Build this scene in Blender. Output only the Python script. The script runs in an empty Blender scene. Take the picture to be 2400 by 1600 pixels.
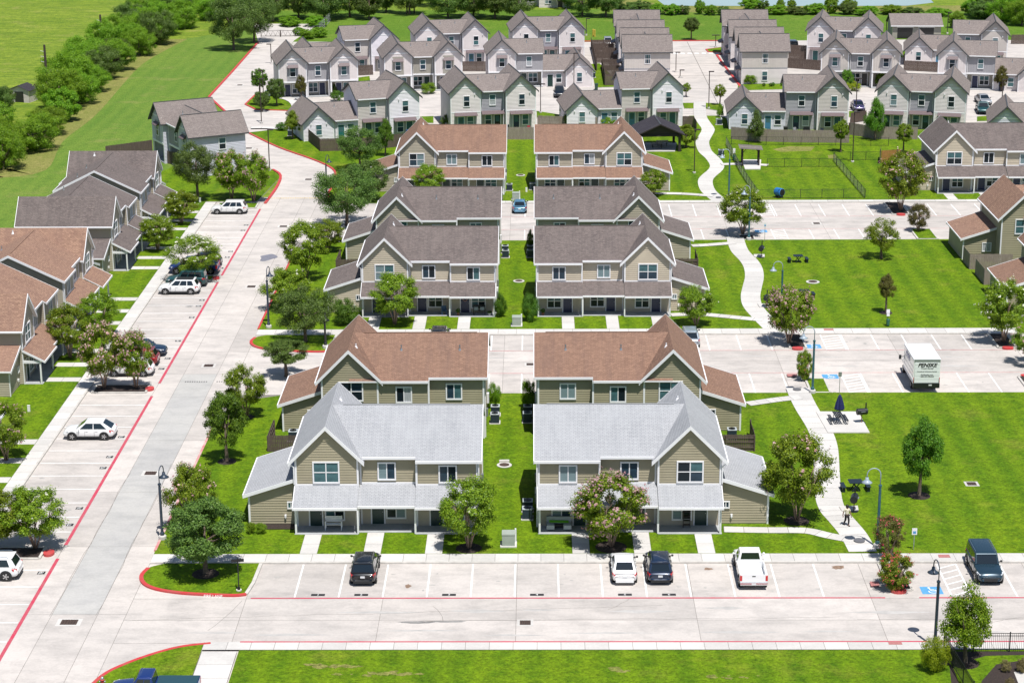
import bpy, bmesh, math, random
import numpy as np
from mathutils import Vector, Matrix

# ------------------------------------------------------------------ camera, world, sun, exposure
SC = bpy.context.scene
COL = SC.collection
R = math.radians
FOC, PITCH, CAM_H, YAW, ROLL = 4740.0, math.atan(1420 / 4740.0), 58.48, R(0.72), 0.006
_fw = Vector((-math.sin(YAW) * math.cos(PITCH), math.cos(YAW) * math.cos(PITCH), -math.sin(PITCH)))
_r0 = Vector((math.cos(YAW), math.sin(YAW), 0)); _u0 = _r0.cross(_fw)
_rt = _r0 * math.cos(ROLL) - _u0 * math.sin(ROLL); _up = _u0 * math.cos(ROLL) + _r0 * math.sin(ROLL)
cam_d = bpy.data.cameras.new("camera"); cam = bpy.data.objects.new("camera", cam_d); COL.objects.link(cam)
cam_d.sensor_width = 36.0; cam_d.lens = FOC / 2400 * 36.0; cam_d.clip_start = 1.0; cam_d.clip_end = 3000.0
cam.matrix_world = Matrix(((_rt.x, _up.x, -_fw.x, 0), (_rt.y, _up.y, -_fw.y, 0), (_rt.z, _up.z, -_fw.z, CAM_H), (0, 0, 0, 1)))
SC.camera = cam

SUN_X, SUN_Y = 0.15, -0.36                       # ground offset towards the sun for one metre of height
sun_dir = Vector((SUN_X, SUN_Y, 1)).normalized()
world = bpy.data.worlds.new("World"); SC.world = world; world.use_nodes = True
wn = world.node_tree.nodes; wl = world.node_tree.links
sky = wn.new("ShaderNodeTexSky"); sky.sky_type = 'NISHITA'; sky.sun_disc = False
sky.sun_elevation = math.asin(sun_dir.z); sky.sun_rotation = math.atan2(sun_dir.x, sun_dir.y)
sky.air_density = 1.0; sky.dust_density = 0.6; sky.ozone_density = 1.2
wl.new(sky.outputs[0], wn["Background"].inputs[0]); wn["Background"].inputs[1].default_value = 0.08
sun_d = bpy.data.lights.new("sun", 'SUN'); sun_d.energy = 5.0; sun_d.angle = R(0.53); sun_d.color = (1.0, 0.972, 0.925)
sun = bpy.data.objects.new("sun", sun_d); COL.objects.link(sun)
sun.rotation_euler = (-sun_dir).to_track_quat('-Z', 'Y').to_euler()
vs = SC.view_settings; vs.view_transform = 'Standard'; vs.look = 'None'; vs.gamma = 1.0; vs.use_curve_mapping = False
vs.exposure = 0.22
SC.cycles.use_denoising = True
SC.cycles.max_bounces = 6; SC.cycles.diffuse_bounces = 2; SC.cycles.glossy_bounces = 3; SC.cycles.transmission_bounces = 4
SC.cycles.transparent_max_bounces = 8

def G(px, py, z=0.0):
    """ground point seen at a pixel of the 2400 x 1600 photograph (used for surveying positions)"""
    d = _rt * ((px - 1200) / FOC) - _up * ((py - 800) / FOC) + _fw
    t = (z - CAM_H) / d.z
    return Vector((d.x * t, d.y * t, z))

# ------------------------------------------------------------------ materials
MATS = {}
def lin(c):
    return tuple(((v / 255) / 12.92 if v <= 10 else (((v / 255) + 0.055) / 1.055) ** 2.4) for v in c)
def mat(name, rgb, rough=0.8, var=0.0, scale=4.0, metal=0.0, coat=0.0, spec=0.5, bump=0.0, bscale=40.0, rgb2=None, coords='Object', detail=4.0, stretch=None, rnd=0.0):
    """principled material whose colour wanders between rgb and rgb2 (or lighter/darker rgb) with noise; rnd varies it from object to object"""
    if name in MATS: return MATS[name]
    m = bpy.data.materials.new(name); m.use_nodes = True; nt = m.node_tree; N = nt.nodes; L = nt.links
    b = N["Principled BSDF"]; b.inputs["Roughness"].default_value = rough; b.inputs["Metallic"].default_value = metal
    b.inputs["Coat Weight"].default_value = coat; b.inputs["Specular IOR Level"].default_value = spec
    c1 = rgb; c2 = rgb2 if rgb2 else tuple(min(1, v * (1 - var)) for v in rgb)
    tc = N.new("ShaderNodeTexCoord"); src = tc.outputs[coords]
    if stretch:
        mp = N.new("ShaderNodeMapping"); mp.inputs["Scale"].default_value = stretch; L.new(src, mp.inputs[0]); src = mp.outputs[0]
    col = None
    if var or rgb2:
        n = N.new("ShaderNodeTexNoise"); n.inputs["Scale"].default_value = scale; n.inputs["Detail"].default_value = detail; n.inputs["Roughness"].default_value = 0.62
        L.new(src, n.inputs["Vector"])
        rp = N.new("ShaderNodeValToRGB"); rp.color_ramp.elements[0].position = 0.34; rp.color_ramp.elements[1].position = 0.66
        rp.color_ramp.elements[0].color = (*c1, 1); rp.color_ramp.elements[1].color = (*c2, 1)
        L.new(n.outputs["Fac"], rp.inputs[0]); col = rp.outputs[0]
    if rnd:
        oi = N.new("ShaderNodeObjectInfo"); mr = N.new("ShaderNodeMapRange"); mr.inputs[3].default_value = 1 - rnd; mr.inputs[4].default_value = 1 + rnd * 0.6
        L.new(oi.outputs["Random"], mr.inputs[0])
        mx = N.new("ShaderNodeMix"); mx.data_type = 'RGBA'; mx.blend_type = 'MULTIPLY'; mx.inputs[0].default_value = 1
        if col: L.new(col, mx.inputs[6])
        else: mx.inputs[6].default_value = (*c1, 1)
        L.new(mr.outputs[0], mx.inputs[7]); col = mx.outputs[2]
    if col: L.new(col, b.inputs["Base Color"])
    else: b.inputs["Base Color"].default_value = (*c1, 1)
    if bump:
        n2 = N.new("ShaderNodeTexNoise"); n2.inputs["Scale"].default_value = bscale; n2.inputs["Detail"].default_value = 3
        L.new(src, n2.inputs["Vector"]); bp = N.new("ShaderNodeBump"); bp.inputs["Strength"].default_value = bump; bp.inputs["Distance"].default_value = 0.05
        L.new(n2.outputs["Fac"], bp.inputs["Height"]); L.new(bp.outputs[0], b.inputs["Normal"])
    MATS[name] = m; return m

def mixnode(N, L, fac, a, b, mode='MIX'):
    m = N.new("ShaderNodeMix"); m.data_type = 'RGBA'; m.blend_type = mode
    for sock, v in ((m.inputs[0], fac), (m.inputs[6], a), (m.inputs[7], b)):
        if hasattr(v, 'links') or isinstance(v, bpy.types.NodeSocket): L.new(v, sock)
        elif isinstance(v, tuple): sock.default_value = (*v, 1)
        else: sock.default_value = v
    return m.outputs[2]
def noise(N, L, src, scale, detail=4, rough=0.6, lo=0.35, hi=0.65, stretch=None):
    if stretch:
        mp = N.new("ShaderNodeMapping"); mp.inputs["Scale"].default_value = stretch; L.new(src, mp.inputs[0]); src = mp.outputs[0]
    n = N.new("ShaderNodeTexNoise"); n.inputs["Scale"].default_value = scale; n.inputs["Detail"].default_value = detail; n.inputs["Roughness"].default_value = rough
    L.new(src, n.inputs["Vector"]); r = N.new("ShaderNodeMapRange"); r.inputs[1].default_value = lo; r.inputs[2].default_value = hi; r.clamp = True
    L.new(n.outputs["Fac"], r.inputs[0]); return r.outputs[0], n.outputs["Fac"]

def grass_mat(name, c_dark, c_mid, c_light, c_dry, dry=0.25, big=0.05, stripes=0.0, streak=0.0):
    m = bpy.data.materials.new(name); m.use_nodes = True; nt = m.node_tree; N = nt.nodes; L = nt.links; b = N["Principled BSDF"]
    b.inputs["Roughness"].default_value = 0.9; b.inputs["Specular IOR Level"].default_value = 0.15
    g = N.new("ShaderNodeNewGeometry"); P = g.outputs["Position"]
    f1, _ = noise(N, L, P, big, 5, 0.6, 0.36, 0.64); f2, _ = noise(N, L, P, 1.1, 5, 0.7, 0.3, 0.7); f3, h3 = noise(N, L, P, 4.5, 4, 0.8, 0.34, 0.66)
    f4, _ = noise(N, L, P, 0.16, 5, 0.65, 0.56, 0.76)
    c = mixnode(N, L, f1, c_mid, c_light); c = mixnode(N, L, f2, c_dark, c)
    if stripes:
        w = N.new("ShaderNodeTexWave"); w.inputs["Scale"].default_value = 0.13; w.inputs["Distortion"].default_value = 1.2; w.inputs["Detail Scale"].default_value = 0.3
        L.new(P, w.inputs["Vector"]); k = N.new("ShaderNodeMath"); k.operation = 'MULTIPLY'; k.inputs[1].default_value = stripes; L.new(w.outputs["Fac"], k.inputs[0])
        c = mixnode(N, L, k.outputs[0], c, c_light)
    if streak:
        fs, _ = noise(N, L, P, 1.0, 6, 0.72, 0.42, 0.60, stretch=(0.16, 0.55, 1)); k = N.new("ShaderNodeMath"); k.operation = 'MULTIPLY'; k.inputs[1].default_value = streak; L.new(fs, k.inputs[0]); c = mixnode(N, L, k.outputs[0], c, c_dark)
    fw_, _ = noise(N, L, P, 0.45, 6, 0.7, 0.5, 0.72); k = N.new("ShaderNodeMath"); k.operation = 'MULTIPLY'; k.inputs[1].default_value = 0.55; L.new(fw_, k.inputs[0]); c = mixnode(N, L, k.outputs[0], c, tuple(v * 0.72 for v in c_mid))
    k = N.new("ShaderNodeMath"); k.operation = 'MULTIPLY'; k.inputs[1].default_value = dry; L.new(f4, k.inputs[0]); c = mixnode(N, L, k.outputs[0], c, c_dry)
    k2 = N.new("ShaderNodeMapRange"); k2.inputs[3].default_value = 0.5; k2.inputs[4].default_value = 1.3; L.new(f3, k2.inputs[0])
    c = mixnode(N, L, 1.0, c, k2.outputs[0], 'MULTIPLY')
    L.new(c, b.inputs["Base Color"])
    bp = N.new("ShaderNodeBump"); bp.inputs["Strength"].default_value = 0.55; bp.inputs["Distance"].default_value = 0.10; L.new(h3, bp.inputs["Height"]); L.new(bp.outputs[0], b.inputs["Normal"])
    MATS[name] = m; return m

def concrete_mat(name, c1, c2, stain, amount=0.45, rnd=0.10):
    m = bpy.data.materials.new(name); m.use_nodes = True; nt = m.node_tree; N = nt.nodes; L = nt.links; b = N["Principled BSDF"]
    b.inputs["Roughness"].default_value = 0.88; b.inputs["Specular IOR Level"].default_value = 0.25
    P = N.new("ShaderNodeNewGeometry").outputs["Position"]
    f1, _ = noise(N, L, P, 0.09, 5, 0.6); f2, _ = noise(N, L, P, 0.45, 6, 0.68, 0.44, 0.74, stretch=(0.6, 1.3, 1)); f3, h3 = noise(N, L, P, 5, 4, 0.7, 0.3, 0.7)
    f5, _ = noise(N, L, P, 0.5, 7, 0.75, 0.5, 0.75)
    c = mixnode(N, L, f1, c1, c2)
    k = N.new("ShaderNodeMath"); k.operation = 'MULTIPLY'; k.inputs[1].default_value = amount; L.new(f2, k.inputs[0]); c = mixnode(N, L, k.outputs[0], c, stain)
    k = N.new("ShaderNodeMath"); k.operation = 'MULTIPLY'; k.inputs[1].default_value = amount * 0.7; L.new(f5, k.inputs[0]); c = mixnode(N, L, k.outputs[0], c, stain)
    mr = N.new("ShaderNodeMapRange"); mr.inputs[3].default_value = 0.93; mr.inputs[4].default_value = 1.05; L.new(f3, mr.inputs[0]); c = mixnode(N, L, 1.0, c, mr.outputs[0], 'MULTIPLY')
    oi = N.new("ShaderNodeObjectInfo"); mr = N.new("ShaderNodeMapRange"); mr.inputs[3].default_value = 1 - rnd; mr.inputs[4].default_value = 1 + rnd * 0.3
    L.new(oi.outputs["Random"], mr.inputs[0]); c = mixnode(N, L, 1.0, c, mr.outputs[0], 'MULTIPLY')
    L.new(c, b.inputs["Base Color"]); MATS[name] = m; return m

def shingle_mat(name, c1, c2, c3, streak=(0.05, 0.045, 0.045), amount=0.4, wear=0.3):
    m = bpy.data.materials.new(name); m.use_nodes = True; nt = m.node_tree; N = nt.nodes; L = nt.links; b = N["Principled BSDF"]
    b.inputs["Roughness"].default_value = 0.92; b.inputs["Specular IOR Level"].default_value = 0.2
    uv = N.new("ShaderNodeTexCoord").outputs["UV"]; P = N.new("ShaderNodeNewGeometry").outputs["Position"]
    bk = N.new("ShaderNodeTexBrick"); bk.inputs["Scale"].default_value = 1.0; bk.inputs["Brick Width"].default_value = 0.32; bk.inputs["Row Height"].default_value = 0.15
    bk.inputs["Mortar Size"].default_value = 0.018; bk.inputs["Mortar Smooth"].default_value = 0.3; bk.offset = 0.37
    bk.inputs["Color1"].default_value = (*c1, 1); bk.inputs["Color2"].default_value = (*c2, 1); bk.inputs["Mortar"].default_value = (*[v * 0.55 for v in c3], 1)
    L.new(uv, bk.inputs["Vector"])
    f1, _ = noise(N, L, P, 0.35, 5, 0.65, 0.35, 0.65); k0 = N.new("ShaderNodeMath"); k0.operation = 'MULTIPLY'; k0.inputs[1].default_value = 0.45; L.new(f1, k0.inputs[0]); c = mixnode(N, L, k0.outputs[0], bk.outputs["Color"], c3)
    f2, _ = noise(N, L, uv, 0.55, 6, 0.7, 0.48, 0.74, stretch=(1.6, 0.25, 1)); k = N.new("ShaderNodeMath"); k.operation = 'MULTIPLY'; k.inputs[1].default_value = amount; L.new(f2, k.inputs[0])
    c = mixnode(N, L, k.outputs[0], c, streak)
    f3, h3 = noise(N, L, uv, 7.0, 3, 0.8, 0.3, 0.7); mr = N.new("ShaderNodeMapRange"); mr.inputs[3].default_value = 1 - wear; mr.inputs[4].default_value = 1 + wear; L.new(f3, mr.inputs[0])
    c = mixnode(N, L, 1.0, c, mr.outputs[0], 'MULTIPLY')
    L.new(c, b.inputs["Base Color"])
    bp = N.new("ShaderNodeBump"); bp.inputs["Strength"].default_value = 0.35; bp.inputs["Distance"].default_value = 0.02; L.new(bk.outputs["Fac"], bp.inputs["Height"]); bp.invert = True
    L.new(bp.outputs[0], b.inputs["Normal"]); MATS[name] = m; return m

def leaf_mat(name, c1, c2, c3, trans=0.35):
    m = bpy.data.materials.new(name); m.use_nodes = True; nt = m.node_tree; N = nt.nodes; L = nt.links
    for n in list(N): N.remove(n)
    out = N.new("ShaderNodeOutputMaterial"); geo = N.new("ShaderNodeNewGeometry"); oi = N.new("ShaderNodeObjectInfo")
    rp = N.new("ShaderNodeValToRGB"); e = rp.color_ramp.elements; e[0].color = (*c1, 1); e[1].color = (*c3, 1); x = e.new(0.55); x.color = (*c2, 1)
    L.new(geo.outputs["Random Per Island"], rp.inputs[0])
    hs = N.new("ShaderNodeHueSaturation"); L.new(rp.outputs[0], hs.inputs["Color"])
    mr = N.new("ShaderNodeMapRange"); mr.inputs[3].default_value = 0.82; mr.inputs[4].default_value = 1.18; L.new(oi.outputs["Random"], mr.inputs[0]); L.new(mr.outputs[0], hs.inputs["Value"])
    mr2 = N.new("ShaderNodeMapRange"); mr2.inputs[3].default_value = 0.485; mr2.inputs[4].default_value = 0.515; L.new(oi.outputs["Random"], mr2.inputs[0]); L.new(mr2.outputs[0], hs.inputs["Hue"])
    d = N.new("ShaderNodeBsdfPrincipled"); d.inputs["Roughness"].default_value = 0.5; d.inputs["Specular IOR Level"].default_value = 0.35; t = N.new("ShaderNodeBsdfTranslucent"); mx = N.new("ShaderNodeMixShader"); mx.inputs[0].default_value = trans
    L.new(hs.outputs[0], d.inputs["Base Color"]); L.new(hs.outputs[0], t.inputs["Color"]); L.new(d.outputs[0], mx.inputs[1]); L.new(t.outputs[0], mx.inputs[2]); L.new(mx.outputs[0], out.inputs[0])
    MATS[name] = m; return m

# ------------------------------------------------------------------ mesh builder
class MB:
    def __init__(s): s.v = []; s.f = []; s.m = []
    def poly(s, pts, m=0):
        i = len(s.v); s.v += [tuple(p) for p in pts]; s.f.append(tuple(range(i, i + len(pts)))); s.m.append(m); return s
    def hexa(s, b, t, m=0, mt=None):
        """prism between two rings of equal length"""
        n = len(b); i = len(s.v); s.v += [tuple(p) for p in b] + [tuple(p) for p in t]
        s.f.append(tuple(range(i + n - 1, i - 1, -1))); s.m.append(m)
        s.f.append(tuple(range(i + n, i + 2 * n))); s.m.append(m if mt is None else mt)
        for k in range(n):
            j = (k + 1) % n; s.f.append((i + k, i + j, i + n + j, i + n + k)); s.m.append(m)
        return s
    def box(s, x0, x1, y0, y1, z0, z1, m=0, mt=None):
        if x1 < x0: x0, x1 = x1, x0
        if y1 < y0: y0, y1 = y1, y0
        return s.hexa([(x0, y0, z0), (x1, y0, z0), (x1, y1, z0), (x0, y1, z0)], [(x0, y0, z1), (x1, y0, z1), (x1, y1, z1), (x0, y1, z1)], m, mt)
    def bar(s, a, b, w, h, m=0, up=(0, 0, 1)):
        a = Vector(a); b = Vector(b); d = (b - a).normalized(); u = Vector(up)
        if abs(d.dot(u)) > 0.98: u = Vector((0, 1, 0))
        r = d.cross(u).normalized() * (w / 2); q = r.cross(d).normalized() * (h / 2)
        return s.hexa([a - r - q, a + r - q, a + r + q, a - r + q], [b - r - q, b + r - q, b + r + q, b - r + q], m)
    def cyl(s, a, b, r0, r1=None, n=10, m=0):
        a = Vector(a); b = Vector(b); r1 = r0 if r1 is None else r1; d = (b - a).normalized()
        u = d.orthogonal().normalized(); w = d.cross(u)
        ring = lambda c, r: [c + (u * math.cos(2 * math.pi * k / n) + w * math.sin(2 * math.pi * k / n)) * r for k in range(n)]
        return s.hexa(ring(a, r0), ring(b, max(r1, 1e-4)), m)
    def tube(s, pts, rads, n=8, m=0):
        pts = [Vector(p) for p in pts]; rings = []
        u = None
        for k, p in enumerate(pts):
            d = (pts[min(k + 1, len(pts) - 1)] - pts[max(k - 1, 0)]).normalized()
            u = d.orthogonal().normalized() if u is None else (u - d * u.dot(d)).normalized()
            w = d.cross(u); r = rads[k] if isinstance(rads, (list, tuple)) else rads; i = len(s.v)
            s.v += [tuple(p + (u * math.cos(2 * math.pi * j / n) + w * math.sin(2 * math.pi * j / n)) * r) for j in range(n)]; rings.append(i)
        for a, b in zip(rings, rings[1:]):
            for j in range(n):
                jj = (j + 1) % n; s.f.append((a + j, a + jj, b + jj, b + j)); s.m.append(m)
        s.f.append(tuple(range(rings[0] + n - 1, rings[0] - 1, -1))); s.m.append(m); s.f.append(tuple(range(rings[-1], rings[-1] + n))); s.m.append(m)
        return s
    def lathe(s, prof, c=(0, 0, 0), axis='z', n=16, m=0):
        c = Vector(c); rings = []
        for r, h in prof:
            i = len(s.v)
            for k in range(n):
                a = 2 * math.pi * k / n; p = (r * math.cos(a), r * math.sin(a), h)
                if axis == 'y': p = (p[0], p[2], p[1])
                if axis == 'x': p = (p[2], p[0], p[1])
                s.v.append(tuple(c + Vector(p)))
            rings.append(i)
        for a, b in zip(rings, rings[1:]):
            for k in range(n):
                j = (k + 1) % n; s.f.append((a + k, a + j, b + j, b + k)); s.m.append(m)
        s.f.append(tuple(range(rings[0], rings[0] + n))); s.m.append(m); s.f.append(tuple(range(rings[-1], rings[-1] + n))); s.m.append(m)
        return s
    def slab(s, pts, t, m=0, me=1):
        """plate whose top is the polygon pts and whose thickness runs along the downward normal"""
        p = [Vector(q) for q in pts]; n = (p[1] - p[0]).cross(p[2] - p[0]).normalized(); n = Vector((0, 0, 1 / max(abs(n.z), 0.3)))
        return s.hexa([q - n * t for q in p], p, me, m)
    def mesh(s, name, mats, uv=True, smooth=False):
        me = bpy.data.meshes.new(name); me.from_pydata(s.v, [], s.f)
        for m in (mats if isinstance(mats, (list, tuple)) else [mats]): me.materials.append(m)
        if any(s.m): me.polygons.foreach_set('material_index', s.m)
        if smooth: me.polygons.foreach_set('use_smooth', [True] * len(s.f))
        if uv:
            lay = me.uv_layers.new(name='UV'); buf = []
            for f in s.f:
                p = [Vector(s.v[i]) for i in f]; n = Vector((0, 0, 0))
                for k in range(len(p)):
                    a, b = p[k], p[(k + 1) % len(p)]; n += a.cross(b)
                if n.length < 1e-9: n = Vector((0, 0, 1))
                n.normalize(); u = Vector((0, 0, 1)).cross(n)
                u = Vector((1, 0, 0)) if u.length < 1e-3 else u.normalized(); w = n.cross(u)
                if w.z < 0: w = -w
                for q in p: buf += [q.dot(u), q.dot(w)]
            lay.data.foreach_set('uv', buf)
        me.update(); return me
    def build(s, name, mats, parent=None, uv=True, smooth=False, loc=None, rz=0.0):
        return obj(name, s.mesh(name, mats, uv, smooth), parent, loc, rz)

def obj(name, me, parent=None, loc=None, rz=0.0):
    o = bpy.data.objects.new(name, me); COL.objects.link(o)
    if parent: o.parent = parent
    if loc is not None: o.location = loc
    if rz: o.rotation_euler = (0, 0, rz)
    return o
def thing(name, label, cat, loc=(0, 0, 0), rz=0.0, group=None):
    o = bpy.data.objects.new(name, None); COL.objects.link(o); o.location = loc; o.rotation_euler = (0, 0, rz); o.empty_display_size = 0.5
    return tag(o, label, cat, group)
def tag(o, label, cat, group=None):
    o["label"] = label; o["category"] = cat
    if group: o["group"] = group
    return o
def struct(o, kind='structure'): o["kind"] = kind; return o
def copy_tree(o, parent=None):
    c = o.copy(); COL.objects.link(c); c.parent = parent
    for ch in o.children: copy_tree(ch, c)
    return c
_text = {}
def text_mesh(txt, size, m, shear=0.0, bold=0.0, ext=0.0):
    cu = bpy.data.curves.new('t', 'FONT'); cu.body = txt; cu.size = size; cu.align_x = 'CENTER'; cu.align_y = 'CENTER'; cu.shear = shear; cu.offset = bold; cu.extrude = ext; cu.resolution_u = 2
    o = bpy.data.objects.new('t', cu); COL.objects.link(o); bpy.context.view_layer.update()
    me = bpy.data.meshes.new_from_object(o.evaluated_get(bpy.context.evaluated_depsgraph_get())); me.materials.clear(); me.materials.append(m)
    bpy.data.objects.remove(o); return me
def smooth_line(pts, n=6, closed=False):
    """Catmull-Rom through 2-D points"""
    P = [Vector(p[:2]) for p in pts]; out = []; k = len(P)
    rng = range(k if closed else k - 1)
    for i in rng:
        p0 = P[(i - 1) % k] if closed or i > 0 else P[0]; p1 = P[i]; p2 = P[(i + 1) % k]; p3 = P[(i + 2) % k] if closed or i + 2 < k else P[-1]
        for j in range(n):
            t = j / n; out.append(0.5 * ((2 * p1) + (p2 - p0) * t + (2 * p0 - 5 * p1 + 4 * p2 - p3) * t * t + (3 * p1 - p0 - 3 * p2 + p3) * t ** 3))
    if not closed: out.append(P[-1])
    return out
def offset_line(pts, d):
    out = []
    for i, p in enumerate(pts):
        a = pts[max(i - 1, 0)]; b = pts[min(i + 1, len(pts) - 1)]; t = (b - a).normalized(); out.append(p + Vector((-t.y, t.x)) * d)
    return out
def ribbon(name, pts, w, z, m, parent=None, h=0.0, off=0.0):
    """strip of width w along a 2-D line; h > 0 makes it a raised kerb"""
    a = offset_line(pts, off - w / 2); b = offset_line(pts, off + w / 2); mb = MB()
    for i in range(len(pts) - 1):
        q = [(a[i].x, a[i].y, z), (a[i + 1].x, a[i + 1].y, z), (b[i + 1].x, b[i + 1].y, z), (b[i].x, b[i].y, z)]
        if h: mb.hexa([(x, y, z - h) for x, y, _ in q], q)
        else: mb.poly(q)
    return mb.build(name, m, parent, uv=False)
def sheet(name, pts, z, m, parent=None, thick=0.0, me=None):
    mb = MB(); p = [(q[0], q[1], z) for q in pts]
    if thick: mb.hexa([(x, y, z - thick) for x, y, _ in p], p, 1 if me else 0, 0)
    else: mb.poly(p)
    return mb.build(name, [m, me] if me else m, parent, uv=False)

# palette ------------------------------------------------------------------
def S(r, g, b, k=0.72): return tuple(v * k for v in lin((r, g, b)))
M_lawn = grass_mat('lawn_grass', (0.050, 0.118, 0.003), (0.098, 0.188, 0.004), (0.172, 0.262, 0.006), (0.27, 0.25, 0.04), 0.5, 0.09, 0.4)
M_field = grass_mat('field_grass', (0.09, 0.16, 0.016), (0.24, 0.32, 0.026), (0.34, 0.40, 0.045), (0.34, 0.30, 0.10), 0.6, 0.05, 0.0, 0.75)
M_mown = grass_mat('mown_grass', (0.085, 0.17, 0.022), (0.12, 0.215, 0.03), (0.18, 0.26, 0.04), (0.28, 0.26, 0.09), 0.6, 0.05, 0.3)
M_rough = grass_mat('rough_grass', (0.07, 0.15, 0.012), (0.11, 0.21, 0.02), (0.17, 0.26, 0.03), (0.25, 0.25, 0.06), 0.5, 0.08)
M_dry = grass_mat('dry_grass', (0.14, 0.17, 0.03), (0.24, 0.24, 0.07), (0.32, 0.28, 0.10), (0.36, 0.27, 0.12), 0.7, 0.15)
M_conc = concrete_mat('road_concrete', (0.57, 0.522, 0.485), (0.495, 0.457, 0.428), (0.25, 0.235, 0.225), 0.52, 0.12)
M_conc2 = concrete_mat('grey_concrete', (0.41, 0.40, 0.39), (0.47, 0.455, 0.43), (0.25, 0.25, 0.25), 0.5, 0.05)
M_walk = concrete_mat('walk_concrete', (0.60, 0.575, 0.545), (0.545, 0.525, 0.50), (0.36, 0.345, 0.33), 0.32, 0.12)
M_joint = mat('joint_filler', (0.22, 0.20, 0.18), 0.95, 0.3, 3)
M_kerb = mat('kerb_concrete', (0.56, 0.53, 0.49), 0.9, 0.25, 1.5)
M_red = mat('red_kerb_paint', (0.52, 0.03, 0.035), 0.6, 0.3, 2.0, rgb2=(0.44, 0.075, 0.07))
M_redline = mat('red_line_paint', (0.50, 0.03, 0.075), 0.65, 0.3, 1.2, rgb2=(0.42, 0.10, 0.12))
M_redfaint = mat('worn_red_paint', (0.52, 0.16, 0.17), 0.7, 0.3, 1.2, rgb2=(0.54, 0.38, 0.35))
M_white = mat('white_line_paint', (0.80, 0.80, 0.79), 0.7, 0.0, 2, rgb2=(0.70, 0.69, 0.67))
M_blackp = mat('black_marking_paint', (0.02, 0.02, 0.022), 0.7)
M_bluep = mat('blue_marking_paint', (0.10, 0.33, 0.62), 0.7, 0.2, 3)
M_yellow = mat('yellow_marking_paint', (0.62, 0.42, 0.06), 0.7, 0.2, 3)
M_pinkpad = mat('tactile_pad_red', (0.42, 0.17, 0.16), 0.8, 0.2, 6)
M_mulch = mat('mulch', (0.045, 0.03, 0.025), 0.95, 0.5, 9, bump=0.6, bscale=30)
M_grate = mat('iron_grate', (0.075, 0.045, 0.035), 0.7, 0.3, 4)
M_trim = mat('white_trim', (0.82, 0.81, 0.83), 0.55, 0.05, 2)
M_glass = [mat('window_glass_dark', (0.010, 0.018, 0.024), 0.22, spec=0.25), mat('window_glass_teal', (0.075, 0.165, 0.18), 0.25, 0.35, 1.5, spec=0.25), mat('window_glass_blinds', (0.21, 0.29, 0.31), 0.3, 0.3, 2.0, spec=0.25, stretch=(0.3, 0.3, 9)), mat('window_curtain_white', (0.46, 0.48, 0.50), 0.4, 0.35, 3.0, spec=0.25, stretch=(6, 6, 0.4)), mat('window_glass_blue', (0.03, 0.06, 0.09), 0.2, 0.4, 1.0, spec=0.3)]
M_dark = mat('black_metal', (0.012, 0.013, 0.016), 0.4, spec=0.5)
M_steel = mat('galvanised_steel', (0.36, 0.38, 0.40), 0.45, 0.15, 8, metal=0.6)
M_bark = mat('bark', (0.17, 0.125, 0.095), 0.95, 0.45, 6, bump=0.5, bscale=25)
M_barkp = mat('crape_myrtle_bark', (0.36, 0.25, 0.19), 0.9, 0.4, 5)
M_barkd = mat('dark_bark', (0.075, 0.055, 0.045), 0.95, 0.4, 6)
# ------------------------------------------------------------------ ground, streets, lots
gr = struct(sheet('ground', [(-1600, -200), (1600, -200), (1600, 2600), (-1600, 2600)], 0.0, M_field))
mp = [G(*q) for q in ((-80, 470), (0, 412), (95, 398), (135, 332), (215, 268), (305, 168), (352, 133), (430, 92), (600, 66))]
struct(sheet('mown_strip', [(p.x, p.y) for p in mp] + [(-40, 427), (-40, 90), (-110, 90)], 0.004, M_mown))
dp = [G(*q) for q in ((-80, 475), (0, 412), (95, 398), (135, 332), (215, 268), (305, 168), (352, 133), (430, 92))]
ribbon('dry_verge', smooth_line([(p.x - 2.2, p.y) for p in dp], 5), 6.0, 0.008, M_dry); struct(bpy.data.objects['dry_verge'])
struct(sheet('rear_meadow', [(-48, 404), (110, 400), (130, 452), (-60, 452)], 0.006, M_rough))
street = struct(sheet('street_base', [(-43.3, 80), (82, 80), (82, 262), (-43.3, 262)], 0.008, M_joint))
J = 0.03
def slabs(xs, ys, m, parent=street, name='road_slab', z=0.016):
    for i in range(len(xs) - 1):
        for j in range(len(ys) - 1):
            o = sheet(name, [(0, 0), (xs[i + 1] - xs[i] - J, 0), (xs[i + 1] - xs[i] - J, ys[j + 1] - ys[j] - J), (0, ys[j + 1] - ys[j] - J)], z, m(xs[i], ys[j]) if callable(m) else m, parent)
            o.location = (xs[i] + J / 2, ys[j] + J / 2, 0)
rng = lambda a, b, s: [a + s * k for k in range(int((b - a) / s + 0.5) + 1)]
slabs([-41.9, -35.7], rng(85.0, 259.0, 9.3) , M_conc)
slabs([-35.7, -33.8, -30.6, -28.6], [85, 104, 116.5, 129.2, 141.5, 153, 165.5, 177.4, 184.5, 191.8, 205, 218.5, 231, 243.3, 250, 262], lambda x, y: M_conc2 if -34 < x < -31 and 128 < y < 178 else M_conc)
FX = [-28.6, -20.6, -10.9, -1.45, 11.05, 23.6, 35.6, 47, 60, 82]
slabs(FX, [124.5, 128.2, 131.85, 138.1], M_conc); slabs([-28.6, -20.6, -10.9], [85, 98, 111, 124.5], M_conc)
slabs([-28.6, -16.5, -3.2, 11.0, 23.6, 35.6, 47.5, 60, 82], [178.1, 184.5, 188.2, 191.8, 197.3], M_conc)
slabs([-28.6, -16.5, -3.2, 11.0, 23.6, 35.6, 47.5, 60, 82], [237.2, 243.2, 246.6, 249.9, 257.6], M_conc)
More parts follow.
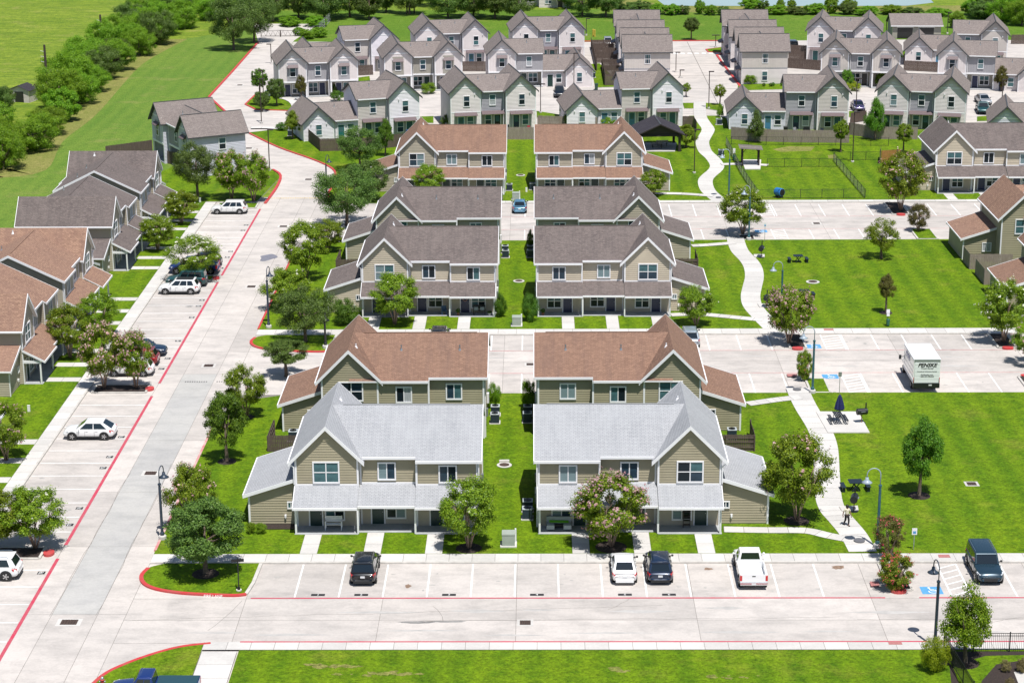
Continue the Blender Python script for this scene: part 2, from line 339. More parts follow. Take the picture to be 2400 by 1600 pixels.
# street that bends away behind the grey house, and the rear courts
def vec(*pts): return [(G(*p).x, G(*p).y) for p in pts]
rs = struct(sheet('rear_street', [(-43.3, 261.9), (-28.6, 261.9), (-20, 262), (-26, 290), (-30, 318), (-44, 345), (-48.2, 372), (-48.5, 406), (-46, 430), (-60, 431), (-55.4, 403.4), (-55.2, 366.1), (-55.4, 339.8), (-45.0, 308.1), (-43.4, 290), (-37.1, 279.7), (-35.3, 275.7), (-35.1, 262)], 0.012, M_conc))
rc = struct(sheet('rear_court', [(-40, 312), (95, 312), (112, 395), (90, 404), (37, 402.6), (25, 403), (8, 402), (-8, 398), (-40, 404), (-48.4, 404), (-48.3, 345), (-40, 330)], 0.010, M_conc))
for x in rng(25.5, 34.5, 4.5)[1:-1]: sheet('joint', [(x, 318), (x + 0.12, 318), (x + 0.12, 402), (x, 402)], 0.0125, M_joint, rc)
for y in (332, 346, 360, 374, 388): sheet('joint', [(24, y), (36, y), (36, y + 0.25), (24, y + 0.25)], 0.0125, M_joint, rc)
ribbon('kerb', [Vector((8, 402.8)), Vector((40, 402.8))], 0.5, 0.16, M_red, rc, 0.16)
ribbon('kerb', [Vector((36.0, 312)), Vector((35.3, 352)), Vector((34.6, 374)), Vector((34.4, 384)), Vector((36.5, 387))], 0.4, 0.15, M_red, rc, 0.15)
ribbon('kerb', [Vector((24.4, 340)), Vector((24.4, 352))], 0.35, 0.15, M_red, rc, 0.15)

LZ = 0.13     # top of lawns and walks above the road
def block(name, pts, m=M_lawn): return struct(sheet(name, pts, LZ, m, thick=0.14, me=M_kerb))
def corner(x, y, y2): return [(x, y2 - 8), (x + 0.6, y2 - 4.6), (x + 2.6, y2 - 1.6), (x + 6, y2)]
blk1 = block('lawn_block', [(-28.6, 138.1), (82, 138.1), (82, 178.1)] + corner(-28.6, 0, 178.1)[::-1])
blk2 = block('lawn_block', [(-28.6, 197.3), (82, 197.3), (82, 237.2)] + corner(-28.6, 0, 237.2)[::-1])
b3 = smooth_line([(-24.5, 257.6), (-26.6, 258.8), (-27.6, 262.5), (-27.5, 268), (-27.6, 274), (-28.6, 280), (-32, 286.5), (-38.2, 295.8), (-44.2, 307.2)], 4)
blk3 = block('lawn_block', [(p.x, p.y) for p in b3][::-1] + [(82, 257.6), (100, 318), (62, 318), (62, 308), (36, 308), (27, 322), (24, 322), (21, 309), (-20, 309), (-44, 311.5)][0:1] + [(82, 318), (72, 318), (70, 306), (37, 306), (29, 320), (24.5, 320), (22, 308), (-30, 308), (-37.5, 311.5)])
ribbon('kerb', b3, 0.3, 0.15, M_red, blk3, 0.15, off=0.1)
fl = struct(sheet('front_lawn', [(-19.9, 70), (60, 70), (60, 123.2), (-19.9, 123.2)], LZ, M_lawn, thick=0.14, me=M_kerb))
cl = smooth_line(vec((494, 1510), (430, 1517), (372, 1531), (300, 1556), (240, 1586), (190, 1640), (170, 1700)), 5)
sl = struct(sheet('front_verge', [(p.x, p.y) for p in cl] + [(-22.4, 105), (-22.4, 123.2)], LZ, M_lawn, thick=0.14, me=M_kerb))
ribbon('kerb', cl, 0.28, LZ + 0.012, M_red, sl, 0.15)
# islands at the ends of the stalls
def island(name, pts, red=True, m=M_lawn, n=4):
    p = smooth_line(pts, n, True) if n > 1 else [Vector(q) for q in pts]
    o = struct(sheet(name, [(q.x, q.y) for q in p], LZ, m, thick=0.14, me=M_kerb)); return o, p
for dy, yy in ((0, 0), (59.3, 1)):
    base = [(-27.4, 138.0), (-28.5, 137.2), (-28.75, 135.8), (-28.3, 134.4), (-27.2, 133.4), (-25.4, 132.75), (-23.4, 132.45), (-21.5, 132.3), (-20.7, 132.5), (-20.45, 134.5), (-20.35, 138.0)]
    p = [Vector((x, y + dy)) for x, y in base]; cur = smooth_line(p[:9], 4) + p[9:]
    o = struct(sheet('verge_island', [(q.x, q.y) for q in cur], LZ, M_lawn, thick=0.14, me=M_kerb))
    ribbon('kerb', smooth_line(p[1:9], 4), 0.30, LZ + 0.015, M_red, o, 0.15, off=-0.02)
    ribbon('kerb', [p[8], p[9], p[10]], 0.25, LZ + 0.012, M_kerb, o, 0.14)
    if not yy:
        t = obj('kerb_lettering', text_mesh('FIRE LANE', 0.30, M_white), o); t.location = (-23.0, 132.13 + dy, 0.07); t.rotation_euler = (R(62), 0, R(-4))
def pocket(x0, x1, y0, y1, tip=None, m=M_mulch):
    o = struct(sheet('planting_island', [(x0, y0), (x1, y0), (x1, y1), (x0, y1)], LZ, m, thick=0.14, me=M_kerb))
    for a, b in (((x0, y0), (x1, y0)), ((x0, y1), (x1, y1)), ((x0, y0), (x0, y1)), ((x1, y0), (x1, y1))):
        ribbon('kerb', [Vector(a), Vector(b)], 0.2, LZ + 0.02, M_kerb, o, 0.15)
    if tip:
        mb = MB(); cx, cy, ax = tip; pr = [(cx + 0.75 * math.cos(t) * (0.75 if ax == 'y' else 0.55), cy + 0.75 * math.sin(t) * (0.75 if ax == 'x' else 0.55)) for t in [2 * math.pi * k / 14 for k in range(14)]]
        mb.hexa([(x, y, 0) for x, y in pr], [(x, y, 0.2) for x, y in pr]); mb.build('kerb_nose', M_red, o, uv=False)
    return o
pocket(-41.4, -36.4, 178.6, 180.9, (-36.2, 179.7, 'x')); pocket(-41.4, -37.0, 139.0, 141.1, (-36.5, 140.0, 'x')); pocket(-39.5, -36.4, 219.0, 221.0, (-36.1, 220.0, 'x'), M_lawn); pocket(-41.4, -36.3, 255.2, 258.2, None, M_lawn)
pocket(25.1, 26.7, 133.1, 138.0, (25.7, 132.9, 'y')); pocket(25.2, 26.8, 192.4, 197.2, (25.9, 192.2, 'y')); pocket(25.4, 27.2, 178.2, 182.4, None, M_lawn)
pocket(45.2, 47.3, 250.6, 257.4, (46.2, 250.4, 'y')); pocket(46.0, 48.4, 237.4, 242.6, None, M_lawn); pocket(24.6, 26.4, 237.3, 239.6); pocket(45.8, 47.6, 192.4, 197.2, (46.7, 192.2, 'y')); pocket(45.6, 47.2, 178.2, 183.0, (46.4, 183.1, 'y'))
# left walk and lawns beside the left houses
ll = struct(sheet('side_lawn', [(-57, 85), (-43.3, 85), (-43.3, 259), (-36.6, 259), (-35.4, 274), (-37.2, 279.5), (-44, 287), (-50, 287), (-57, 262)], LZ, M_lawn, thick=0.14, me=M_kerb))
def walk(name, xs, ys, parent=None, m=M_walk, z=LZ + 0.006):
    if parent is None: parent = struct(sheet(name, [(xs[0], ys[0]), (xs[-1], ys[0]), (xs[-1], ys[-1]), (xs[0], ys[-1])], z - 0.003, M_joint))
    slabs(xs, ys, m, parent, 'walk_slab', z); return parent
walk('sidewalk', [-43.3, -41.9], rng(85, 258, 1.72), z=LZ + 0.006); struct(sheet('kerb', [(-42.05, 85), (-41.88, 85), (-41.88, 258), (-42.05, 258)], LZ + 0.012, M_kerb, thick=0.15))
walk('sidewalk', rng(-28.6, 50, 1.7), [138.12, 139.75]); struct(sheet('kerb', [(-28.6, 138.08), (82, 138.08), (82, 138.26), (-28.6, 138.26)], LZ + 0.012, M_kerb, thick=0.15))
walk('sidewalk', rng(-28.6, 50, 1.9), [197.32, 199.2]); struct(sheet('kerb', [(-28.6, 197.28), (82, 197.28), (82, 197.46), (-28.6, 197.46)], LZ + 0.012, M_kerb, thick=0.15))
walk('sidewalk', rng(-20.0, 70, 2.0), [257.62, 258.8]); walk('sidewalk', rng(-22.4, 60, 1.6), [123.25, 124.5]); walk('sidewalk', [-22.35, -20.0], rng(95, 123.2, 2.0))
struct(sheet('kerb', [(-20, 124.4), (60, 124.4), (60, 124.56), (-20, 124.56)], LZ + 0.012, M_redline, thick=0.13))
# winding park path, one strip of slabs per stretch
_pz = [LZ + 0.009]
def path(name, pts, w, n=5, step=2):
    _pz[0] += 0.006; z = _pz[0]
    L = smooth_line(vec(*pts) if len(pts[0]) == 2 and pts[0][1] > 0 and pts[0][0] > 100 else pts, n)
    root = struct(ribbon(name, L, w, z - 0.003, M_joint))
    a = offset_line(L, -w / 2); b = offset_line(L, w / 2)
    i = 0
    while i < len(L) - 1:
        j = min(i + step, len(L) - 1); t0 = 0.04 / max((L[i + 1] - L[i]).length, 0.1); A0 = a[i].lerp(a[i + 1], t0); B0 = b[i].lerp(b[i + 1], t0)
        q = [A0] + a[i + 1:j + 1] + b[i + 1:j + 1][::-1] + [B0]
        sheet('path_slab', [(p.x, p.y) for p in q], z, M_walk, root); i = j
path('footpath', [(1640, 240), (1641, 273), (1651, 291), (1660, 306), (1651, 324), (1646, 337), (1653, 357), (1669, 372), (1680, 388), (1677, 400), (1657, 418), (1653, 431), (1659, 448), (1672, 461), (1688, 474)], 2.0, 3)
path('footpath', [(1722, 558), (1733, 589), (1754, 612), (1765, 630), (1768, 652), (1763, 675), (1759, 698), (1765, 721), (1787, 747), (1812, 772)], 2.1, 4)
path('footpath', [(1868, 912), (1880, 940), (1894, 966), (1912, 994), (1925, 1019), (1935, 1055), (1938, 1119), (1942, 1170), (1953, 1200), (1972, 1222), (2000, 1256), (2022, 1296)], 2.1, 4)
path('footpath', [(1696, 1244), (1800, 1246), (1887, 1247), (1943, 1259), (2003, 1270)], 1.15, 4); path('footpath', [(1572, 741), (1634, 739), (1685, 743), (1736, 748), (1789, 753)], 1.2, 4)
path('footpath', [(1752, 950), (1800, 943), (1830, 939), (1875, 934)], 1.2, 4); path('footpath', [(1621, 579), (1660, 577), (1722, 572)], 1.2, 4); path('footpath', [(1534, 456), (1598, 457), (1672, 462)], 1.2, 4)
path('footpath', [(1690, 388), (1740, 387), (1800, 390)], 1.3, 3); path('footpath', [(588, 302), (630, 302), (690, 307)], 1.4, 3); path('footpath', [(660, 229), (690, 240), (700, 256)], 2.0, 3)
for xa, yb, yt, fl_ in [(XL0, 139.78, 143.6, f) for XL0, f in ((-18.5, 0), (0.1, 1))] + [(XL0, 199.24, 203.7, f) for XL0, f in ((-18.3, 0), (0.1, 1))] + [(XL0, 258.82, 262.5, f) for XL0, f in ((-18.2, 0), (0.1, 1), (53, 0))]:
    for dx in (1.45, 6.2, 10.8):
        xx = xa + (14 - dx if fl_ else dx); walk('door_walk', [xx - 0.65, xx + 0.65], [yb, (yb + yt) / 2, yt - (-0.35 if dx == 6.2 else 0)])
for ya, mir in ((181.1, 0), (198.6, 1), (223.1, 0), (240.4, 1), (152.3, 1)):
    for dx in (1.45, 6.2, 10.8):
        yy_ = ya + (14 - dx if mir else dx); walk('door_walk', [-46.7, -45.0, -43.32], [yy_ - 0.65, yy_ + 0.65])
def patio(name, pts): _pz[0] += 0.006; return struct(sheet(name, vec(*pts), _pz[0] + 0.006, M_walk, thick=0.12, me=M_kerb))
patio('patio', [(1912, 969), (2011, 969), (2038, 1018), (1940, 1018)]); patio('grill_pad', [(1966, 1192), (2010, 1190), (2012, 1200), (1974, 1203)]); patio('grill_pad', [(1766, 600), (1792, 600), (1792, 606), (1768, 606)]); patio('grill_pad', [(1775, 716), (1802, 716), (1806, 724), (1780, 724)])
patio('pavilion_floor', [(1512, 338), (1586, 338), (1582, 358), (1508, 358)]); patio('pergola_floor', [(1738, 378), (1784, 378), (1782, 400), (1746, 400)])
# red fire-lane lines, stall stripes and painted marks: parts of the street
def mark(name, x0, x1, y0, y1, m, z=0.021): return sheet(name, [(x0, y0), (x1, y0), (x1, y1), (x0, y1)], z, m, street)
for a, b in ((85, 139.2), (141.8, 177.8), (181.6, 218.6), (221.4, 255)): mark('red_line', -35.78, -35.52, a, b, M_redline)
mark('red_line', -20.3, 24.6, 131.84, 132.02, M_redline); mark('red_line', 27.0, 60, 131.84, 132.02, M_redline)
for y in (184.45, 191.82): mark('red_line', -20, 25, y, y + 0.13, M_redfaint); mark('red_line', 25, 60, y, y + 0.13, M_redfaint)
for y in (243.15, 249.9): mark('red_line', -20, 62, y, y + 0.12, M_redfaint)
ribbon('kerb', [Vector((-28.62, 140.5)), Vector((-28.62, 169.5))], 0.2, LZ + 0.012, M_redfaint, blk1, 0.14); ribbon('kerb', [Vector((-28.62, 199.6)), Vector((-28.62, 229))], 0.22, LZ + 0.012, M_red, blk2, 0.14)
kl = smooth_line([(-35.4, 258), (-35.1, 268), (-35.5, 275.5), (-37.1, 279.6)], 4); ribbon('kerb', kl, 0.35, LZ + 0.03, M_red, ll, 0.16)
kl = [Vector(p) for p in ((-45.0, 308.5), (-50, 324), (-55.4, 339.8), (-55.3, 366), (-55.4, 403.4))]; ribbon('kerb', kl, 0.4, 0.14, M_red, rs, 0.14)
for k in range(13): mark('stall_stripe', -17.26 + 3.125 * k, -17.14 + 3.125 * k, 132.1, 138.0, M_white)
for x in (33.9, 37.0, 40.1): mark('stall_stripe', x, x + 0.12, 132.1, 138.0, M_white)
for y in rng(94, 137, 3.07) + rng(144.4, 176.5, 3.07) + rng(184.3, 217, 3.07) + rng(223.8, 254, 3.07): mark('stall_stripe', -41.8, -35.85, y, y + 0.11, M_white)
for x in rng(-16.9, 23.4, 3.1) + rng(30.9, 44.5, 3.05) + rng(49, 58, 3.05): mark('stall_stripe', x - 0.06, x + 0.06, 192.0, 197.2, M_white)
for x in rng(-16.9, 23.4, 3.1) + rng(30.9, 44.5, 3.05) + rng(48.5, 58, 3.05): mark('stall_stripe', x - 0.06, x + 0.06, 178.3, 184.3, M_white)
for x in rng(-16.9, 23.4, 3.1) + rng(30.5, 44, 3.05) + rng(47.6, 58, 3.05): mark('stall_stripe', x - 0.06, x + 0.06, 250.1, 256.6, M_white)
for x in rng(-16.9, 23.0, 3.1) + rng(33.6, 44, 3.05): mark('stall_stripe', x - 0.06, x + 0.06, 238, 243, M_white)
def hatch(x0, x1, y0, y1, n):
    for x in (x0, x1): mark('hatch_border', x - 0.06, x + 0.06, y0, y1, M_white)
    for k in range(n):
        y = y0 + (y1 - y0 - 0.9) * k / max(n - 1, 1)
        sheet('hatch_stripe', [(x0 + 0.07, y), (x1 - 0.07, y + 0.75), (x1 - 0.07, y + 0.9), (x0 + 0.07, y + 0.15)], 0.021, M_white, street)
hatch(29.35, 30.75, 132.2, 138, 6); hatch(28.8, 30.72, 192.1, 197.2, 6); hatch(29.0, 30.72, 178.4, 184.2, 7); hatch(28.9, 30.5, 238, 243, 6); hatch(28.6, 30.2, 250.1, 256.6, 6)
def wheelchair(x, y):
    mark('blue_badge', x - 0.75, x + 0.75, y - 0.65, y + 0.65, M_bluep, 0.020); mb = MB(); z = 0.0245
    pr = [(x + 0.08 + 0.3 * math.cos(t), y - 0.18 + 0.3 * math.sin(t)) for t in [R(-200 + 20 * k) for k in range(14)]]
    for a, b in zip(pr, pr[1:]): mb.bar((a[0], a[1], z), (b[0], b[1], z), 0.09, 0.002)
    for a, b in (((-0.1, 0.3), (-0.02, -0.08)), ((-0.02, -0.08), (0.28, -0.1)), ((0.28, -0.1), (0.42, -0.38)), ((-0.05, 0.12), (0.2, 0.12))): mb.bar((x + a[0], y + a[1], z), (x + b[0], y + b[1], z), 0.09, 0.002)
    mb.cyl((x - 0.12, y + 0.44, z - 0.001), (x - 0.12, y + 0.44, z + 0.001), 0.1, n=10); mb.build('wheelchair_sign', M_white, street, uv=False)
wheelchair(28.1, 133.2); wheelchair(27.6, 193.2); wheelchair(27.9, 183.3); wheelchair(27.6, 242.0)
def stall_number(txt, x, y, rz=0.0, w=0.95, h=0.45, size=0.42):
    o = sheet('number_patch', [(-w / 2, -h / 2), (w / 2, -h / 2), (w / 2, h / 2), (-w / 2, h / 2)], 0.0235, M_blackp, street); o.location = (x, y, 0); o.rotation_euler = (0, 0, rz)
    t = obj('stall_number', text_mesh(txt, size, M_white), street, (x, y, 0.027), rz)
for n, k in ((1, 1), (2, 2), (3, 4), (4, 6), (5, 8), (6, 9)):
    stall_number(str(n), -17.2 + 3.125 * k - 1.55 + (0.0 if n != 1 else 0.05), 132.5, 0, 0.98, 0.36, 0.38)
yy = 136.5
for n, y in ((78, 136.5), (77, 145.9), (76, 149.4), (75, 158.6), (74, 161.3), (73, 166.4), (71, 186.2), (70, 189.6), (69, 195.6), (68, 204.2), (67, 208.6), (66, 211.0), (65, 224.8), (64, 229.8), (63, 232.6), (62, 243.2), (61, 246.0)):
    stall_number(str(n), -36.25, y, R(90), 0.52, 0.56, 0.46)
# speed-hump dashes, repaired patches, drains, covers, ramp pads
for k in range(10):
    for x0 in (-33.3, -30.3): mark('hump_dash', x0 + k * 0.22, x0 + k * 0.22 + 0.12, 182.0, 182.25, M_blackp)
for k in range(22): mark('hump_dash', -35.0 + k * 0.31, -34.82 + k * 0.31, 261.2, 261.5, M_yellow)
for k in range(8): sheet('crossing_bar', [(25 + k * 1.35, 318.5), (25.8 + k * 1.35, 318.5), (25.8 + k * 1.35, 319.8), (25 + k * 1.35, 319.8)], 0.014, M_white, rc); sheet('crossing_bar', [(25 + k * 1.35, 386), (25.8 + k * 1.35, 386), (25.8 + k * 1.35, 387.3), (25 + k * 1.35, 387.3)], 0.014, M_white, rc)
def drain(px, py, w=1.0, d=0.8, z=0.02, pad=True):
    p = G(px, py); o = thing('storm_drain', f'rusty storm drain grate in the concrete, {drain.where[0]}', 'drain', (p.x, p.y, z), 0, 'storm drain grates'); drain.where.pop(0)
    if pad: MB().box(-w * 0.75, w * 0.75, -d * 0.75, d * 0.75, -0.004, 0.004).build('concrete_collar', M_walk, o, uv=False)
    for k in range(6): MB().box(-w / 2 + k * w / 6 + 0.015, -w / 2 + (k + 1) * w / 6 - 0.015, -d / 2, d / 2, 0.005, 0.03).build('grate_bar', M_grate, o, uv=False)
    MB().box(-w / 2, w / 2, -d / 2, d / 2, 0.003, 0.008).build('grate_pit', M_blackp, o, uv=False)
drain.where = ['at the near corner of the left street', 'in the left street by the lower arched lamp', 'in the left street above the pink blooming trees', 'in the left street by the small stall island', 'in the left street near the upper white crossover', 'in the front drive between the two pale-roofed houses', 'in the middle drive between the two brown-roofed houses', 'in the street bend beyond the yellow hump dashes', 'in the park lawn beside the round young tree', 'in the upper drive below the dog run', 'at the far bend beside the grey corner house', 'in the rear street beside the double-gable house']
drain(162, 1458, 1.15); drain(353, 1109, 0.95); drain(489, 857, 0.9); drain(589, 672, 0.9); drain(664, 531, 0.9); drain(1231, 1459, 0.75, 0.7); drain(1243, 854, 0.75, 0.7); drain(723, 421, 0.9); drain(2277, 1137, 0.75, 0.7, LZ + 0.01); drain(1914, 524, 0.8); drain(583, 348, 0.9); drain(562, 200, 0.9)
def manhole(px, py, r, label, ring=True, z=LZ + 0.006):
    if not ring: z = LZ + 0.11
    p = G(px, py, z); o = thing('manhole_cover', label, 'manhole cover', (p.x, p.y, z))
    if ring: MB().lathe([(r * 1.5, 0), (r * 1.5, 0.05), (r, 0.06)], n=24).build('concrete_ring', M_walk, o, uv=False)
    MB().lathe([(r, 0.0 if ring else -0.08), (r, 0.075 if ring else 0.02), (r * 0.9, 0.08 if ring else 0.025)], n=24).build('cover', M_grate if ring else mat('iron_cover', (0.13, 0.13, 0.14), 0.6), o, uv=False)
manhole(1182, 1090, 0.42, 'round manhole cover in concrete ring on grass between the pale-roofed houses'); manhole(1216, 659, 0.42, 'round manhole cover in grass between the grey-roofed houses'); manhole(1220, 411, 0.42, 'round manhole cover in grass between the far brown-roofed houses'); manhole(1905, 661, 0.5, 'round manhole cover in the middle of the park lawn')
manhole(2014, 1265, 0.42, 'flat grey cover set in the footpath below the walking person', False); manhole(1868, 911, 0.38, 'flat grey cover at the top of the lower footpath', False); manhole(1684, 462, 0.36, 'flat grey cover set in the upper footpath', False)
for q in (((2038, 1366), (2059, 1366), (2062, 1377), (2041, 1377)), ((2198, 1303), (2224, 1303), (2228, 1310), (2200, 1310)), ((2081, 1507), (2112, 1507), (2115, 1514), (2083, 1514)), ((1843, 879), (1868, 879), (1868, 885), (1846, 885)), ((1930, 773), (1953, 773), (1954, 777), (1931, 777))):
    sheet('tactile_pad', vec(*q), LZ + 0.016, M_pinkpad, blk1)
op = G(627, 604); pp = [Vector((op.x + (0.95 + 0.25 * math.sin(3 * t + 1)) * math.cos(t), op.y + (1.6 + 0.4 * math.sin(2 * t)) * math.sin(t))) for t in [2 * math.pi * k / 20 for k in range(20)]]
sheet('patch', [(q.x, q.y) for q in pp], 0.0215, mat('asphalt_patch', (0.20, 0.20, 0.24), 0.9, 0.3, 2), street)
def crack(pts, w=0.035, m=None): ribbon('crack', [Vector((p[0], p[1])) for p in pts], w, 0.0195, m or M_joint, street)
random.seed(7)
for x, y, dx, dy, n in ((-28, 128.3, 1.6, 0.1, 24), (-10.6, 128.0, 1.5, 0.03, 22), (22, 128.2, 1.5, 0.03, 10), (-22.5, 126.5, 0.35, 1.0, 6), (-33.8, 129, 0.0, 2.2, 14), (-30.6, 128.9, 0.0, 2.2, 15), (5, 129.9, 0.4, 0.5, 5), (-6.4, 128.1, -0.2, 0.6, 5), (30, 127.4, 1.2, 0.4, 7), (-25, 118, 0.7, -0.9, 7), (2, 188.2, 1.9, 0.02, 20), (-26, 187.8, 1.9, 0.0, 10), (30, 246.6, 1.9, 0.0, 8)):
    pts = [(x + dx * k + random.uniform(-0.12, 0.12), y + dy * k + random.uniform(-0.12, 0.12)) for k in range(n)]; crack(pts, 0.03)
M_stain = mat('tyre_and_oil_stain', (0.27, 0.26, 0.25), 0.9, 0.4, 1.3)
def stain(cx, cy, rx, ry, m=M_stain, z=0.0185):
    pr = [(cx + rx * (1 + 0.3 * random.uniform(-1, 1)) * math.cos(t), cy + ry * (1 + 0.3 * random.uniform(-1, 1)) * math.sin(t)) for t in [2 * math.pi * k / 16 for k in range(16)]]
    sheet('stain', pr, z, m, street)
M_rust = mat('rust_stain', (0.30, 0.20, 0.14), 0.9, 0.5, 5)
for px, py, rx, ry, m in ((1964, 1329, 0.5, 0.35, M_rust), (1660, 1333, 0.35, 0.25, M_rust), (957, 1373, 0.22, 0.35, M_rust), (980, 1458, 1.4, 0.22, M_stain), (1050, 1456, 1.3, 0.14, M_stain), (650, 622, 0.3, 0.2, M_stain), (445, 718, 0.4, 0.25, M_stain)):
    p = G(px, py); stain(p.x, p.y, rx, ry, m)
M_oil = mat('oil_spot', (0.30, 0.285, 0.27), 0.85, 0.0, 3, rgb2=(0.42, 0.40, 0.375))
for k in range(60):
    x, y = (random.uniform(-19, 22), random.uniform(133, 136.5)) if k < 20 else (random.uniform(-41, -36.6), random.choice((random.uniform(144, 177), random.uniform(184, 217), random.uniform(224, 252)))) if k < 42 else (random.uniform(31, 44), random.choice((180.5, 195.0)) + random.uniform(-1.5, 1.5))
    stain(x, y, random.uniform(0.06, 0.26), random.uniform(0.06, 0.22), M_oil, 0.0182 + 0.0001 * (k % 3))
# patches of ground among the rear houses
for n, q in enumerate((((1385, 152), (1405, 150), (1458, 205), (1395, 207)), ((1655, 117), (1700, 111), (1702, 125), (1660, 123)), ((1730, 200), (1838, 196), (1840, 211), (1728, 214)), ((985, 275), (1016, 274), (1016, 290), (985, 290)), ((1258, 262), (1316, 271), (1300, 280), (1258, 277)), ((1990, 262), (2032, 265), (2030, 278), (1990, 276)), ((2112, 120), (2132, 122), (2132, 136), (2110, 136)), ((575, 246), (600, 222), (640, 215), (720, 250), (690, 261), (600, 258)), ((820, 186), (866, 180), (868, 192), (822, 196)), ((1600, 243), (1628, 243), (1628, 256), (1604, 256)), ((1652, 243), (1690, 245), (1690, 262), (1654, 256)), ((2290, 275), (2330, 272), (2330, 285), (2290, 286)))):
    o = struct(sheet('grass_patch', vec(*q), 0.12, M_lawn, thick=0.12, me=M_kerb))
    if n in (7, 1): ribbon('kerb', [Vector(v) for v in vec(*q)] + [Vector(v) for v in vec(q[0])], 0.3, 0.14, M_red, o, 0.14)
dirt = mat('bare_soil', (0.36, 0.27, 0.17), 0.95, 0.3, 2)
for q in (((1810, 352), (1850, 345), (1910, 346), (1900, 356), (1830, 358)), ((1940, 366), (1960, 364), (1958, 373), (1942, 374))):
    sheet('bare_patch', vec(*q), LZ + 0.004, M_dry, blk3)
for px, py, n, sx in ((775, 1560, 16, 1.9), (880, 1578, 18, 2.4), (1460, 1570, 5, 0.6), (1720, 1585, 7, 1.5)):
    p = G(px, py, LZ)
    for _ in range(n):
        cx, cy, r0 = p.x + random.gauss(0, sx * 0.55), p.y + random.gauss(0, 0.16), random.uniform(0.06, 0.24)
        pr = [(cx + r0 * 1.6 * (1 + 0.5 * random.uniform(-1, 1)) * math.cos(t), cy + r0 * (1 + 0.5 * random.uniform(-1, 1)) * math.sin(t)) for t in [2 * math.pi * k / 11 for k in range(11)]]; sheet('bare_patch', pr, LZ + 0.004 + 0.0012 * _, M_dry, fl)
# tyre grime along the wheel paths of the drives
M_grime = mat('tyre_grime', (0.36, 0.345, 0.33), 0.9, 0.0, 0.8, rgb2=(0.47, 0.45, 0.43))
for y0, xa, xb in ((126.2, -24, 40), (129.9, -19, 40), (186.3, -27, 44), (190.0, -27, 44), (244.8, -26, 44), (248.3, -26, 44)):
    x = xa
    while x < xb:
        L_ = random.uniform(2.5, 7); w_ = random.uniform(0.10, 0.30); yy_ = y0 + random.uniform(-0.5, 0.5); n = 7
        up_ = [(x + L_ * k / n, yy_ + w_ * math.sin(math.pi * k / n) * random.uniform(0.5, 1.2)) for k in range(n + 1)]; dn = [(x + L_ * k / n, yy_ - w_ * math.sin(math.pi * k / n) * random.uniform(0.5, 1.2)) for k in range(n, -1, -1)][1:-1]
        if random.random() < 0.75: sheet('grime', up_ + dn, 0.0178 + 0.0004 * (int(x) % 2), M_grime, street)
        x += L_ + random.uniform(0.4, 4)
struct(sheet('pond', [(29, 459), (34, 457.2), (60, 456), (83, 455.8), (90, 461), (95, 540), (20, 540)], 0.02, mat('pond_water', (0.36, 0.47, 0.47), 0.12, 0.12, 0.05, spec=0.6)))
struct(sheet('pond_bank', [(18, 446), (110, 446), (100, 456), (84, 455.5), (60, 455.6), (34, 456.8), (29, 458.8), (20, 475), (12, 470)], 0.012, M_dry))
# ------------------------------------------------------------------ houses
def wall_mat(name, c): return mat(name, c, 0.75, 0.10, 0.7, rnd=0.03)
WALL = {k: wall_mat('siding_' + k, c) for k, c in dict(olive=(0.37, 0.325, 0.225), sage=(0.34, 0.305, 0.20), tan=(0.54, 0.465, 0.36), taupe=(0.42, 0.37, 0.285), cream=(0.73, 0.665, 0.655), white=(0.81, 0.765, 0.81), grey=(0.37, 0.36, 0.38), beige=(0.58, 0.525, 0.49), bluegrey=(0.365, 0.352, 0.39), lightblue=(0.62, 0.61, 0.69), porch=(0.47, 0.41, 0.325), putty=(0.36, 0.335, 0.29)).items()}
DOOR = {k: mat('door_' + k, c, 0.35) for k, c in dict(green=(0.008, 0.035, 0.032), navy=(0.012, 0.022, 0.075), teal=(0.02, 0.13, 0.13), blue=(0.06, 0.19, 0.32), black=(0.02, 0.02, 0.022)).items()}
ROOF = dict(pale=shingle_mat('shingle_pale', (0.395, 0.40, 0.418), (0.34, 0.345, 0.362), (0.385, 0.39, 0.408), (0.19, 0.20, 0.22), 0.34, 0.07),
            brown=shingle_mat('shingle_brown', (0.295, 0.178, 0.126), (0.20, 0.118, 0.086), (0.25, 0.15, 0.108), (0.13, 0.085, 0.075), 0.5, 0.17),
            rust=shingle_mat('shingle_rust', (0.355, 0.222, 0.155), (0.225, 0.132, 0.098), (0.285, 0.174, 0.128), (0.15, 0.09, 0.08), 0.45, 0.18),
            grey=shingle_mat('shingle_grey', (0.19, 0.155, 0.145), (0.115, 0.094, 0.09), (0.175, 0.145, 0.135), (0.075, 0.066, 0.066), 0.5, 0.17),
            taupe=shingle_mat('shingle_taupe', (0.28, 0.24, 0.22), (0.185, 0.155, 0.145), (0.215, 0.18, 0.17), (0.15, 0.13, 0.125), 0.35, 0.18),
            char=shingle_mat('shingle_charcoal', (0.05, 0.045, 0.055), (0.035, 0.03, 0.04), (0.055, 0.05, 0.06), (0.03, 0.03, 0.03), 0.3, 0.15))
M_porch = mat('porch_concrete', (0.40, 0.41, 0.42), 0.85, 0.2, 1)
M_darktrim = mat('charcoal_trim', (0.065, 0.068, 0.075), 0.6, 0.15, 3)
M_awn = mat('awning_metal_brown', (0.145, 0.105, 0.11), 0.55, 0.2, 2, stretch=(12, 1, 1))
M_wood = mat('weathered_fence_wood', (0.21, 0.165, 0.14), 0.95, 0.0, 3, rgb2=(0.32, 0.265, 0.235), stretch=(5, 5, 0.4))
M_woodd = mat('dark_fence_wood', (0.085, 0.06, 0.05), 0.95, 0.0, 3, rgb2=(0.135, 0.10, 0.085), stretch=(5, 5, 0.4))

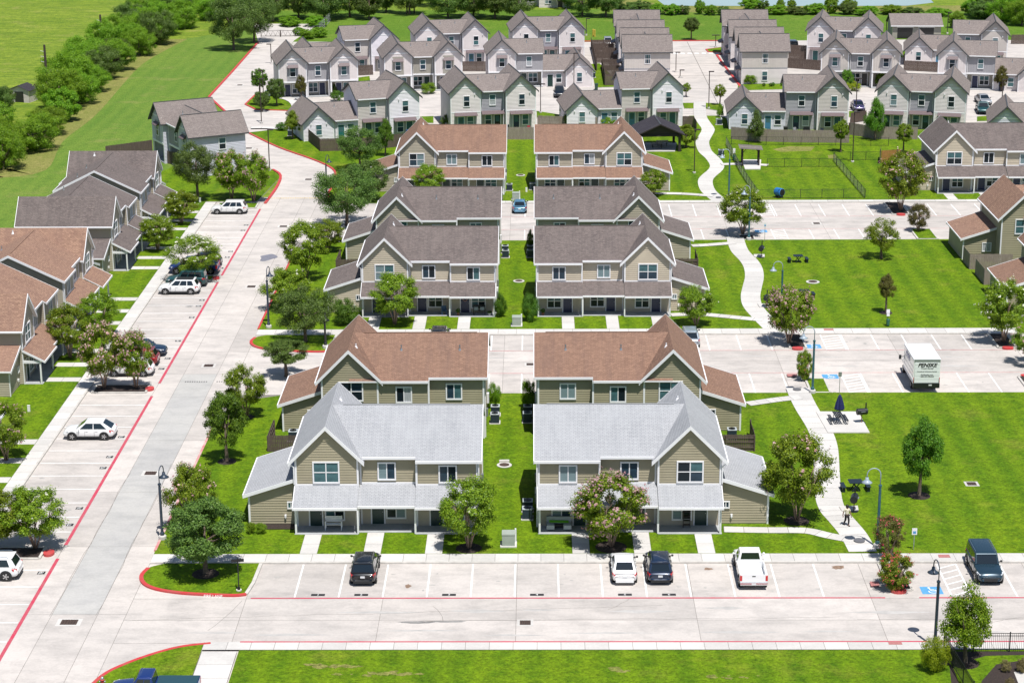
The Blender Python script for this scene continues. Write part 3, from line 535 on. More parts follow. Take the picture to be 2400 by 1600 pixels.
def clip_strip(poly, a, b):
    def half(P, f):
        out = []
        for i in range(len(P)):
            p, q = P[i], P[(i + 1) % len(P)]; fp, fq = f(p), f(q)
            if fp >= 0: out.append(p)
            if (fp > 0 and fq < 0) or (fp < 0 and fq > 0):
                t = fp / (fp - fq); out.append((p[0] + (q[0] - p[0]) * t, p[1] + (q[1] - p[1]) * t))
        return out
    P = half(poly, lambda p: p[1] - a)
    return half(P, lambda p: b - p[1]) if len(P) >= 3 else []
def lap(root, O, U, N, poly, m, h=0.21, d=0.035, single=False, wall=None):
    """lapped boards over a convex wall outline (u, v): joined into one part, or board by board under a wall"""
    O, U, N = Vector(O), Vector(U), Vector(N); v0 = min(p[1] for p in poly); v1 = max(p[1] for p in poly); n = max(1, round((v1 - v0) / h)); hh = (v1 - v0) / n; all_mb = MB()
    P3 = lambda u, v, o: O + U * u + Vector((0, 0, v)) + N * o
    if single:
        wall = MB().poly([P3(u, v, -0.005) for u, v in poly]).build('wall', m, root, uv=False)
    for k in range(n):
        a, b = v0 + k * hh, v0 + (k + 1) * hh; q = clip_strip(poly, a + 1e-5, b - 1e-5)
        if len(q) < 3: continue
        mb = MB() if single else all_mb
        mb.poly([P3(u, v, 0.004 + d * (b - v) / hh) for u, v in q])
        us = [u for u, v in q if v < a + 1e-3]
        if len(us) >= 2: mb.poly([P3(min(us), a, 0), P3(max(us), a, 0), P3(max(us), a, d + 0.004), P3(min(us), a, d + 0.004)])
        if single: mb.build('siding_board', m, wall, uv=False)
    if not single: o = all_mb.build('siding', m, root, uv=False); o["kind"] = "stuff"
def batten(root, O, U, N, poly, m, gap=0.42):
    """board and batten wall"""
    O, U, N = Vector(O), Vector(U), Vector(N); mb = MB(); P3 = lambda u, v, o: O + U * u + Vector((0, 0, v)) + N * o
    mb.poly([P3(u, v, 0) for u, v in poly]); u0 = min(p[0] for p in poly); u1 = max(p[0] for p in poly); n = max(1, round((u1 - u0) / gap))
    sw = [(v, u) for u, v in poly]
    for k in range(n + 1):
        u = u0 + (u1 - u0) * k / n; q = clip_strip(sw, max(u - 0.035, u0), min(u + 0.035, u1))
        if len(q) < 3: continue
        vs_ = [v for v, _ in q]; a, b = min(vs_), max(vs_); mb.hexa([P3(u - 0.03, a, 0), P3(u + 0.03, a, 0), P3(u + 0.03, a, 0.035), P3(u - 0.03, a, 0.035)], [P3(u - 0.03, b, 0), P3(u + 0.03, b, 0), P3(u + 0.03, b, 0.035), P3(u - 0.03, b, 0.035)])
    o = mb.build('siding', m, root, uv=False); o["kind"] = "stuff"
def flat_wall(root, pts, m, name='wall'): return MB().poly(pts).build(name, m, root, uv=False)

_wc = {}
def window(root, p, N, w, h, kind='2x2', frame=M_trim, seed=0):
    """frame with its muntins, standing proud of the wall, and one glass pane per light"""
    cols, rows = {'2x2': (2, 2), 'slide': (2, 1), 'hung': (1, 2)}[kind]; c = 0.11 if w > 0.9 else 0.09; key = (round(w, 2), round(h, 2), kind, frame.name)
    if key not in _wc:
        mb = MB(); mb.box(-w / 2 - c, w / 2 + c, -0.075, 0, -h / 2 - c * 1.15, -h / 2); mb.box(-w / 2 - c, w / 2 + c, -0.075, 0, h / 2, h / 2 + c)
        mb.box(-w / 2 - c, -w / 2, -0.07, 0, -h / 2, h / 2); mb.box(w / 2, w / 2 + c, -0.07, 0, -h / 2, h / 2); b = 0.03 if w > 0.7 else 0.025
        pw, ph = w / cols, h / rows; pm = []
        for i in range(1, cols): mb.box(-w / 2 + i * pw - b * 1.3, -w / 2 + i * pw + b * 1.3, -0.055, 0, -h / 2, h / 2)
        for j in range(1, rows): mb.box(-w / 2, w / 2, -0.05, 0, -h / 2 + j * ph - b, -h / 2 + j * ph + b)
        me = mb.mesh('window', frame, uv=False); g = []
        for gm in M_glass: g.append(MB().poly([(-pw / 2, 0, -ph / 2), (pw / 2, 0, -ph / 2), (pw / 2, 0, ph / 2), (-pw / 2, 0, ph / 2)]).mesh('pane', gm, uv=False))
        _wc[key] = (me, g, [(-w / 2 + (i + 0.5) * pw, -0.018, -h / 2 + (j + 0.5) * ph) for j in range(rows) for i in range(cols)])
    me, g, pos = _wc[key]; N = Vector(N); o = obj('window', me, root, p, math.atan2(N.x, -N.y)); rd = random.Random(seed * 7919 + int(p[0] * 131 + p[2] * 17)); base = rd.choice([0, 1, 1, 2, 2, 3, 4])
    for k, q in enumerate(pos):
        gi = base if kind == 'slide' and rd.random() < 0.5 else (1 if (rows == 2 and k >= cols and rd.random() < 0.7) else rd.choice([0, 4, base, base]))  # upper panes mostly teal: sky reflection put into the glass colour
        obj('pane', g[gi], o, q)
    return o
_dc = {}
def door(root, p, N, m, glazed=False, w=0.92, h=2.05):
    key = (m.name, glazed, w, h)
    if key not in _dc:
        a = MB().box(-w / 2, w / 2, -0.03, 0, 0, h); 
        for x0, x1, z0, z1 in ((-w * 0.36, -w * 0.06, 0.2, 0.85), (w * 0.06, w * 0.36, 0.2, 0.85)) if glazed else ((-w * 0.36, -w * 0.06, 0.2, 0.85), (w * 0.06, w * 0.36, 0.2, 0.85), (-w * 0.36, -w * 0.06, 1.05, 1.85), (w * 0.06, w * 0.36, 1.05, 1.85)): a.box(x0, x1, -0.042, -0.03, z0, z1)
        f = MB(); f.box(-w / 2 - 0.1, -w / 2, -0.06, 0, 0, h + 0.1); f.box(w / 2, w / 2 + 0.1, -0.06, 0, 0, h + 0.1); f.box(-w / 2, w / 2, -0.058, 0, h, h + 0.1)
        k = MB().cyl((w * 0.4, -0.03, 1.0), (w * 0.4, -0.09, 1.0), 0.03, n=8)
        _dc[key] = (a.mesh('door', m, uv=False), f.mesh('door_frame', M_trim, uv=False), k.mesh('door_handle', M_steel, uv=False), MB().box(-w * 0.34, w * 0.34, -0.045, -0.03, 1.0, 1.9).mesh('pane', M_glass[1], uv=False) if glazed else None)
    a, f, k, g = _dc[key]; N = Vector(N); o = obj('door', a, root, p, math.atan2(N.x, -N.y)); obj('door_frame', f, o); obj('door_handle', k, o)
    if g: obj('pane', g, o)
    return o
def roof_plane(root, pts, rm, edge=M_trim, t=0.13, name='roof'): return MB().slab(pts, t, 0, 1).build(name, [rm, edge], root)
def barge(root, a, b, m=M_trim, hgt=0.24, w=0.05, name='bargeboard'):
    a, b = Vector(a), Vector(b); mb = MB(); q = [Vector((0, 0, -hgt)), Vector((0, 0, 0.015))]; d = (b - a); s = Vector((d.y, -d.x, 0)); s = s.normalized() * w / 2 if s.length > 1e-4 else Vector((w / 2, 0, 0))
    mb.hexa([a + q[0] - s, a + q[0] + s, a + q[1] + s, a + q[1] - s], [b + q[0] - s, b + q[0] + s, b + q[1] + s, b + q[1] - s]); return mb.build(name, m, root, uv=False)
def small_vent(root, p, h=0.45):
    mb = MB().cyl(p, (p[0], p[1], p[2] + h), 0.055, n=8); mb.cyl((p[0], p[1], p[2] + h * 0.8), (p[0], p[1], p[2] + h), 0.075, 0.06, n=8); mb.cyl((p[0], p[1], p[2] - 0.12), (p[0], p[1], p[2] + 0.12), 0.17, 0.07, n=8); mb.build('roof_vent', M_trim if h < 0.4 else M_steel, root, uv=False)
def wall_light(root, p):
    mb = MB().box(p[0] - 0.07, p[0] + 0.07, p[1] - 0.16, p[1], p[2], p[2] + 0.2); mb.cyl((p[0], p[1] - 0.1, p[2] - 0.12), (p[0], p[1] - 0.1, p[2]), 0.05, 0.08, n=6); mb.build('wall_lamp', M_trim, root, uv=False)

def house_A(label, loc, rz, mirror, roof, wall, doorm, back=False, single=False, seed=0, porch_items=True, cat='townhouse'):
    """three-unit house with porch: gable bay at local x = 0, lean-to wing beyond it; mirror swaps the ends"""
    root = thing('townhouse', label, cat, (loc[0], loc[1], 0.0), rz, 'townhouses of the near streets'); W, D = 14.0, 10.5; x_ = (lambda x: W - x) if mirror else (lambda x: x); sg = -1 if mirror else 1
    rm, wm = ROOF[roof], WALL[wall]; PM = WALL['porch'] if wall in ('olive', 'tan', 'sage') else wm
    P = lambda x, y, z: (x_(x), y, z)
    def wl(x0, y0, x1, y1, N, prof, m=wm, sgl=False):
        """wall from (x0, y0) to (x1, y1); prof = (distance, height) outline"""
        O = Vector(P(x0, y0, 0)); E = Vector(P(x1, y1, 0)); U = (E - O).normalized(); lap(root, O, U, (N[0] * sg, N[1], 0), prof, m, single=sgl)
    GX, MX = 4.86, 9.24; AP = 8.12; gs = 1.0; ez = lambda y: 8.1 - 0.487 * abs(y - 5.25)      # underside heights
    sx = single
    # fronts
    wl(0, 0, GX, 0, (0, -1), [(0, 3.3), (GX, 3.3), (GX, 5.68), (GX / 2, 5.68 + GX / 2 * gs), (0, 5.68)], wm, sx)
    wl(GX, 0.4, MX, 0.4, (0, -1), [(0, 3.3), (MX - GX, 3.3), (MX - GX, 5.62), (0, 5.62)], wm, sx)
    wl(MX, 0, W, 0, (0, -1), [(0, 3.3), (W - MX, 3.3), (W - MX, 5.43), (0, 5.43)], wm, sx)
    for x0, x1, y in ((0, GX, 0), (GX, MX, 0.4), (MX, W, 0)): flat_wall(root, [P(x0, y, 0), P(x1, y, 0), P(x1, y, 3.3), P(x0, y, 3.3)], PM, 'porch_wall')
    # backs
    wl(0, D, GX, D, (0, 1), [(0, 0), (GX, 0), (GX, 5.68), (GX / 2, 5.68 + GX / 2 * gs), (0, 5.68)], wm, sx and back)
    wl(GX, D, MX, D, (0, 1), [(0, 0), (MX - GX, 0), (MX - GX, 5.43), (0, 5.43)], wm, sx and back); wl(MX, D - 0.4, W, D - 0.4, (0, 1), [(0, 0), (W - MX, 0), (W - MX, 5.62), (0, 5.62)], wm, sx and back)
    # ends and returns
    wl(0, 0, 0, D, (-1, 0), [(0, 0), (D, 0), (D, 5.68), (0, 5.68)]); wl(W, 0, W, D - 0.4, (1, 0), [(0, 0), (D - 0.4, 0), (D - 0.4, 5.62), (5.25, 8.05), (0, 5.5)])
    wl(GX, 0, GX, 0.4, (1, 0), [(0, 0), (0.4, 0), (0.4, 5.5), (0, 5.4)]); wl(MX, 0.4, MX, 0, (-1, 0), [(0, 0), (0.4, 0), (0.4, 5.5), (0, 5.5)]); wl(GX, D, GX, D + 0.01, (1, 0), [(0, 0), (0.01, 0), (0.01, 1), (0, 1)]); wl(MX, D, MX, D - 0.4, (1, 0), [(0, 0), (0.4, 0), (0.4, 5.5), (0, 5.5)])
    # roofs
    rx = GX / 2; zf = 8.25
    for (y0, xa, xb) in ((-0.3, MX, W + 0.3), (0.1, rx, MX)): roof_plane(root, [P(xa, 5.25, zf), P(xb, 5.25, zf), P(xb, y0, zf - 0.487 * (5.25 - y0)), P(xa, y0, zf - 0.487 * (5.25 - y0))], rm)
    for (y1, xa, xb) in ((D + 0.3, rx, MX), (D - 0.1, MX, W + 0.3)): roof_plane(root, [P(xa, 5.25, zf), P(xb, 5.25, zf), P(xb, y1, zf - 0.487 * (y1 - 5.25)), P(xa, y1, zf - 0.487 * (y1 - 5.25))], rm)
    gz = 8.32; ov = 0.45
    for xe in (-ov, GX + ov): roof_plane(root, [P(rx, -0.3, gz), P(rx, D + 0.3, gz), P(xe, D + 0.3, gz - gs * abs(xe - rx)), P(xe, -0.3, gz - gs * abs(xe - rx))], rm, t=0.15)
    for y in (-0.33, D + 0.33):
        for xe in (-ov - 0.02, GX + ov + 0.02): barge(root, P(rx, y, gz), P(xe, y, gz - gs * abs(xe - rx)), hgt=0.3)
    for y0, y1 in ((-0.33, 5.25), (5.25, D - 0.07)): barge(root, P(W + 0.32, y0, zf - 0.487 * abs(y0 - 5.25)), P(W + 0.32, y1, zf - 0.487 * abs(y1 - 5.25)))
    for xa, xb, y in ((MX, W + 0.3, -0.33), (GX + 0.3, MX, 0.07), (GX + 0.3, MX, D + 0.33), (MX, W + 0.3, D - 0.07)):
        z = zf - 0.487 * abs(y - 5.25) + 0.01; MB().box(x_(xa), x_(xb), y - 0.05, y + 0.05, z - 0.2, z).build('gutter', M_trim, root, uv=False)
    for xe in (-ov - 0.05, GX + ov + 0.05): 
        z = gz - gs * abs(xe - rx) + 0.02
        if xe < 0: MB().box(x_(xe) - 0.05, x_(xe) + 0.05, -0.3, D + 0.3, z - 0.13, z).build('gutter', M_trim, root, uv=False)
    MB().box(x_(rx + 0.9), x_(W - 0.7), 5.19, 5.31, zf - 0.02, zf + 0.045).build('ridge_cap', rm, root)
    # corner boards and downspouts
    cb = MB()
    for x, y, s in ((0.06, -0.03, 5.6), (GX - 0.06, -0.03, 5.6), (MX + 0.06, -0.03, 5.45), (W - 0.06, -0.03, 5.45), (GX + 0.12, 0.37, 5.5), (0.06, D + 0.03, 5.6), (GX, D + 0.03, 5.4), (MX, D + 0.03, 5.5), (W - 0.06, D - 0.37, 5.5)):
        MB().box(x_(x) - 0.075, x_(x) + 0.075, y - 0.045, y + 0.045, 0.1, s).build('corner_board', M_trim, root, uv=False)
    for x, y, z1 in ((W + 0.08, -0.2, 5.4), (W + 0.08, D - 0.7, 5.4)): MB().bar(P(x, y, 0.1), P(x, y, z1), 0.09, 0.09).build('downspout', M_trim, root, uv=False)
    mb = MB(); mb.bar(P(-0.08, -0.12, 3.6), P(-0.08, -0.12, 5.0), 0.09, 0.09); mb.bar(P(-0.08, -0.12, 5.0), P(-0.42, -0.22, 5.3), 0.09, 0.09); mb.build('downspout', M_trim, root, uv=False)
    # upper windows
    F = (0, -1, 0); B = (0, 1, 0); fa = 0.04
    window(root, P(rx - 0.05, -fa, 4.55), F, 1.85, 1.55, '2x2', seed=seed + 1); window(root, P(7.0, 0.4 - fa, 4.5), F, 1.2, 1.25, 'slide', seed=seed + 2); window(root, P(11.7, -fa, 4.4), F, 1.2, 1.25, 'slide', seed=seed + 3)
    if back: window(root, P(rx + 0.15, D + fa, 4.55), B, 1.85, 1.55, '2x2', seed=seed + 4); window(root, P(7.1, D + fa, 4.25), B, 1.2, 1.25, 'slide', seed=seed + 5); window(root, P(11.4, D - 0.4 + fa, 4.4), B, 1.2, 1.25, 'slide', seed=seed + 6)
    MB().box(x_(rx) - 0.28, x_(rx) + 0.28, -0.06, 0, 7.05, 7.3).build('gable_vent', wm, root, uv=False)
    if back: MB().box(x_(rx) - 0.28, x_(rx) + 0.28, D, D + 0.06, 7.05, 7.3).build('gable_vent', wm, root, uv=False)
    # porch
    for x0, x1, yf, dx, wx in ((0, GX, -1.75, 1.5, 2.95), (GX, MX, -1.35, 6.25, 7.65), (MX, W, -1.72, 10.8, 12.2)):
        yw = 0.4 if x0 == GX else 0.0
        MB().box(x_(x0), x_(x1), yf, yw + 0.02, 0.0, 0.16).build('porch_floor', [M_porch], root, uv=False)
        xo0, xo1 = (x0 - (0.05 if x0 == 0 else 0), x1 + (0.05 if x1 == W else 0)); ye = yf - 0.35; zt, ze = 3.5, 3.5 - 0.52 * (yw - ye)
        roof_plane(root, [P(xo0, yw, zt), P(xo1, yw, zt), P(xo1, ye, ze), P(xo0, ye, ze)], rm, t=0.1, name='porch_roof')
        MB().box(x_(xo0), x_(xo1), ye - 0.05, ye + 0.05, ze - 0.17, ze + 0.015).build('gutter', M_trim, root, uv=False)
        MB().box(x_(x0), x_(x1), yw - 0.05, yw + 0.0, zt - 0.05, zt + 0.1).build('flashing_board', M_trim, root, uv=False)
        MB().box(x_(x0 + 0.05), x_(x1 - 0.05), yf + 0.1, yf + 0.26, 2.16, 2.42).build('porch_beam', M_trim, root, uv=False)
        door(root, P(dx, yw - 0.01, 0.17), F, doorm); window(root, P(wx, yw - 0.012, 1.38), F, 1.35, 1.35, '2x2', seed=seed + int(x0) + 8)
    for x, yf in ((0.12, -1.62), (GX, -1.62), (MX, -1.6), (W - 0.12, -1.6)): MB().box(x_(x) - 0.07, x_(x) + 0.07, yf - 0.07, yf + 0.07, 0.16, 2.2).build('porch_post', M_trim, root, uv=False)
    for x in (0.1, W - 0.1): barge(root, P(x + (-0.16 if x < 1 else 0.16), 0, 3.52), P(x + (-0.16 if x < 1 else 0.16), -2.12, 2.42), hgt=0.2); MB().box(x_(x) - 0.06, x_(x) + 0.06, -1.6, 0, 2.16, 2.42).build('porch_beam', M_trim, root, uv=False)
    # lean-to wing
    wx0, wx1, wy0, wy1 = -3.75, 0.0, 0.4, 8.2; zl, zh = 2.62, 3.86
    wl(wx0, wy0, wx1, wy0, (0, -1), [(0, 0), (3.75, 0), (3.75, zh - 0.1), (0, zl)], wm, sx); wl(wx0, wy1, wx1, wy1, (0, 1), [(0, 0), (3.75, 0), (3.75, zh - 0.1), (0, zl)], wm, sx and back); wl(wx0, wy0, wx0, wy1, (-1, 0), [(0, 0), (wy1 - wy0, 0), (wy1 - wy0, zl), (0, zl)])
    sl = 0.325; roof_plane(root, [P(wx1, wy0 - 0.3, 3.98), P(wx1, wy1 + 0.3, 3.98), P(wx0 - 0.35, wy1 + 0.3, 3.98 - sl * 4.1), P(wx0 - 0.35, wy0 - 0.3, 3.98 - sl * 4.1)], rm, t=0.13, name='wing_roof')
    for y in (wy0 - 0.33, wy1 + 0.33): barge(root, P(wx1, y, 3.99), P(wx0 - 0.37, y, 3.99 - sl * 4.12), hgt=0.26)
    MB().box(x_(wx0 - 0.35) - 0.05, x_(wx0 - 0.35) + 0.05, wy0 - 0.3, wy1 + 0.3, 2.52, 2.66).build('gutter', M_trim, root, uv=False)
    for y, s in ((wy0 - 0.03, 1), (wy1 + 0.03, 1)): MB().box(x_(wx0 + 0.06) - 0.075, x_(wx0 + 0.06) + 0.075, y - 0.045, y + 0.045, 0.05, zl).build('corner_board', M_trim, root, uv=False)
    window(root, P(-0.45, wy0 - fa, 1.72), F, 0.42, 0.42, 'slide', seed=seed); 
    if back: window(root, P(-1.0, wy1 + fa, 1.6), B, 0.9, 0.9, 'slide', seed=seed)
    wall_light(root, P(-0.9, wy0 - 0.03, 0.75))
    rd = random.Random(seed)
    for x in (6.9, 11.8): y = 5.25 + (2.0 if back else 2.6); small_vent(root, P(x + rd.uniform(-0.3, 0.3), y, zf - 0.487 * abs(y - 5.25)))
    y = D - 2.2 if back else 7.6; small_vent(root, P(rx + 0.45, y, gz - gs * 0.45), 0.3)
    for k, yy in enumerate((2.2, 3.1, 6.8)): MB().box(x_(W) + (0.02 if not mirror else -0.24), x_(W) + (0.24 if not mirror else -0.02), yy, yy + 0.35, 1.1, 1.8 + 0.2 * (k % 2)).build('meter_box', M_trim if k % 2 else M_steel, root, uv=False)
    return root

def house_B(label, apex, rz, style='rear', sp=8.65, depth=10.2, gw=4.7, wing=None, pal=('cream', 'bluegrey', 'white'), seed=0, doors=('teal', 'black', 'blue')):
    """two-storey house of gabled bays; apex = foot of the (left) gable, wing = 'L' or 'R' adds the low gabled wing instead of a second bay"""
    root = thing('row_house', label, 'townhouse', (apex[0], apex[1], 0.0), rz, 'grey-roofed houses at the back'); c = math.cos(rz); s = math.sin(rz); rm = ROOF['taupe']; gm, cm, wm = (WALL[k] for k in pal); F = (0, -1, 0); sk = batten if style == 'front' else lap
    hw = gw / 2; gs = 0.95; AP = 8.5; ov = 0.42; ze = AP - gs * (hw + ov); wz = AP - 0.15 - gs * hw; front = style == 'front'; z0 = 2.85 if front else 0.0; rec = 0.8
    cz = 7.85; ce = 5.85; cy0, cy1 = rec, depth - rec; my = (cy0 + cy1) / 2; csl = (cz - ce) / (my - cy0 + 0.4)
    def gable(x, two=True):
        ap, w2 = (AP, wz) if two else (5.35, 5.2 - gs * hw); zz = z0 if two else 0.0; top = ap - 0.15
        for y, N in ((0, F), (depth, (0, 1, 0))):
            (sk if two and N is F else lap)(root, (x - hw, y, 0), (1, 0, 0), N, [(0, zz if N is F else 0), (gw, zz if N is F else 0), (gw, w2), (hw, top), (0, w2)], gm if two else wm)
            for e in (-1, 1): barge(root, (x, y + (-0.45 if N is F else 0.45), ap), (x + e * (hw + ov + 0.02), y + (-0.45 if N is F else 0.45), ap - gs * (hw + ov + 0.02)), M_darktrim, 0.26)
        for e in (-1, 1):
            (lap)(root, (x + e * hw, 0, 0), (0, 1, 0), (e, 0, 0), [(0, 0), (depth, 0), (depth, w2), (0, w2)], gm if two else wm)
            roof_plane(root, [(x, -0.45, ap), (x, depth + 0.45, ap), (x + e * (hw + ov), depth + 0.45, ap - gs * (hw + ov)), (x + e * (hw + ov), -0.45, ap - gs * (hw + ov))], rm, M_darktrim, 0.14)
        MB().box(x - 0.08, x + 0.08, -0.4, depth + 0.4, ap - 0.03, ap + 0.03).build('ridge_cap', M_darktrim, root, uv=False)
        zb = w2 + 0.42; hb = (top - zb) / gs; MB().box(x - hb, x + hb, -0.05, 0, zb, zb + 0.2).build('band_board', M_trim, root, uv=False); MB().box(x - 0.3, x + 0.3, -0.06, 0, zb + 0.5, zb + 0.65).build('gable_vent', M_trim, root, uv=False)
        for e in (-1, 1): MB().box(x + e * (hw - 0.05) - 0.07, x + e * (hw - 0.05) + 0.07, -0.045, 0.03, zz, w2).build('corner_board', M_trim, root, uv=False)
        if two:
            if front:
                MB().box(x - 0.95, x + 0.95, -0.05, 0, 2.95, wz - 0.05).build('bay_panel', cm, root, uv=False); window(root, (x, -0.05, 4.55), F, 0.85, 1.55, 'hung', seed=seed); awning(x - 0.9, x + 0.9, -0.05, 5.75, 0.55, 0.45)
                MB().box(x - hw - 0.02, x + hw + 0.02, -0.08, 0.1, 2.68, 2.95).build('porch_beam', M_trim, root, uv=False)
            else:
                window(root, (x + 0.15, -0.04, 4.55), F, 0.85, 1.55, 'hung', seed=seed); MB().box(x - hw, x + hw, -0.05, 0, 2.75, 2.95).build('band_board', M_trim, root, uv=False)
            wall_light(root, (x + (-0.9 if seed % 2 else 1.4), -0.03, 5.55))
        else: window(root, (x, -0.04, 1.75), F, 0.85, 1.5, 'hung', seed=seed + 3); wall_light(root, (x - 1.2, -0.03, 2.6)); wall_light(root, (x + 1.2, -0.03, 2.6))
    def awning(x0, x1, y, z, out, drop):
        mb = MB().slab([(x0, y, z), (x1, y, z), (x1 + 0.02, y - out, z - drop), (x0 - 0.02, y - out, z - drop)], 0.05, 0, 0)
        for e in (x0, x1): mb.poly([(e, y, z), (e, y - out, z - drop), (e, y, z - drop)])
        mb.build('awning', M_awn, root, uv=False)
    def ground(x0, x1, y, k, dm):
        """door and window of one unit"""
        xm = (x0 + x1) / 2
        if front:
            yw = y + 1.5; flat_wall(root, [(x0, yw, 0), (x1, yw, 0), (x1, yw, 2.85), (x0, yw, 2.85)], WALL['putty'], 'porch_wall'); MB().box(x0, x1, y - 0.1, yw, 0, 0.15).build('porch_floor', M_porch, root, uv=False)
            MB().poly([(x0, y, 2.75), (x1, y, 2.75), (x1, yw, 2.75), (x0, yw, 2.75)]).build('porch_ceiling', M_trim, root, uv=False)
            door(root, (xm + 0.8 * (1 if k % 2 else -1), yw - 0.01, 0.15), F, DOOR[dm]); window(root, (xm - 0.75 * (1 if k % 2 else -1), yw - 0.012, 1.45), F, 1.45, 1.45, '2x2', seed=seed + k)
            for x in (x0 + 0.12, x1 - 0.12): MB().box(x - 0.12, x + 0.12, y - 0.02, y + 0.2, 0.15, 2.7).build('porch_post', M_trim, root, uv=False)
        else:
            awning(xm - 1.75, xm + 1.75, y, 2.85, 0.9, 0.42); door(root, (xm + (0.75 if k % 2 else -0.75), y - 0.02, 0.1), F, DOOR[dm], True); window(root, (xm + (-0.7 if k % 2 else 0.7), y - 0.04, 1.4), F, 0.9, 1.5, 'hung', seed=seed + k + 4)
            MB().box(xm - 1.7, xm + 1.7, y - 0.035, y, 0.0, 2.4).build('entry_panel', WALL['putty' if k % 2 else 'grey'], root, uv=False)
    def centre(x0, x1, two=True):
        sk2 = sk if two else lap
        if two: sk2(root, (x0, cy0, 0), (1, 0, 0), F, [(0, z0), (x1 - x0, z0), (x1 - x0, ce + 0.1), (0, ce + 0.1)], cm); zt, zr, sl = ce, cz, csl
        else: lap(root, (x0, cy0, 0), (1, 0, 0), F, [(0, 0), (x1 - x0, 0), (x1 - x0, 2.85), (0, 2.85)], wm); zt, zr, sl = 2.85, 5.0, (5.0 - 2.85) / (my - cy0 + 0.4)
        lap(root, (x0, cy1, 0), (1, 0, 0), (0, 1, 0), [(0, 0), (x1 - x0, 0), (x1 - x0, zt), (0, zt)], cm if two else wm)
        a = hw if two else 0.0; xa = x0 - (a if x0 > -hw - 0.1 else 0.35); xb = x1 + (a if abs(x1 - round(x1)) >= 0 and x1 > x0 else 0)
        return zt, zr, sl
    def croof(xa, xb, zr, sl, sides, zt):
        for y0, y1 in ((my, cy0 - 0.4), (my, cy1 + 0.4)): roof_plane(root, [(xa, my, zr), (xb, my, zr), (xb, y1, zr - sl * (my - cy0 + 0.4)), (xa, y1, zr - sl * (my - cy0 + 0.4))], rm, M_darktrim, 0.13)
        MB().box(xa, xb, my - 0.07, my + 0.07, zr - 0.03, zr + 0.03).build('ridge_cap', M_darktrim, root, uv=False)
    def gut(xa, xb, zt): MB().box(xa, xb, cy0 - 0.46, cy0 - 0.36, zt - 0.1, zt + 0.06).build('gutter', M_trim, root, uv=False)
    def dspout(x, z): MB().bar((x, cy0 - 0.08, 0.1), (x, cy0 - 0.08, z), 0.08, 0.08).build('downspout', M_trim, root, uv=False)
    gable(0)
    if wing is None:
        gable(sp); zt, zr, sl = centre(hw, sp - hw); croof(0, sp, zr, sl, None, zt); gut(hw, sp - hw, zt); window(root, ((hw + sp - hw) / 2, cy0 - 0.05, 4.5), F, 0.85, 1.55, 'hung', seed=seed + 1); dspout(hw + 0.25, zt); dspout(sp - hw - 0.25, zt)
        for k, (a, b, y) in enumerate(((-hw, hw, 0), (hw, sp - hw, cy0), (sp - hw, sp + hw, 0))): ground(a, b, y, k, doors[k])
        for x in (sp * 0.3, sp * 0.62): small_vent(root, (x, my - 1.3, zr - sl * 1.3))
        if front: MB().box(hw, sp - hw, cy0 - 0.08, cy0 + 0.1, 2.68, 2.95).build('porch_beam', M_trim, root, uv=False)
    else:
        e = -1 if wing == 'L' else 1; xs = lambda a, b: (a, b) if a < b else (b, a)
        a, b = xs(e * hw, e * 7.1); zt, zr, sl = centre(a, b); aa, bb = xs(0, e * 7.4); croof(aa, bb, zr, sl, None, zt); gut(a, b, zt); window(root, ((a + b) / 2, cy0 - 0.05, 4.5), F, 0.85, 1.55, 'hung', seed=seed + 1); dspout(e * (hw + 0.2), zt)
        xe = e * 7.1; lap(root, (xe, cy0, 0), (0, 1, 0), (e, 0, 0), [(0, 0), (cy1 - cy0, 0), (cy1 - cy0, ce), ((cy1 - cy0) / 2, cz - 0.12), (0, ce)], gm)
        for y1 in (cy0 - 0.4, cy1 + 0.4): barge(root, (e * 7.42, my, zr), (e * 7.42, y1, zr - sl * (my - cy0 + 0.4)), M_darktrim, 0.24)
        a2, b2 = xs(e * 7.1, e * (13.4 - hw)); z2, r2, s2 = centre(a2, b2, False); aa, bb = xs(e * 7.1, e * 13.4); croof(aa, bb, r2, s2, None, z2); gut(a2, b2, z2); gable(e * 13.4, False)
        ground(-hw, hw, 0, 1, doors[0]); ground(a, b, cy0, 0, doors[1]); xm = (a2 + b2) / 2
        door(root, (xm - 0.7, cy0 - 0.05, 0.1), F, DOOR[doors[2]], not front); window(root, (xm + 0.8, cy0 - 0.05, 1.5), F, 0.9, 1.4, 'hung', seed=seed + 5)
        for x, y, z, d in ((e * 4.5, my - 1.3, zr - sl * 1.3, 0), (e * 10, my - 1.2, r2 - s2 * 1.2, 0)): small_vent(root, (x, y, z))
        if front: MB().box(a, b, cy0 - 0.08, cy0 + 0.1, 2.68, 2.95).build('porch_beam', M_trim, root, uv=False)
    return root
XL, XR = -18.5, 14.1      # west ends of the left column, east end of the right column
house_A('triplex with pale grey roof and tan siding, bench on its porch, beside the left street', (XL, 145.3), 0, False, 'pale', 'olive', DOOR['green'], single=True, seed=1)
house_A('triplex with pale grey roof and tan siding, green-cushioned sofa on its porch', (XR - 14, 145.3), 0, True, 'pale', 'olive', DOOR['green'], single=True, seed=2)
house_A('brown-roofed olive triplex seen from its back, behind the left pale-roofed triplex', (XL + 14, 175.7), math.pi, True, 'brown', 'sage', DOOR['green'], True, True, seed=3)
house_A('brown-roofed olive triplex seen from its back, behind the right pale-roofed triplex', (XR, 175.7), math.pi, False, 'brown', 'sage', DOOR['green'], True, True, seed=4)
house_A('beige triplex with dark grey-brown roof and a wreath on its navy door', (XL + 0.2, 205.4), 0, False, 'grey', 'tan', DOOR['navy'], seed=5)
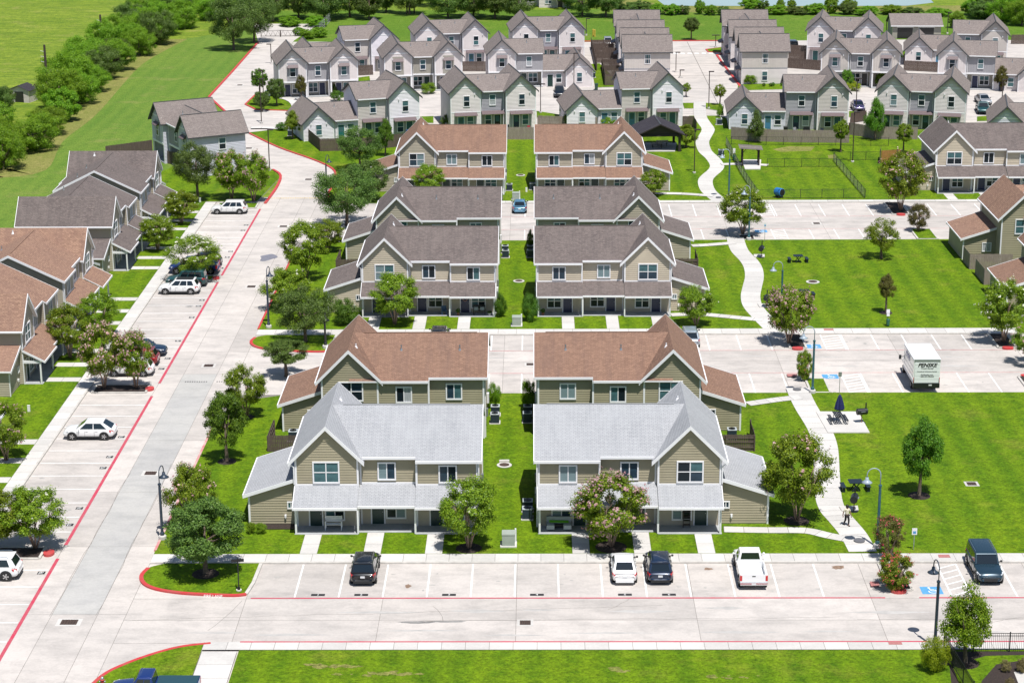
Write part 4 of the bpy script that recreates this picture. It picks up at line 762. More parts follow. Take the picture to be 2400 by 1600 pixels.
house_A('beige triplex with dark grey-brown roof and three navy doors beside the footpath', (XR - 14, 205.4), 0, True, 'grey', 'tan', DOOR['navy'], seed=6)
house_A('dark-roofed beige triplex seen from its back, behind the one with the wreath', (XL + 14.2, 235.6), math.pi, True, 'grey', 'taupe', DOOR['navy'], True, seed=7)
house_A('dark-roofed beige triplex seen from its back, behind the one with three navy doors', (XR, 235.6), math.pi, False, 'grey', 'taupe', DOOR['navy'], True, seed=8)
house_A('reddish brown-roofed triplex facing the upper lot, left of the grass gap', (XL + 0.3, 264.2), 0, False, 'brown', 'taupe', DOOR['green'], seed=9)
house_A('reddish brown-roofed triplex facing the upper lot, in front of the dark pavilion', (XR - 14, 264.2), 0, True, 'brown', 'taupe', DOOR['green'], seed=10)
house_A('rust-roofed triplex at the left edge, nearest of the four facing the left lot', (-48.3, 181.1), R(90), False, 'rust', 'taupe', DOOR['green'], seed=11)
house_A('rust-roofed triplex on the left side, joined end to end with the nearest one', (-48.3, 198.6), R(90), True, 'rust', 'taupe', DOOR['green'], seed=12)
house_A('grey-roofed triplex on the left side, just beyond the rust-roofed pair', (-48.3, 223.1), R(90), False, 'grey', 'taupe', DOOR['navy'], seed=13)
house_A('grey-roofed triplex on the left side, farthest of the four facing the left lot', (-48.3, 240.4), R(90), True, 'grey', 'taupe', DOOR['navy'], seed=14)
house_A('grey-roofed beige triplex at the right edge, facing the upper lot', (53.0, 264.0), 0, False, 'grey', 'tan', DOOR['navy'], seed=15)
house_A('rust-roofed olive triplex at the right edge, seen from its back above the park lawn', (67.0, 235.6), math.pi, True, 'rust', 'sage', DOOR['green'], True, seed=16)
house_A('brown-roofed triplex at the right edge, only its lean-to roof in view', (53.2, 205.2), 0, False, 'brown', 'sage', DOOR['green'], seed=17)
house_A('pale-roofed triplex cut by the left edge, below the rust-roofed ones', (-48.3, 152.3), R(90), True, 'pale', 'taupe', DOOR['green'], seed=18)
B = house_B
def at_r(apex_r, rz, d): return (apex_r[0] - d * math.cos(rz), apex_r[1] - d * math.sin(rz))
y4 = 0.45
B('double-gabled house with pale batten panels beside the far left street', (-40.8, 337.8), R(12), 'front', seed=21, pal=('cream', 'grey', 'white'), doors=('navy', 'navy', 'navy'))
B('low-winged house partly hidden behind the far left double-gabled one', (-27.5, 366.5), R(14), 'rear', wing='L', seed=22, pal=('white', 'beige', 'white'))
B('double-gabled house with cream batten panels, second from the far left street', (-23.5, 344.1), R(9), 'front', seed=23, pal=('cream', 'putty', 'white'), doors=('green', 'green', 'navy'))
B('double-gabled grey house in the last row, left of the dark trees gap', (-19.7, 372.1), R(9), 'rear', seed=24, pal=('cream', 'grey', 'white'))
B('double-gabled grey house in the last row, right beside the yellow bollards', (-1.9, 376.0), R(5), 'rear', seed=25, pal=('cream', 'bluegrey', 'white'))
B('gabled house with low porch wing to its right, before the tall fenced yards', (-5.8, 347.6), R(4), 'front', wing='R', seed=26, pal=('cream', 'grey', 'cream'), doors=('green', 'green', 'green'))
B('white low-winged house nearest the far left bend, fence at its front', (-20.0, 304.8), R(19), 'rear', wing='L', seed=27, pal=('white', 'beige', 'white'), doors=('teal', 'black', 'teal'))
B('double-gabled cream house with three awnings above the left brown roof', (-10.8, 308.7), R(11), 'rear', seed=28, pal=('cream', 'bluegrey', 'cream'), doors=('blue', 'black', 'navy'))
B('white low-winged house right behind the dark pavilion', (20.5, 311.8), R(6), 'rear', wing='L', seed=29, pal=('white', 'beige', 'white'), doors=('teal', 'blue', 'blue'))
B('low-winged grey house behind the fenced dog run', (45.5, 307.5), R(-3), 'rear', wing='L', seed=30, pal=('beige', 'grey', 'lightblue'), doors=('teal', 'navy', 'blue'))
B('double-gabled cream house right of the dog run trees', (54.8, 308.7), R(-13), 'rear', seed=31, pal=('cream', 'bluegrey', 'cream'), doors=('green', 'green', 'green'))
B('double-gabled batten house behind the right dog run house', (51.4, 347.1), R(-9), 'front', seed=32, pal=('beige', 'grey', 'white'), doors=('black', 'black', 'black'))
B('double-gabled house in the last row right of the rear street', (52.6, 375.0), R(-10), 'rear', seed=33, pal=('cream', 'bluegrey', 'white'))
B('low-winged house in the last row at the right edge', (83.3, 368.3), R(-10), 'rear', wing='L', seed=34, pal=('beige', 'grey', 'cream'))
B('gabled house with low porch wing cut by the right edge, two parked cars before it', (70.9, 344.1), R(-12), 'front', wing='R', seed=35, pal=('cream', 'grey', 'cream'), doors=('navy', 'navy', 'navy'))
B('low gabled wing of a house cut by the right edge above the grey roof', (83.2, 296.0), R(-11), 'rear', wing='L', seed=36, pal=('lightblue', 'grey', 'lightblue'))
for lab, x, y, sp_, sd in (('side-on gabled house nearest on the left of the rear street', 15.4, 361.0, 8.3, 41), ('side-on gabled house farther on the left of the rear street', 15.2, 385.6, 14.2, 42), ('side-on gabled house nearest on the right of the rear street', 35.8, 361.3, 8.3, 43), ('side-on gabled house farther on the right of the rear street', 35.6, 385.3, 14.2, 44)):
    o = B(lab, (x, y), R(-90), 'rear', sp=sp_, depth=7.9, gw=4.9, seed=sd, pal=('cream', 'putty', 'white'))
    if sd in (41, 43):
        for z in (4.55, 1.5):
            if z > 2 or sd == 43: window(o, (sp_ + 2.45 + 0.04, 4.0, z), (1, 0, 0), 0.85, 1.5, 'hung', seed=sd)
        MB().box(sp_ + 2.46, sp_ + 2.5, 0, 7.9, 2.75, 2.95).build('band_board', WALL['grey'], o, uv=False)
        batten(o, (sp_ + 2.5, 0, 0), (0, 1, 0), (1, 0, 0), [(0, 2.95), (7.9, 2.95), (7.9, 5.7), (0, 5.7)], WALL['beige'])
o = B('pale side-on house where the far left street bends', (-54.3, 286.4), R(-61.5), 'front', sp=11.7, depth=8.0, gw=4.9, seed=45, pal=('lightblue', 'grey', 'white'))
window(o, (11.7 + 2.49, 4.6, 4.5), (1, 0, 0), 0.9, 1.5, 'hung', seed=45)
# double garage
g = thing('garage', 'low double garage with two dark doors in the last row at right', 'garage', (71.2, 405.2, 0), R(-2))
lap(g, (0, 0, 0), (1, 0, 0), (0, -1, 0), [(0, 0), (9.6, 0), (9.6, 2.6), (0, 2.6)], WALL['putty'])
for x, N in ((0, -1), (9.6, 1)): lap(g, (x, 0, 0), (0, 1, 0), (N, 0, 0), [(0, 0), (7, 0), (7, 2.6), (3.5, 4.3), (0, 2.6)], WALL['putty'])
for y1 in (-0.4, 7.4): roof_plane(g, [(-0.4, 3.5, 4.55), (10, 3.5, 4.55), (10, y1, 2.6), (-0.4, y1, 2.6)], ROOF['taupe'], M_darktrim)
MB().box(-0.4, 10, -0.48, -0.38, 2.45, 2.62).build('gutter', M_trim, g, uv=False)
for x in (1.0, 5.2):
    d = MB().box(x, x + 3.0, -0.05, 0, 0, 2.2).build('garage_door', DOOR['black'], g, uv=False)
    for z in (0.55, 1.1, 1.65): MB().box(x + 0.03, x + 2.97, -0.062, -0.05, z - 0.22, z + 0.22).build('door_panel', DOOR['black'], d, uv=False)
    MB().box(x - 0.15, x + 3.15, -0.08, -0.01, 2.2, 2.36).build('door_frame', M_trim, g, uv=False)
# ------------------------------------------------------------------ trees and shrubs
LEAF = dict(myrtle=leaf_mat('myrtle_leaf', (0.105, 0.185, 0.010), (0.20, 0.305, 0.014), (0.33, 0.425, 0.025), 0.44), oak=leaf_mat('oak_leaf', (0.07, 0.13, 0.024), (0.12, 0.20, 0.034), (0.195, 0.285, 0.055), 0.4), round=leaf_mat('shade_tree_leaf', (0.065, 0.155, 0.012), (0.12, 0.25, 0.016), (0.20, 0.34, 0.028), 0.42),
            bush=leaf_mat('hedgerow_leaf', (0.11, 0.23, 0.012), (0.20, 0.37, 0.018), (0.30, 0.47, 0.025), 0.45), hedge=leaf_mat('hedge_leaf', (0.05, 0.14, 0.012), (0.095, 0.215, 0.016), (0.155, 0.29, 0.025), 0.4), bronze=leaf_mat('bronze_leaf', (0.10, 0.08, 0.02), (0.13, 0.13, 0.025), (0.17, 0.16, 0.03)), bright=leaf_mat('bright_leaf', (0.20, 0.29, 0.012), (0.32, 0.42, 0.015), (0.44, 0.52, 0.02), 0.45), straw=leaf_mat('straw_leaf', (0.16, 0.13, 0.05), (0.24, 0.20, 0.08), (0.33, 0.27, 0.13)),
            pink=leaf_mat('pink_blossom', (0.44, 0.22, 0.24), (0.58, 0.34, 0.34), (0.68, 0.48, 0.46), 0.3), wht=leaf_mat('white_blossom', (0.58, 0.57, 0.44), (0.68, 0.67, 0.54), (0.76, 0.75, 0.66), 0.3), red=leaf_mat('red_blossom', (0.55, 0.05, 0.08), (0.62, 0.09, 0.13), (0.66, 0.2, 0.22), 0.3))
def leaf_mesh(name, centres, normals, size, m, rd, aspect=0.55):
    """one rhombic leaf per centre"""
    n = len(centres); d = rd.normal(size=(n, 3)); d -= normals * (d * normals).sum(1, keepdims=True) * 0.75; d /= np.linalg.norm(d, axis=1, keepdims=True) + 1e-9
    e = np.cross(normals, d); e /= np.linalg.norm(e, axis=1, keepdims=True) + 1e-9; s = size * rd.uniform(0.65, 1.35, (n, 1))
    v = np.empty((n, 4, 3)); v[:, 0] = centres - d * s; v[:, 1] = centres + e * s * aspect; v[:, 2] = centres + d * s; v[:, 3] = centres - e * s * aspect
    v[:, 1] -= normals * s * 0.15; v[:, 3] -= normals * s * 0.15
    me = bpy.data.meshes.new(name); me.vertices.add(n * 4); me.vertices.foreach_set('co', v.ravel().astype(np.float32)); me.loops.add(n * 4); me.loops.foreach_set('vertex_index', np.arange(n * 4, dtype=np.int32)); me.polygons.add(n)
    me.polygons.foreach_set('loop_start', np.arange(0, n * 4, 4, dtype=np.int32)); me.polygons.foreach_set('loop_total', np.full(n, 4, dtype=np.int32)); me.materials.append(m); me.update(); me.validate(); return me
def clumps(rd, kind, n):
    """clump centres in a unit crown (width 1 = +-0.5, height 0..1)"""
    out = []
    while len(out) < n:
        p = rd.uniform(-1, 1, 3); r = np.linalg.norm(p)
        if kind == 'myrtle':
            a = rd.uniform(0, 6.283); q_ = rd.uniform(0.25, 1) ** 0.45; h = rd.uniform(0, 1); rr = np.interp(h, [0, 0.25, 0.55, 0.8, 1], [0.55, 0.95, 1.0, 0.78, 0.30]) * q_
            if q_ < 0.7 and 0.15 < h < 0.75 and rd.random() < 0.6: continue
            out.append((rr * 0.45 * math.cos(a), rr * 0.45 * math.sin(a), h * 0.92 + 0.02)); continue
        if r > 1 or r < 0.45 and rd.random() < 0.75: continue
        x, y, z = p
        if kind == 'oak': h = (z + 1) / 2; q = (x * 0.5, y * 0.5, max(0.02, h ** 1.1))
        elif kind == 'round': h = (z + 1) / 2; w = (1.02 - 0.62 * h) if h > 0.3 else 0.65 + 1.0 * h; q = (x * 0.52 * w * 1.15, y * 0.52 * w * 1.15, h)
        elif kind == 'cone': h = (z + 1) / 2; w = 1.05 - 0.95 * h; q = (x * 0.5 * w * 1.2, y * 0.5 * w * 1.2, h)
        else: h = (z + 1) / 2; q = (x * 0.5, y * 0.5, h)
        out.append(q)
    return np.array(out)
CROWN = {}
CW, CH = 5.0, 4.0         # size in which every crown is grown; trees scale it
def crown(kind, var, leafm, flower=None, nf=0, dens=1.0, fine=1.0):
    key = (kind, var, leafm, dens, fine)
    if key in CROWN: return CROWN[key][0], blossoms(key, flower, nf)
    w, h = CW, CH; n_cl = dict(myrtle=84, oak=100, round=78, cone=60).get(kind, 56); per = int(250 * dens); size = 0.080 * fine; cr = dict(myrtle=0.092, oak=0.095, round=0.098, cone=0.115).get(kind, 0.13)
    rd = np.random.default_rng(sum(map(ord, kind + leafm)) * 7 + var * 101); C = clumps(rd, kind, n_cl); C[:, :2] *= w; C[:, 2] *= h
    rad = cr * w * rd.uniform(0.6, 1.35, n_cl); P = []; Nn = []; cen = np.array([0, 0, h * 0.42])
    for c, r in zip(C, rad):
        k = int(per * (r / rad.mean()) ** 1.7) + 8; q = rd.normal(size=(k, 3)); q /= np.linalg.norm(q, axis=1, keepdims=True); q *= r * rd.uniform(0.2, 1.2, (k, 1)) ** 0.7; q[:, 2] *= 0.75
        if kind == 'myrtle':      # upright sprays
            q += (c - cen) / (np.linalg.norm(c - cen) + 0.1) * rd.uniform(0, 1, (k, 1)) ** 2 * r * 0.9 + np.array([0, 0, 0.35]) * r * rd.uniform(0, 1, (k, 1)) ** 2
        P.append(c + q); nn = q / (np.linalg.norm(q, axis=1, keepdims=True) + 1e-9) + (c - cen) / (np.linalg.norm(c - cen) + 0.1) * 0.5 + np.array([0, 0, 0.6]) + rd.normal(size=(k, 3)) * 0.6; Nn.append(nn / np.linalg.norm(nn, axis=1, keepdims=True))
    P = np.vstack(P); Nn = np.vstack(Nn); P[:, 2] = np.maximum(P[:, 2], -0.08 * h)
    CROWN[key] = (leaf_mesh('crown', P, Nn, size, LEAF[leafm], rd), P, (P - cen) / np.array([w * 0.5, w * 0.5, h * 0.55])); return CROWN[key][0], blossoms(key, flower, nf)
BLOSSOM = {}
def blossoms(key, flower, nf):
    """flower clusters on the outer leaves of a crown"""
    if not flower: return None
    k2 = (key, flower, nf)
    if k2 not in BLOSSOM:
        _, P, out = CROWN[key]; rd = np.random.default_rng(nf + key[1] * 7); sc = np.linalg.norm(out, axis=1); idx = np.where(sc > np.quantile(sc, 0.62))[0]; idx = rd.choice(idx, min(nf, len(idx)), replace=False); FP = []; FN = []
        for i in idx:
            k = int(rd.integers(3, 8)); q = rd.normal(size=(k, 3)) * 0.06; FP.append(P[i] + out[i] * 0.10 + q + np.array([0, 0, 0.05])); z = q * 2 + out[i] * 0.25 + np.array([0, 0, 0.12]); FN.append(z / np.linalg.norm(z, axis=1, keepdims=True))
        BLOSSOM[k2] = leaf_mesh('blossoms', np.vstack(FP), np.vstack(FN), 0.078, LEAF[flower], rd, 0.9)
    return BLOSSOM[k2]
TRUNK = {}
def trunk(kind, var, hb, w, h):
    """tapered stem with limbs that run up into the crown (hb = height of crown base)"""
    key = (kind, var, round(hb * 2), round(w), round(h))
    if key in TRUNK: return TRUNK[key]
    rd = random.Random(var * 17 + len(kind)); mb = MB()
    if kind == 'myrtle':
        for k in range(5):
            a = k * 1.257 + rd.uniform(-0.4, 0.4); rr = rd.uniform(0.22, 0.38) * w; p1 = Vector((0.1 * math.cos(a), 0.1 * math.sin(a), 0)); p2 = Vector((0.22 * rr * math.cos(a), 0.22 * rr * math.sin(a), hb * 0.6)); p3 = Vector((0.62 * rr * math.cos(a), 0.62 * rr * math.sin(a), hb + 0.18 * h)); p4 = Vector((rr * math.cos(a + 0.2), rr * math.sin(a + 0.2), hb + h * 0.62))
            mb.tube([p1, p2, p3, p4], [0.075, 0.062, 0.045, 0.015], 6)
            for j in (0, 1): mb.tube([p3, p3.lerp(p4, 0.5) + Vector((rd.uniform(-0.3, 0.3), rd.uniform(-0.3, 0.3), 0.2)) * w * 0.15, p4 + Vector((rd.uniform(-0.3, 0.3), rd.uniform(-0.3, 0.3), rd.uniform(-0.1, 0.2))) * w * 0.35], [0.03, 0.02, 0.008], 5)
    else:
        r = 0.055 * w ** 0.6 + 0.03; top = Vector((rd.uniform(-0.15, 0.15), rd.uniform(-0.15, 0.15), hb + h * 0.55)); mid = Vector((rd.uniform(-0.08, 0.08), rd.uniform(-0.08, 0.08), hb))
        mb.tube([(0, 0, -0.05), (0, 0, 0.12), mid * 0.5, mid, top], [r * 1.45, r * 1.1, r * 0.95, r * 0.8, r * 0.25], 9)
        for k in range(7):
            a = k * 0.9 + rd.uniform(-0.3, 0.3); b = mid.lerp(top, rd.uniform(0.0, 0.7)); e = Vector((math.cos(a) * w * rd.uniform(0.25, 0.4), math.sin(a) * w * rd.uniform(0.25, 0.4), hb + h * rd.uniform(0.3, 0.75))); mb.tube([b, b.lerp(e, 0.5) + Vector((0, 0, -0.05 * h)), e], [r * 0.45, r * 0.3, r * 0.08], 6)
    TRUNK[key] = mb.mesh('trunk', dict(myrtle=M_barkp, oak=M_bark).get(kind, M_bark), uv=False, smooth=True); return TRUNK[key]
def tree(name, label, px, py, wpx, top, kind='myrtle', leafm=None, flower=None, nf=0, var=0, base_frac=None, group=None, cat='tree', dens=1.0, z=LZ, bed=0.0):
    """base pixel (px, py), crown width in photo pixels, top pixel row: surveyed into metres"""
    p = G(px, py, z); zc = (p - Vector((0, 0, CAM_H))).dot(_fw); sc = FOC / zc; w = wpx / sc; H = (py - top) / (sc * math.cos(PITCH) * 0.985)
    return plant(name, label, p, w, H, kind, leafm, flower, nf, var, base_frac, group, cat, dens, bed)
def plant(name, label, p, w, H, kind='myrtle', leafm=None, flower=None, nf=0, var=0, base_frac=None, group=None, cat='tree', dens=1.0, bed=0.0):
    leafm = leafm or dict(myrtle='myrtle', oak='oak', round='round', cone='round').get(kind, 'bush'); bf = base_frac if base_frac is not None else dict(myrtle=0.30, oak=0.28, round=0.26, cone=0.3).get(kind, 0.02); hb = H * bf; h = H - hb
    o = thing(name, label, cat, p, random.Random(int(p[0] * 31 + p[1] * 17)).uniform(0, 6.28), group)
    nfl = min((14, 40, 100, 220, 420), key=lambda v: abs(v - nf * 1.9)) if flower else 0
    me, fm = crown(kind, var, leafm, flower, nfl, dens, 0.72 if w > 6.5 else 1.0); c = obj('crown', me, o, (0, 0, hb)); w *= 0.93; c.scale = (w / CW, w / CW, h / CH)
    if fm: f = obj('blossoms', fm, o, (0, 0, hb)); f.scale = c.scale
    if bf > 0.05: t = obj('trunk', trunk('myrtle' if kind == 'myrtle' else 'oak', var, hb, w, h), o)
    if bed: MB().lathe([(bed, 0.0), (bed * 0.95, 0.035), (bed * 0.4, 0.06)], n=18).build('mulch_ring', M_mulch, o, uv=False)
    return o
T = tree
my = 'crape_myrtle'
T(my, 'white-flecked crape myrtle on the lowest stall island at the left', 83, 1283, 160, 1147, 'myrtle', flower='wht', nf=12, var=0)
T(my, 'crape myrtle cut by the left edge beside the lowest stall island', -18, 1290, 150, 1150, 'myrtle', flower='wht', nf=10, var=1)
T(my, 'pink-tinged crape myrtle cut by the left edge above the white crossover', 15, 1078, 112, 950, 'myrtle', flower='pink', nf=60, var=2)
T(my, 'larger pink-blooming crape myrtle on the long stall island', 244, 909, 108, 766, 'myrtle', flower='pink', nf=170, var=0)
T(my, 'smaller pink-blooming crape myrtle on the long stall island', 319, 909, 92, 785, 'myrtle', flower='pink', nf=170, var=1)
T(my, 'crape myrtle with white blooms before the nearest rust-roofed porch', 165, 838, 110, 722, 'myrtle', flower='wht', nf=14, var=2)
T(my, 'crape myrtle with white blooms between the two rust-roofed porches', 232, 786, 100, 692, 'myrtle', flower='wht', nf=14, var=0)
T(my, 'crape myrtle with white blooms overhanging the blue pickup in the left lot', 455, 655, 152, 560, 'myrtle', flower='wht', nf=38, var=1)
T(my, 'crape myrtle before the nearer grey-roofed porch on the left', 370, 586, 92, 508, 'myrtle', flower='wht', nf=16, var=2)
T(my, 'crape myrtle before the farther grey-roofed porch on the left', 425, 523, 92, 452, 'myrtle', flower='wht', nf=16, var=0)
T('shade_tree', 'grey-green tree on the lawn below the pale side-on house', 464, 469, 118, 340, 'oak', var=0, base_frac=0.3)
T(my, 'left one of two pink crape myrtles at the end of the left lot', 543, 466, 92, 360, 'myrtle', flower='pink', nf=120, var=0); T(my, 'right one of two pink crape myrtles at the end of the left lot', 594, 472, 84, 366, 'myrtle', flower='pink', nf=120, var=2)
T('live_oak', 'dark live oak before the fence of the white low-winged house', 845, 400, 110, 300, 'oak', var=1); T('young_tree', 'slim tree beside the live oak before the fence', 903, 366, 44, 285, 'round', var=1)
T('elm_tree', 'broad feathery dark elm above the grey-roofed left triplex', 813, 527, 158, 392, 'oak', var=2, base_frac=0.22); T('elm_tree', 'elm partly hidden behind the broad one, beside the brown-roofed triplex', 858, 470, 110, 380, 'oak', var=0, base_frac=0.2)
T(my, 'full green crape myrtle on the lawn left of the grey-roofed triplex', 716, 655, 122, 530, 'myrtle', flower='wht', nf=8, var=1); T(my, 'crape myrtle standing just behind the full green one', 768, 590, 85, 518, 'myrtle', flower='wht', nf=8, var=2)
T(my, 'low spreading crape myrtle beside the middle arched lamp', 675, 722, 125, 636, 'myrtle', flower='wht', nf=8, var=0, base_frac=0.2); T('live_oak', 'dark live oak above the upper verge island', 716, 800, 152, 676, 'oak', var=0, base_frac=0.22)
T(my, 'crape myrtle in front of the triplex with the wreath', 925, 760, 122, 648, 'myrtle', flower='wht', nf=10, var=1); T('young_tree', 'small leaning fine-leaved tree beside the brown-roofed left triplex', 671, 880, 110, 800, 'oak', var=1, base_frac=0.42)
T(my, 'pale-blooming crape myrtle on the lawn left of the brown lean-to', 578, 977, 108, 862, 'myrtle', flower='wht', nf=18, var=2, bed=0.7); T('shade_tree', 'rounded dark green tree at the left edge of the front lawn', 532, 1081, 112, 914, 'round', var=0, bed=0.8)
T(my, 'crape myrtle with pale tips behind the live oak by the left street', 452, 1232, 132, 1094, 'myrtle', flower='pink', nf=50, var=0, base_frac=0.2); T('live_oak', 'dark live oak on the lower verge island', 482, 1344, 190, 1172, 'oak', var=1, base_frac=0.26, bed=1.0)
T(my, 'green crape myrtle before the left pale-roofed triplex', 1099, 1284, 148, 1122, 'myrtle', flower='wht', nf=6, var=2, bed=1.0); T(my, 'pink-blooming crape myrtle before the right pale-roofed triplex', 1432, 1281, 180, 1118, 'myrtle', flower='pink', nf=260, var=0, bed=1.2)
T(my, 'tall crape myrtle with pale pink tips beside the footpath', 1867, 1220, 180, 1028, 'myrtle', flower='pink', nf=30, var=1, bed=1.0); T('shade_tree', 'round green young tree alone on the lower park lawn', 2154, 1161, 118, 982, 'round', var=1, bed=0.9)
T(my, 'thin red-blooming crape myrtle beside the lower park lamp', 2083, 1308, 84, 1212, 'myrtle', leafm='bronze', flower='red', nf=60, var=2, dens=0.6); T(my, 'low red-blooming crape myrtle bush on the front stall island', 2096, 1374, 92, 1296, 'myrtle', leafm='myrtle', flower='red', nf=110, var=0, base_frac=0.08)
T('shade_tree', 'spiky young tree inside the corner fence at the bottom right', 2262, 1553, 150, 1362, 'cone', leafm='myrtle', var=1, base_frac=0.24, bed=0.9); T('shrub', 'bright yellow-green shrub at the corner of the black fence', 2190, 1570, 66, 1482, 'shrub', leafm='bright', var=0, cat='shrub')
T(my, 'pink-blooming crape myrtle on the middle stall island', 1848, 804, 118, 676, 'myrtle', flower='pink', nf=230, var=2); T(my, 'short red-tipped crape myrtle on the small lawn island', 1884, 888, 46, 824, 'myrtle', flower='red', nf=30, var=0, base_frac=0.1)
T('young_tree', 'thin bronze-leaved sapling on the upper park lawn', 2076, 733, 52, 640, 'cone', leafm='bronze', var=0, base_frac=0.4, bed=0.7); T('young_tree', 'sparse airy tree at the top of the upper park lawn', 2065, 606, 92, 514, 'oak', leafm='myrtle', var=2, base_frac=0.25, dens=0.35)
T(my, 'small thin crape myrtle on the lawn island of the upper lot', 2152, 540, 56, 482, 'myrtle', leafm='bronze', flower='pink', nf=12, var=1, base_frac=0.2, dens=0.7); T(my, 'big dark crape myrtle on the stall island of the upper lot', 2111, 494, 118, 366, 'myrtle', flower='pink', nf=60, var=0)
T(my, 'white-flecked crape myrtle beside the accessible bays of the upper lot', 1741, 549, 124, 448, 'myrtle', flower='wht', nf=26, var=1); T(my, 'crape myrtle beside the right grey-roofed triplex', 1631, 762, 94, 674, 'myrtle', flower='wht', nf=10, var=2); T(my, 'crape myrtle beside the far right brown-roofed triplex', 1532, 460, 68, 402, 'myrtle', flower='pink', nf=30, var=0)
T(my, 'crape myrtle before the far left brown-roofed triplex', 1005, 466, 86, 392, 'myrtle', flower='wht', nf=6, var=1); T(my, 'white-blooming crape myrtle at the right edge of the middle drive', 2352, 800, 128, 664, 'myrtle', flower='wht', nf=46, var=0); T(my, 'pink-blooming crape myrtle cut by the right edge', 2412, 852, 90, 762, 'myrtle', flower='pink', nf=150, var=2)
T('shade_tree', 'round tree beside the dark pavilion', 1608, 346, 52, 293, 'round', leafm='myrtle', var=0, base_frac=0.2); T('young_tree', 'dark tree behind the small pergola', 1770, 334, 48, 262, 'cone', leafm='oak', var=1, base_frac=0.18); T('young_tree', 'small tree in the middle of the dog run', 1970, 356, 38, 284, 'oak', leafm='myrtle', var=0, base_frac=0.42); T('shade_tree', 'tall green tree before the right dog run fence', 2050, 328, 60, 232, 'cone', leafm='round', var=1, base_frac=0.2); T('young_tree', 'small round tree left of the right-edge grey roof', 2117, 358, 42, 294, 'oak', leafm='myrtle', var=1, base_frac=0.4)
T('young_tree', 'lone round tree on the meadow beyond the rear street', 1620, 93, 38, 42, 'oak', var=2, base_frac=0.38); T('magnolia_tree', 'dark bronze magnolia before the porch wing at the right edge', 2346, 214, 38, 160, 'round', leafm='bronze', var=0, base_frac=0.2, z=0); T('young_tree', 'thin small tree at the head of the winding footpath', 1687, 246, 32, 200, 'oak', leafm='myrtle', var=2, base_frac=0.4, dens=0.6); T('young_tree', 'thin small tree right of the white low-winged house', 1608, 226, 24, 196, 'oak', leafm='myrtle', var=0, base_frac=0.35, dens=0.6)
T('young_tree', 'tall slim tree beside the far left corner house', 610, 250, 42, 166, 'oak', leafm='round', var=0, base_frac=0.55, z=0); T('young_tree', 'grey-green tree on the corner island by the far left house', 649, 250, 46, 186, 'oak', var=1, base_frac=0.3, z=0); T('young_tree', 'low olive tree on the corner island beside the lamp', 614, 262, 40, 214, 'oak', var=2, base_frac=0.25, z=0); T('magnolia_tree', 'bronze magnolia before the far left batten house', 706, 238, 30, 178, 'round', leafm='bronze', var=1, base_frac=0.3, z=0); T('young_tree', 'small leaning tree left of the white low wing', 686, 326, 52, 264, 'cone', leafm='myrtle', var=0, base_frac=0.3)
T('young_tree', 'slim tree before the porch of the cream batten house', 962, 205, 26, 172, 'round', leafm='myrtle', var=1, base_frac=0.15, z=0); T('magnolia_tree', 'small magnolia beside the far left porch door', 782, 225, 20, 198, 'round', leafm='oak', var=0, base_frac=0.1, z=0)
T('shade_tree', 'leafy tree before the batten house behind the dog run', 1984, 208, 40, 164, 'round', leafm='round', var=0, base_frac=0.1, z=0); T('shade_tree', 'leafy tree at the right corner of that batten house', 2062, 205, 30, 168, 'round', leafm='round', var=1, base_frac=0.1, z=0)
# clipped shrubs and hedges
def shrub(label, px, py, wpx, top, leafm='hedge', var=0, name='shrub', kind='shrub', group=None): return T(name, label, px, py, wpx, top, kind, leafm, var=var, base_frac=0.0, cat='shrub', dens=1.0, group=group)
shrub('round clipped shrub at the left corner of the right grey-roofed triplex', 1241, 752, 42, 690, 'hedge', 0); shrub('small shrub with white flowers at the right end of the wreath triplex', 1173, 742, 32, 690, 'hedge', 1); shrub('round shrub at the right back corner of the left brown-roofed triplex', 1158, 955, 34, 896, 'bush', 0); shrub('tall shrub at the left back corner of the right brown-roofed triplex', 1239, 955, 40, 888, 'bush', 1); shrub('shrub at the back of the right dark-roofed triplex', 1243, 582, 18, 540, 'hedge', 1)
shrub('wide dense hedge beside the lean-to of the wreath triplex', 812, 758, 74, 700, 'hedge', 2); shrub('clipped round shrub left of the white low-winged house', 1320, 276, 18, 250, 'hedge', 0); shrub('loose shrub before the low white wing by the pavilion', 1337, 296, 34, 262, 'oak', 1); shrub('shrub under the right end of the double-gabled cream house', 1050, 296, 36, 270, 'oak', 0); shrub('strap-leaved shrubs beside the cream batten porch', 1005, 218, 40, 194, 'bush', 1); shrub('low clipped hedge before the far left porch', 790, 235, 34, 214, 'hedge', 0)
shrub('yellow-green shrub clump behind the far brown roof by the pavilion', 1426, 300, 38, 276, 'bush', 0); shrub('shrub at the foot of the right side-on house', 1757, 196, 38, 172, 'bush', 1); shrub('low olive shrub beside the batten house walk', 2000, 212, 34, 192, 'bright', 0); shrub('shrub left of the slim lamp by the footpath', 1688, 274, 18, 244, 'bush', 1); shrub('low shrub beside the small leaning tree', 660, 306, 30, 288, 'hedge', 1)
for i, (px, py) in enumerate(((1790, 203), (1812, 202), (1832, 201), (1806, 203))): shrub('tiny clipped shrub in the bed of the right side-on house', px, py, 9, py - 8, 'hedge', 0, group='tiny clipped shrubs in the rear bed')
for lab, px, py, w, t in (('pale ornamental grass at the bottom right mulch bed, left clump', 2356, 1572, 26, 1545), ('pale ornamental grass at the bottom right mulch bed, right clump', 2398, 1574, 34, 1540), ('pale ornamental grass at the bottom right corner patio', 2366, 1612, 26, 1588)): shrub(lab, px, py, w, t, 'straw', 0, 'ornamental_grass')
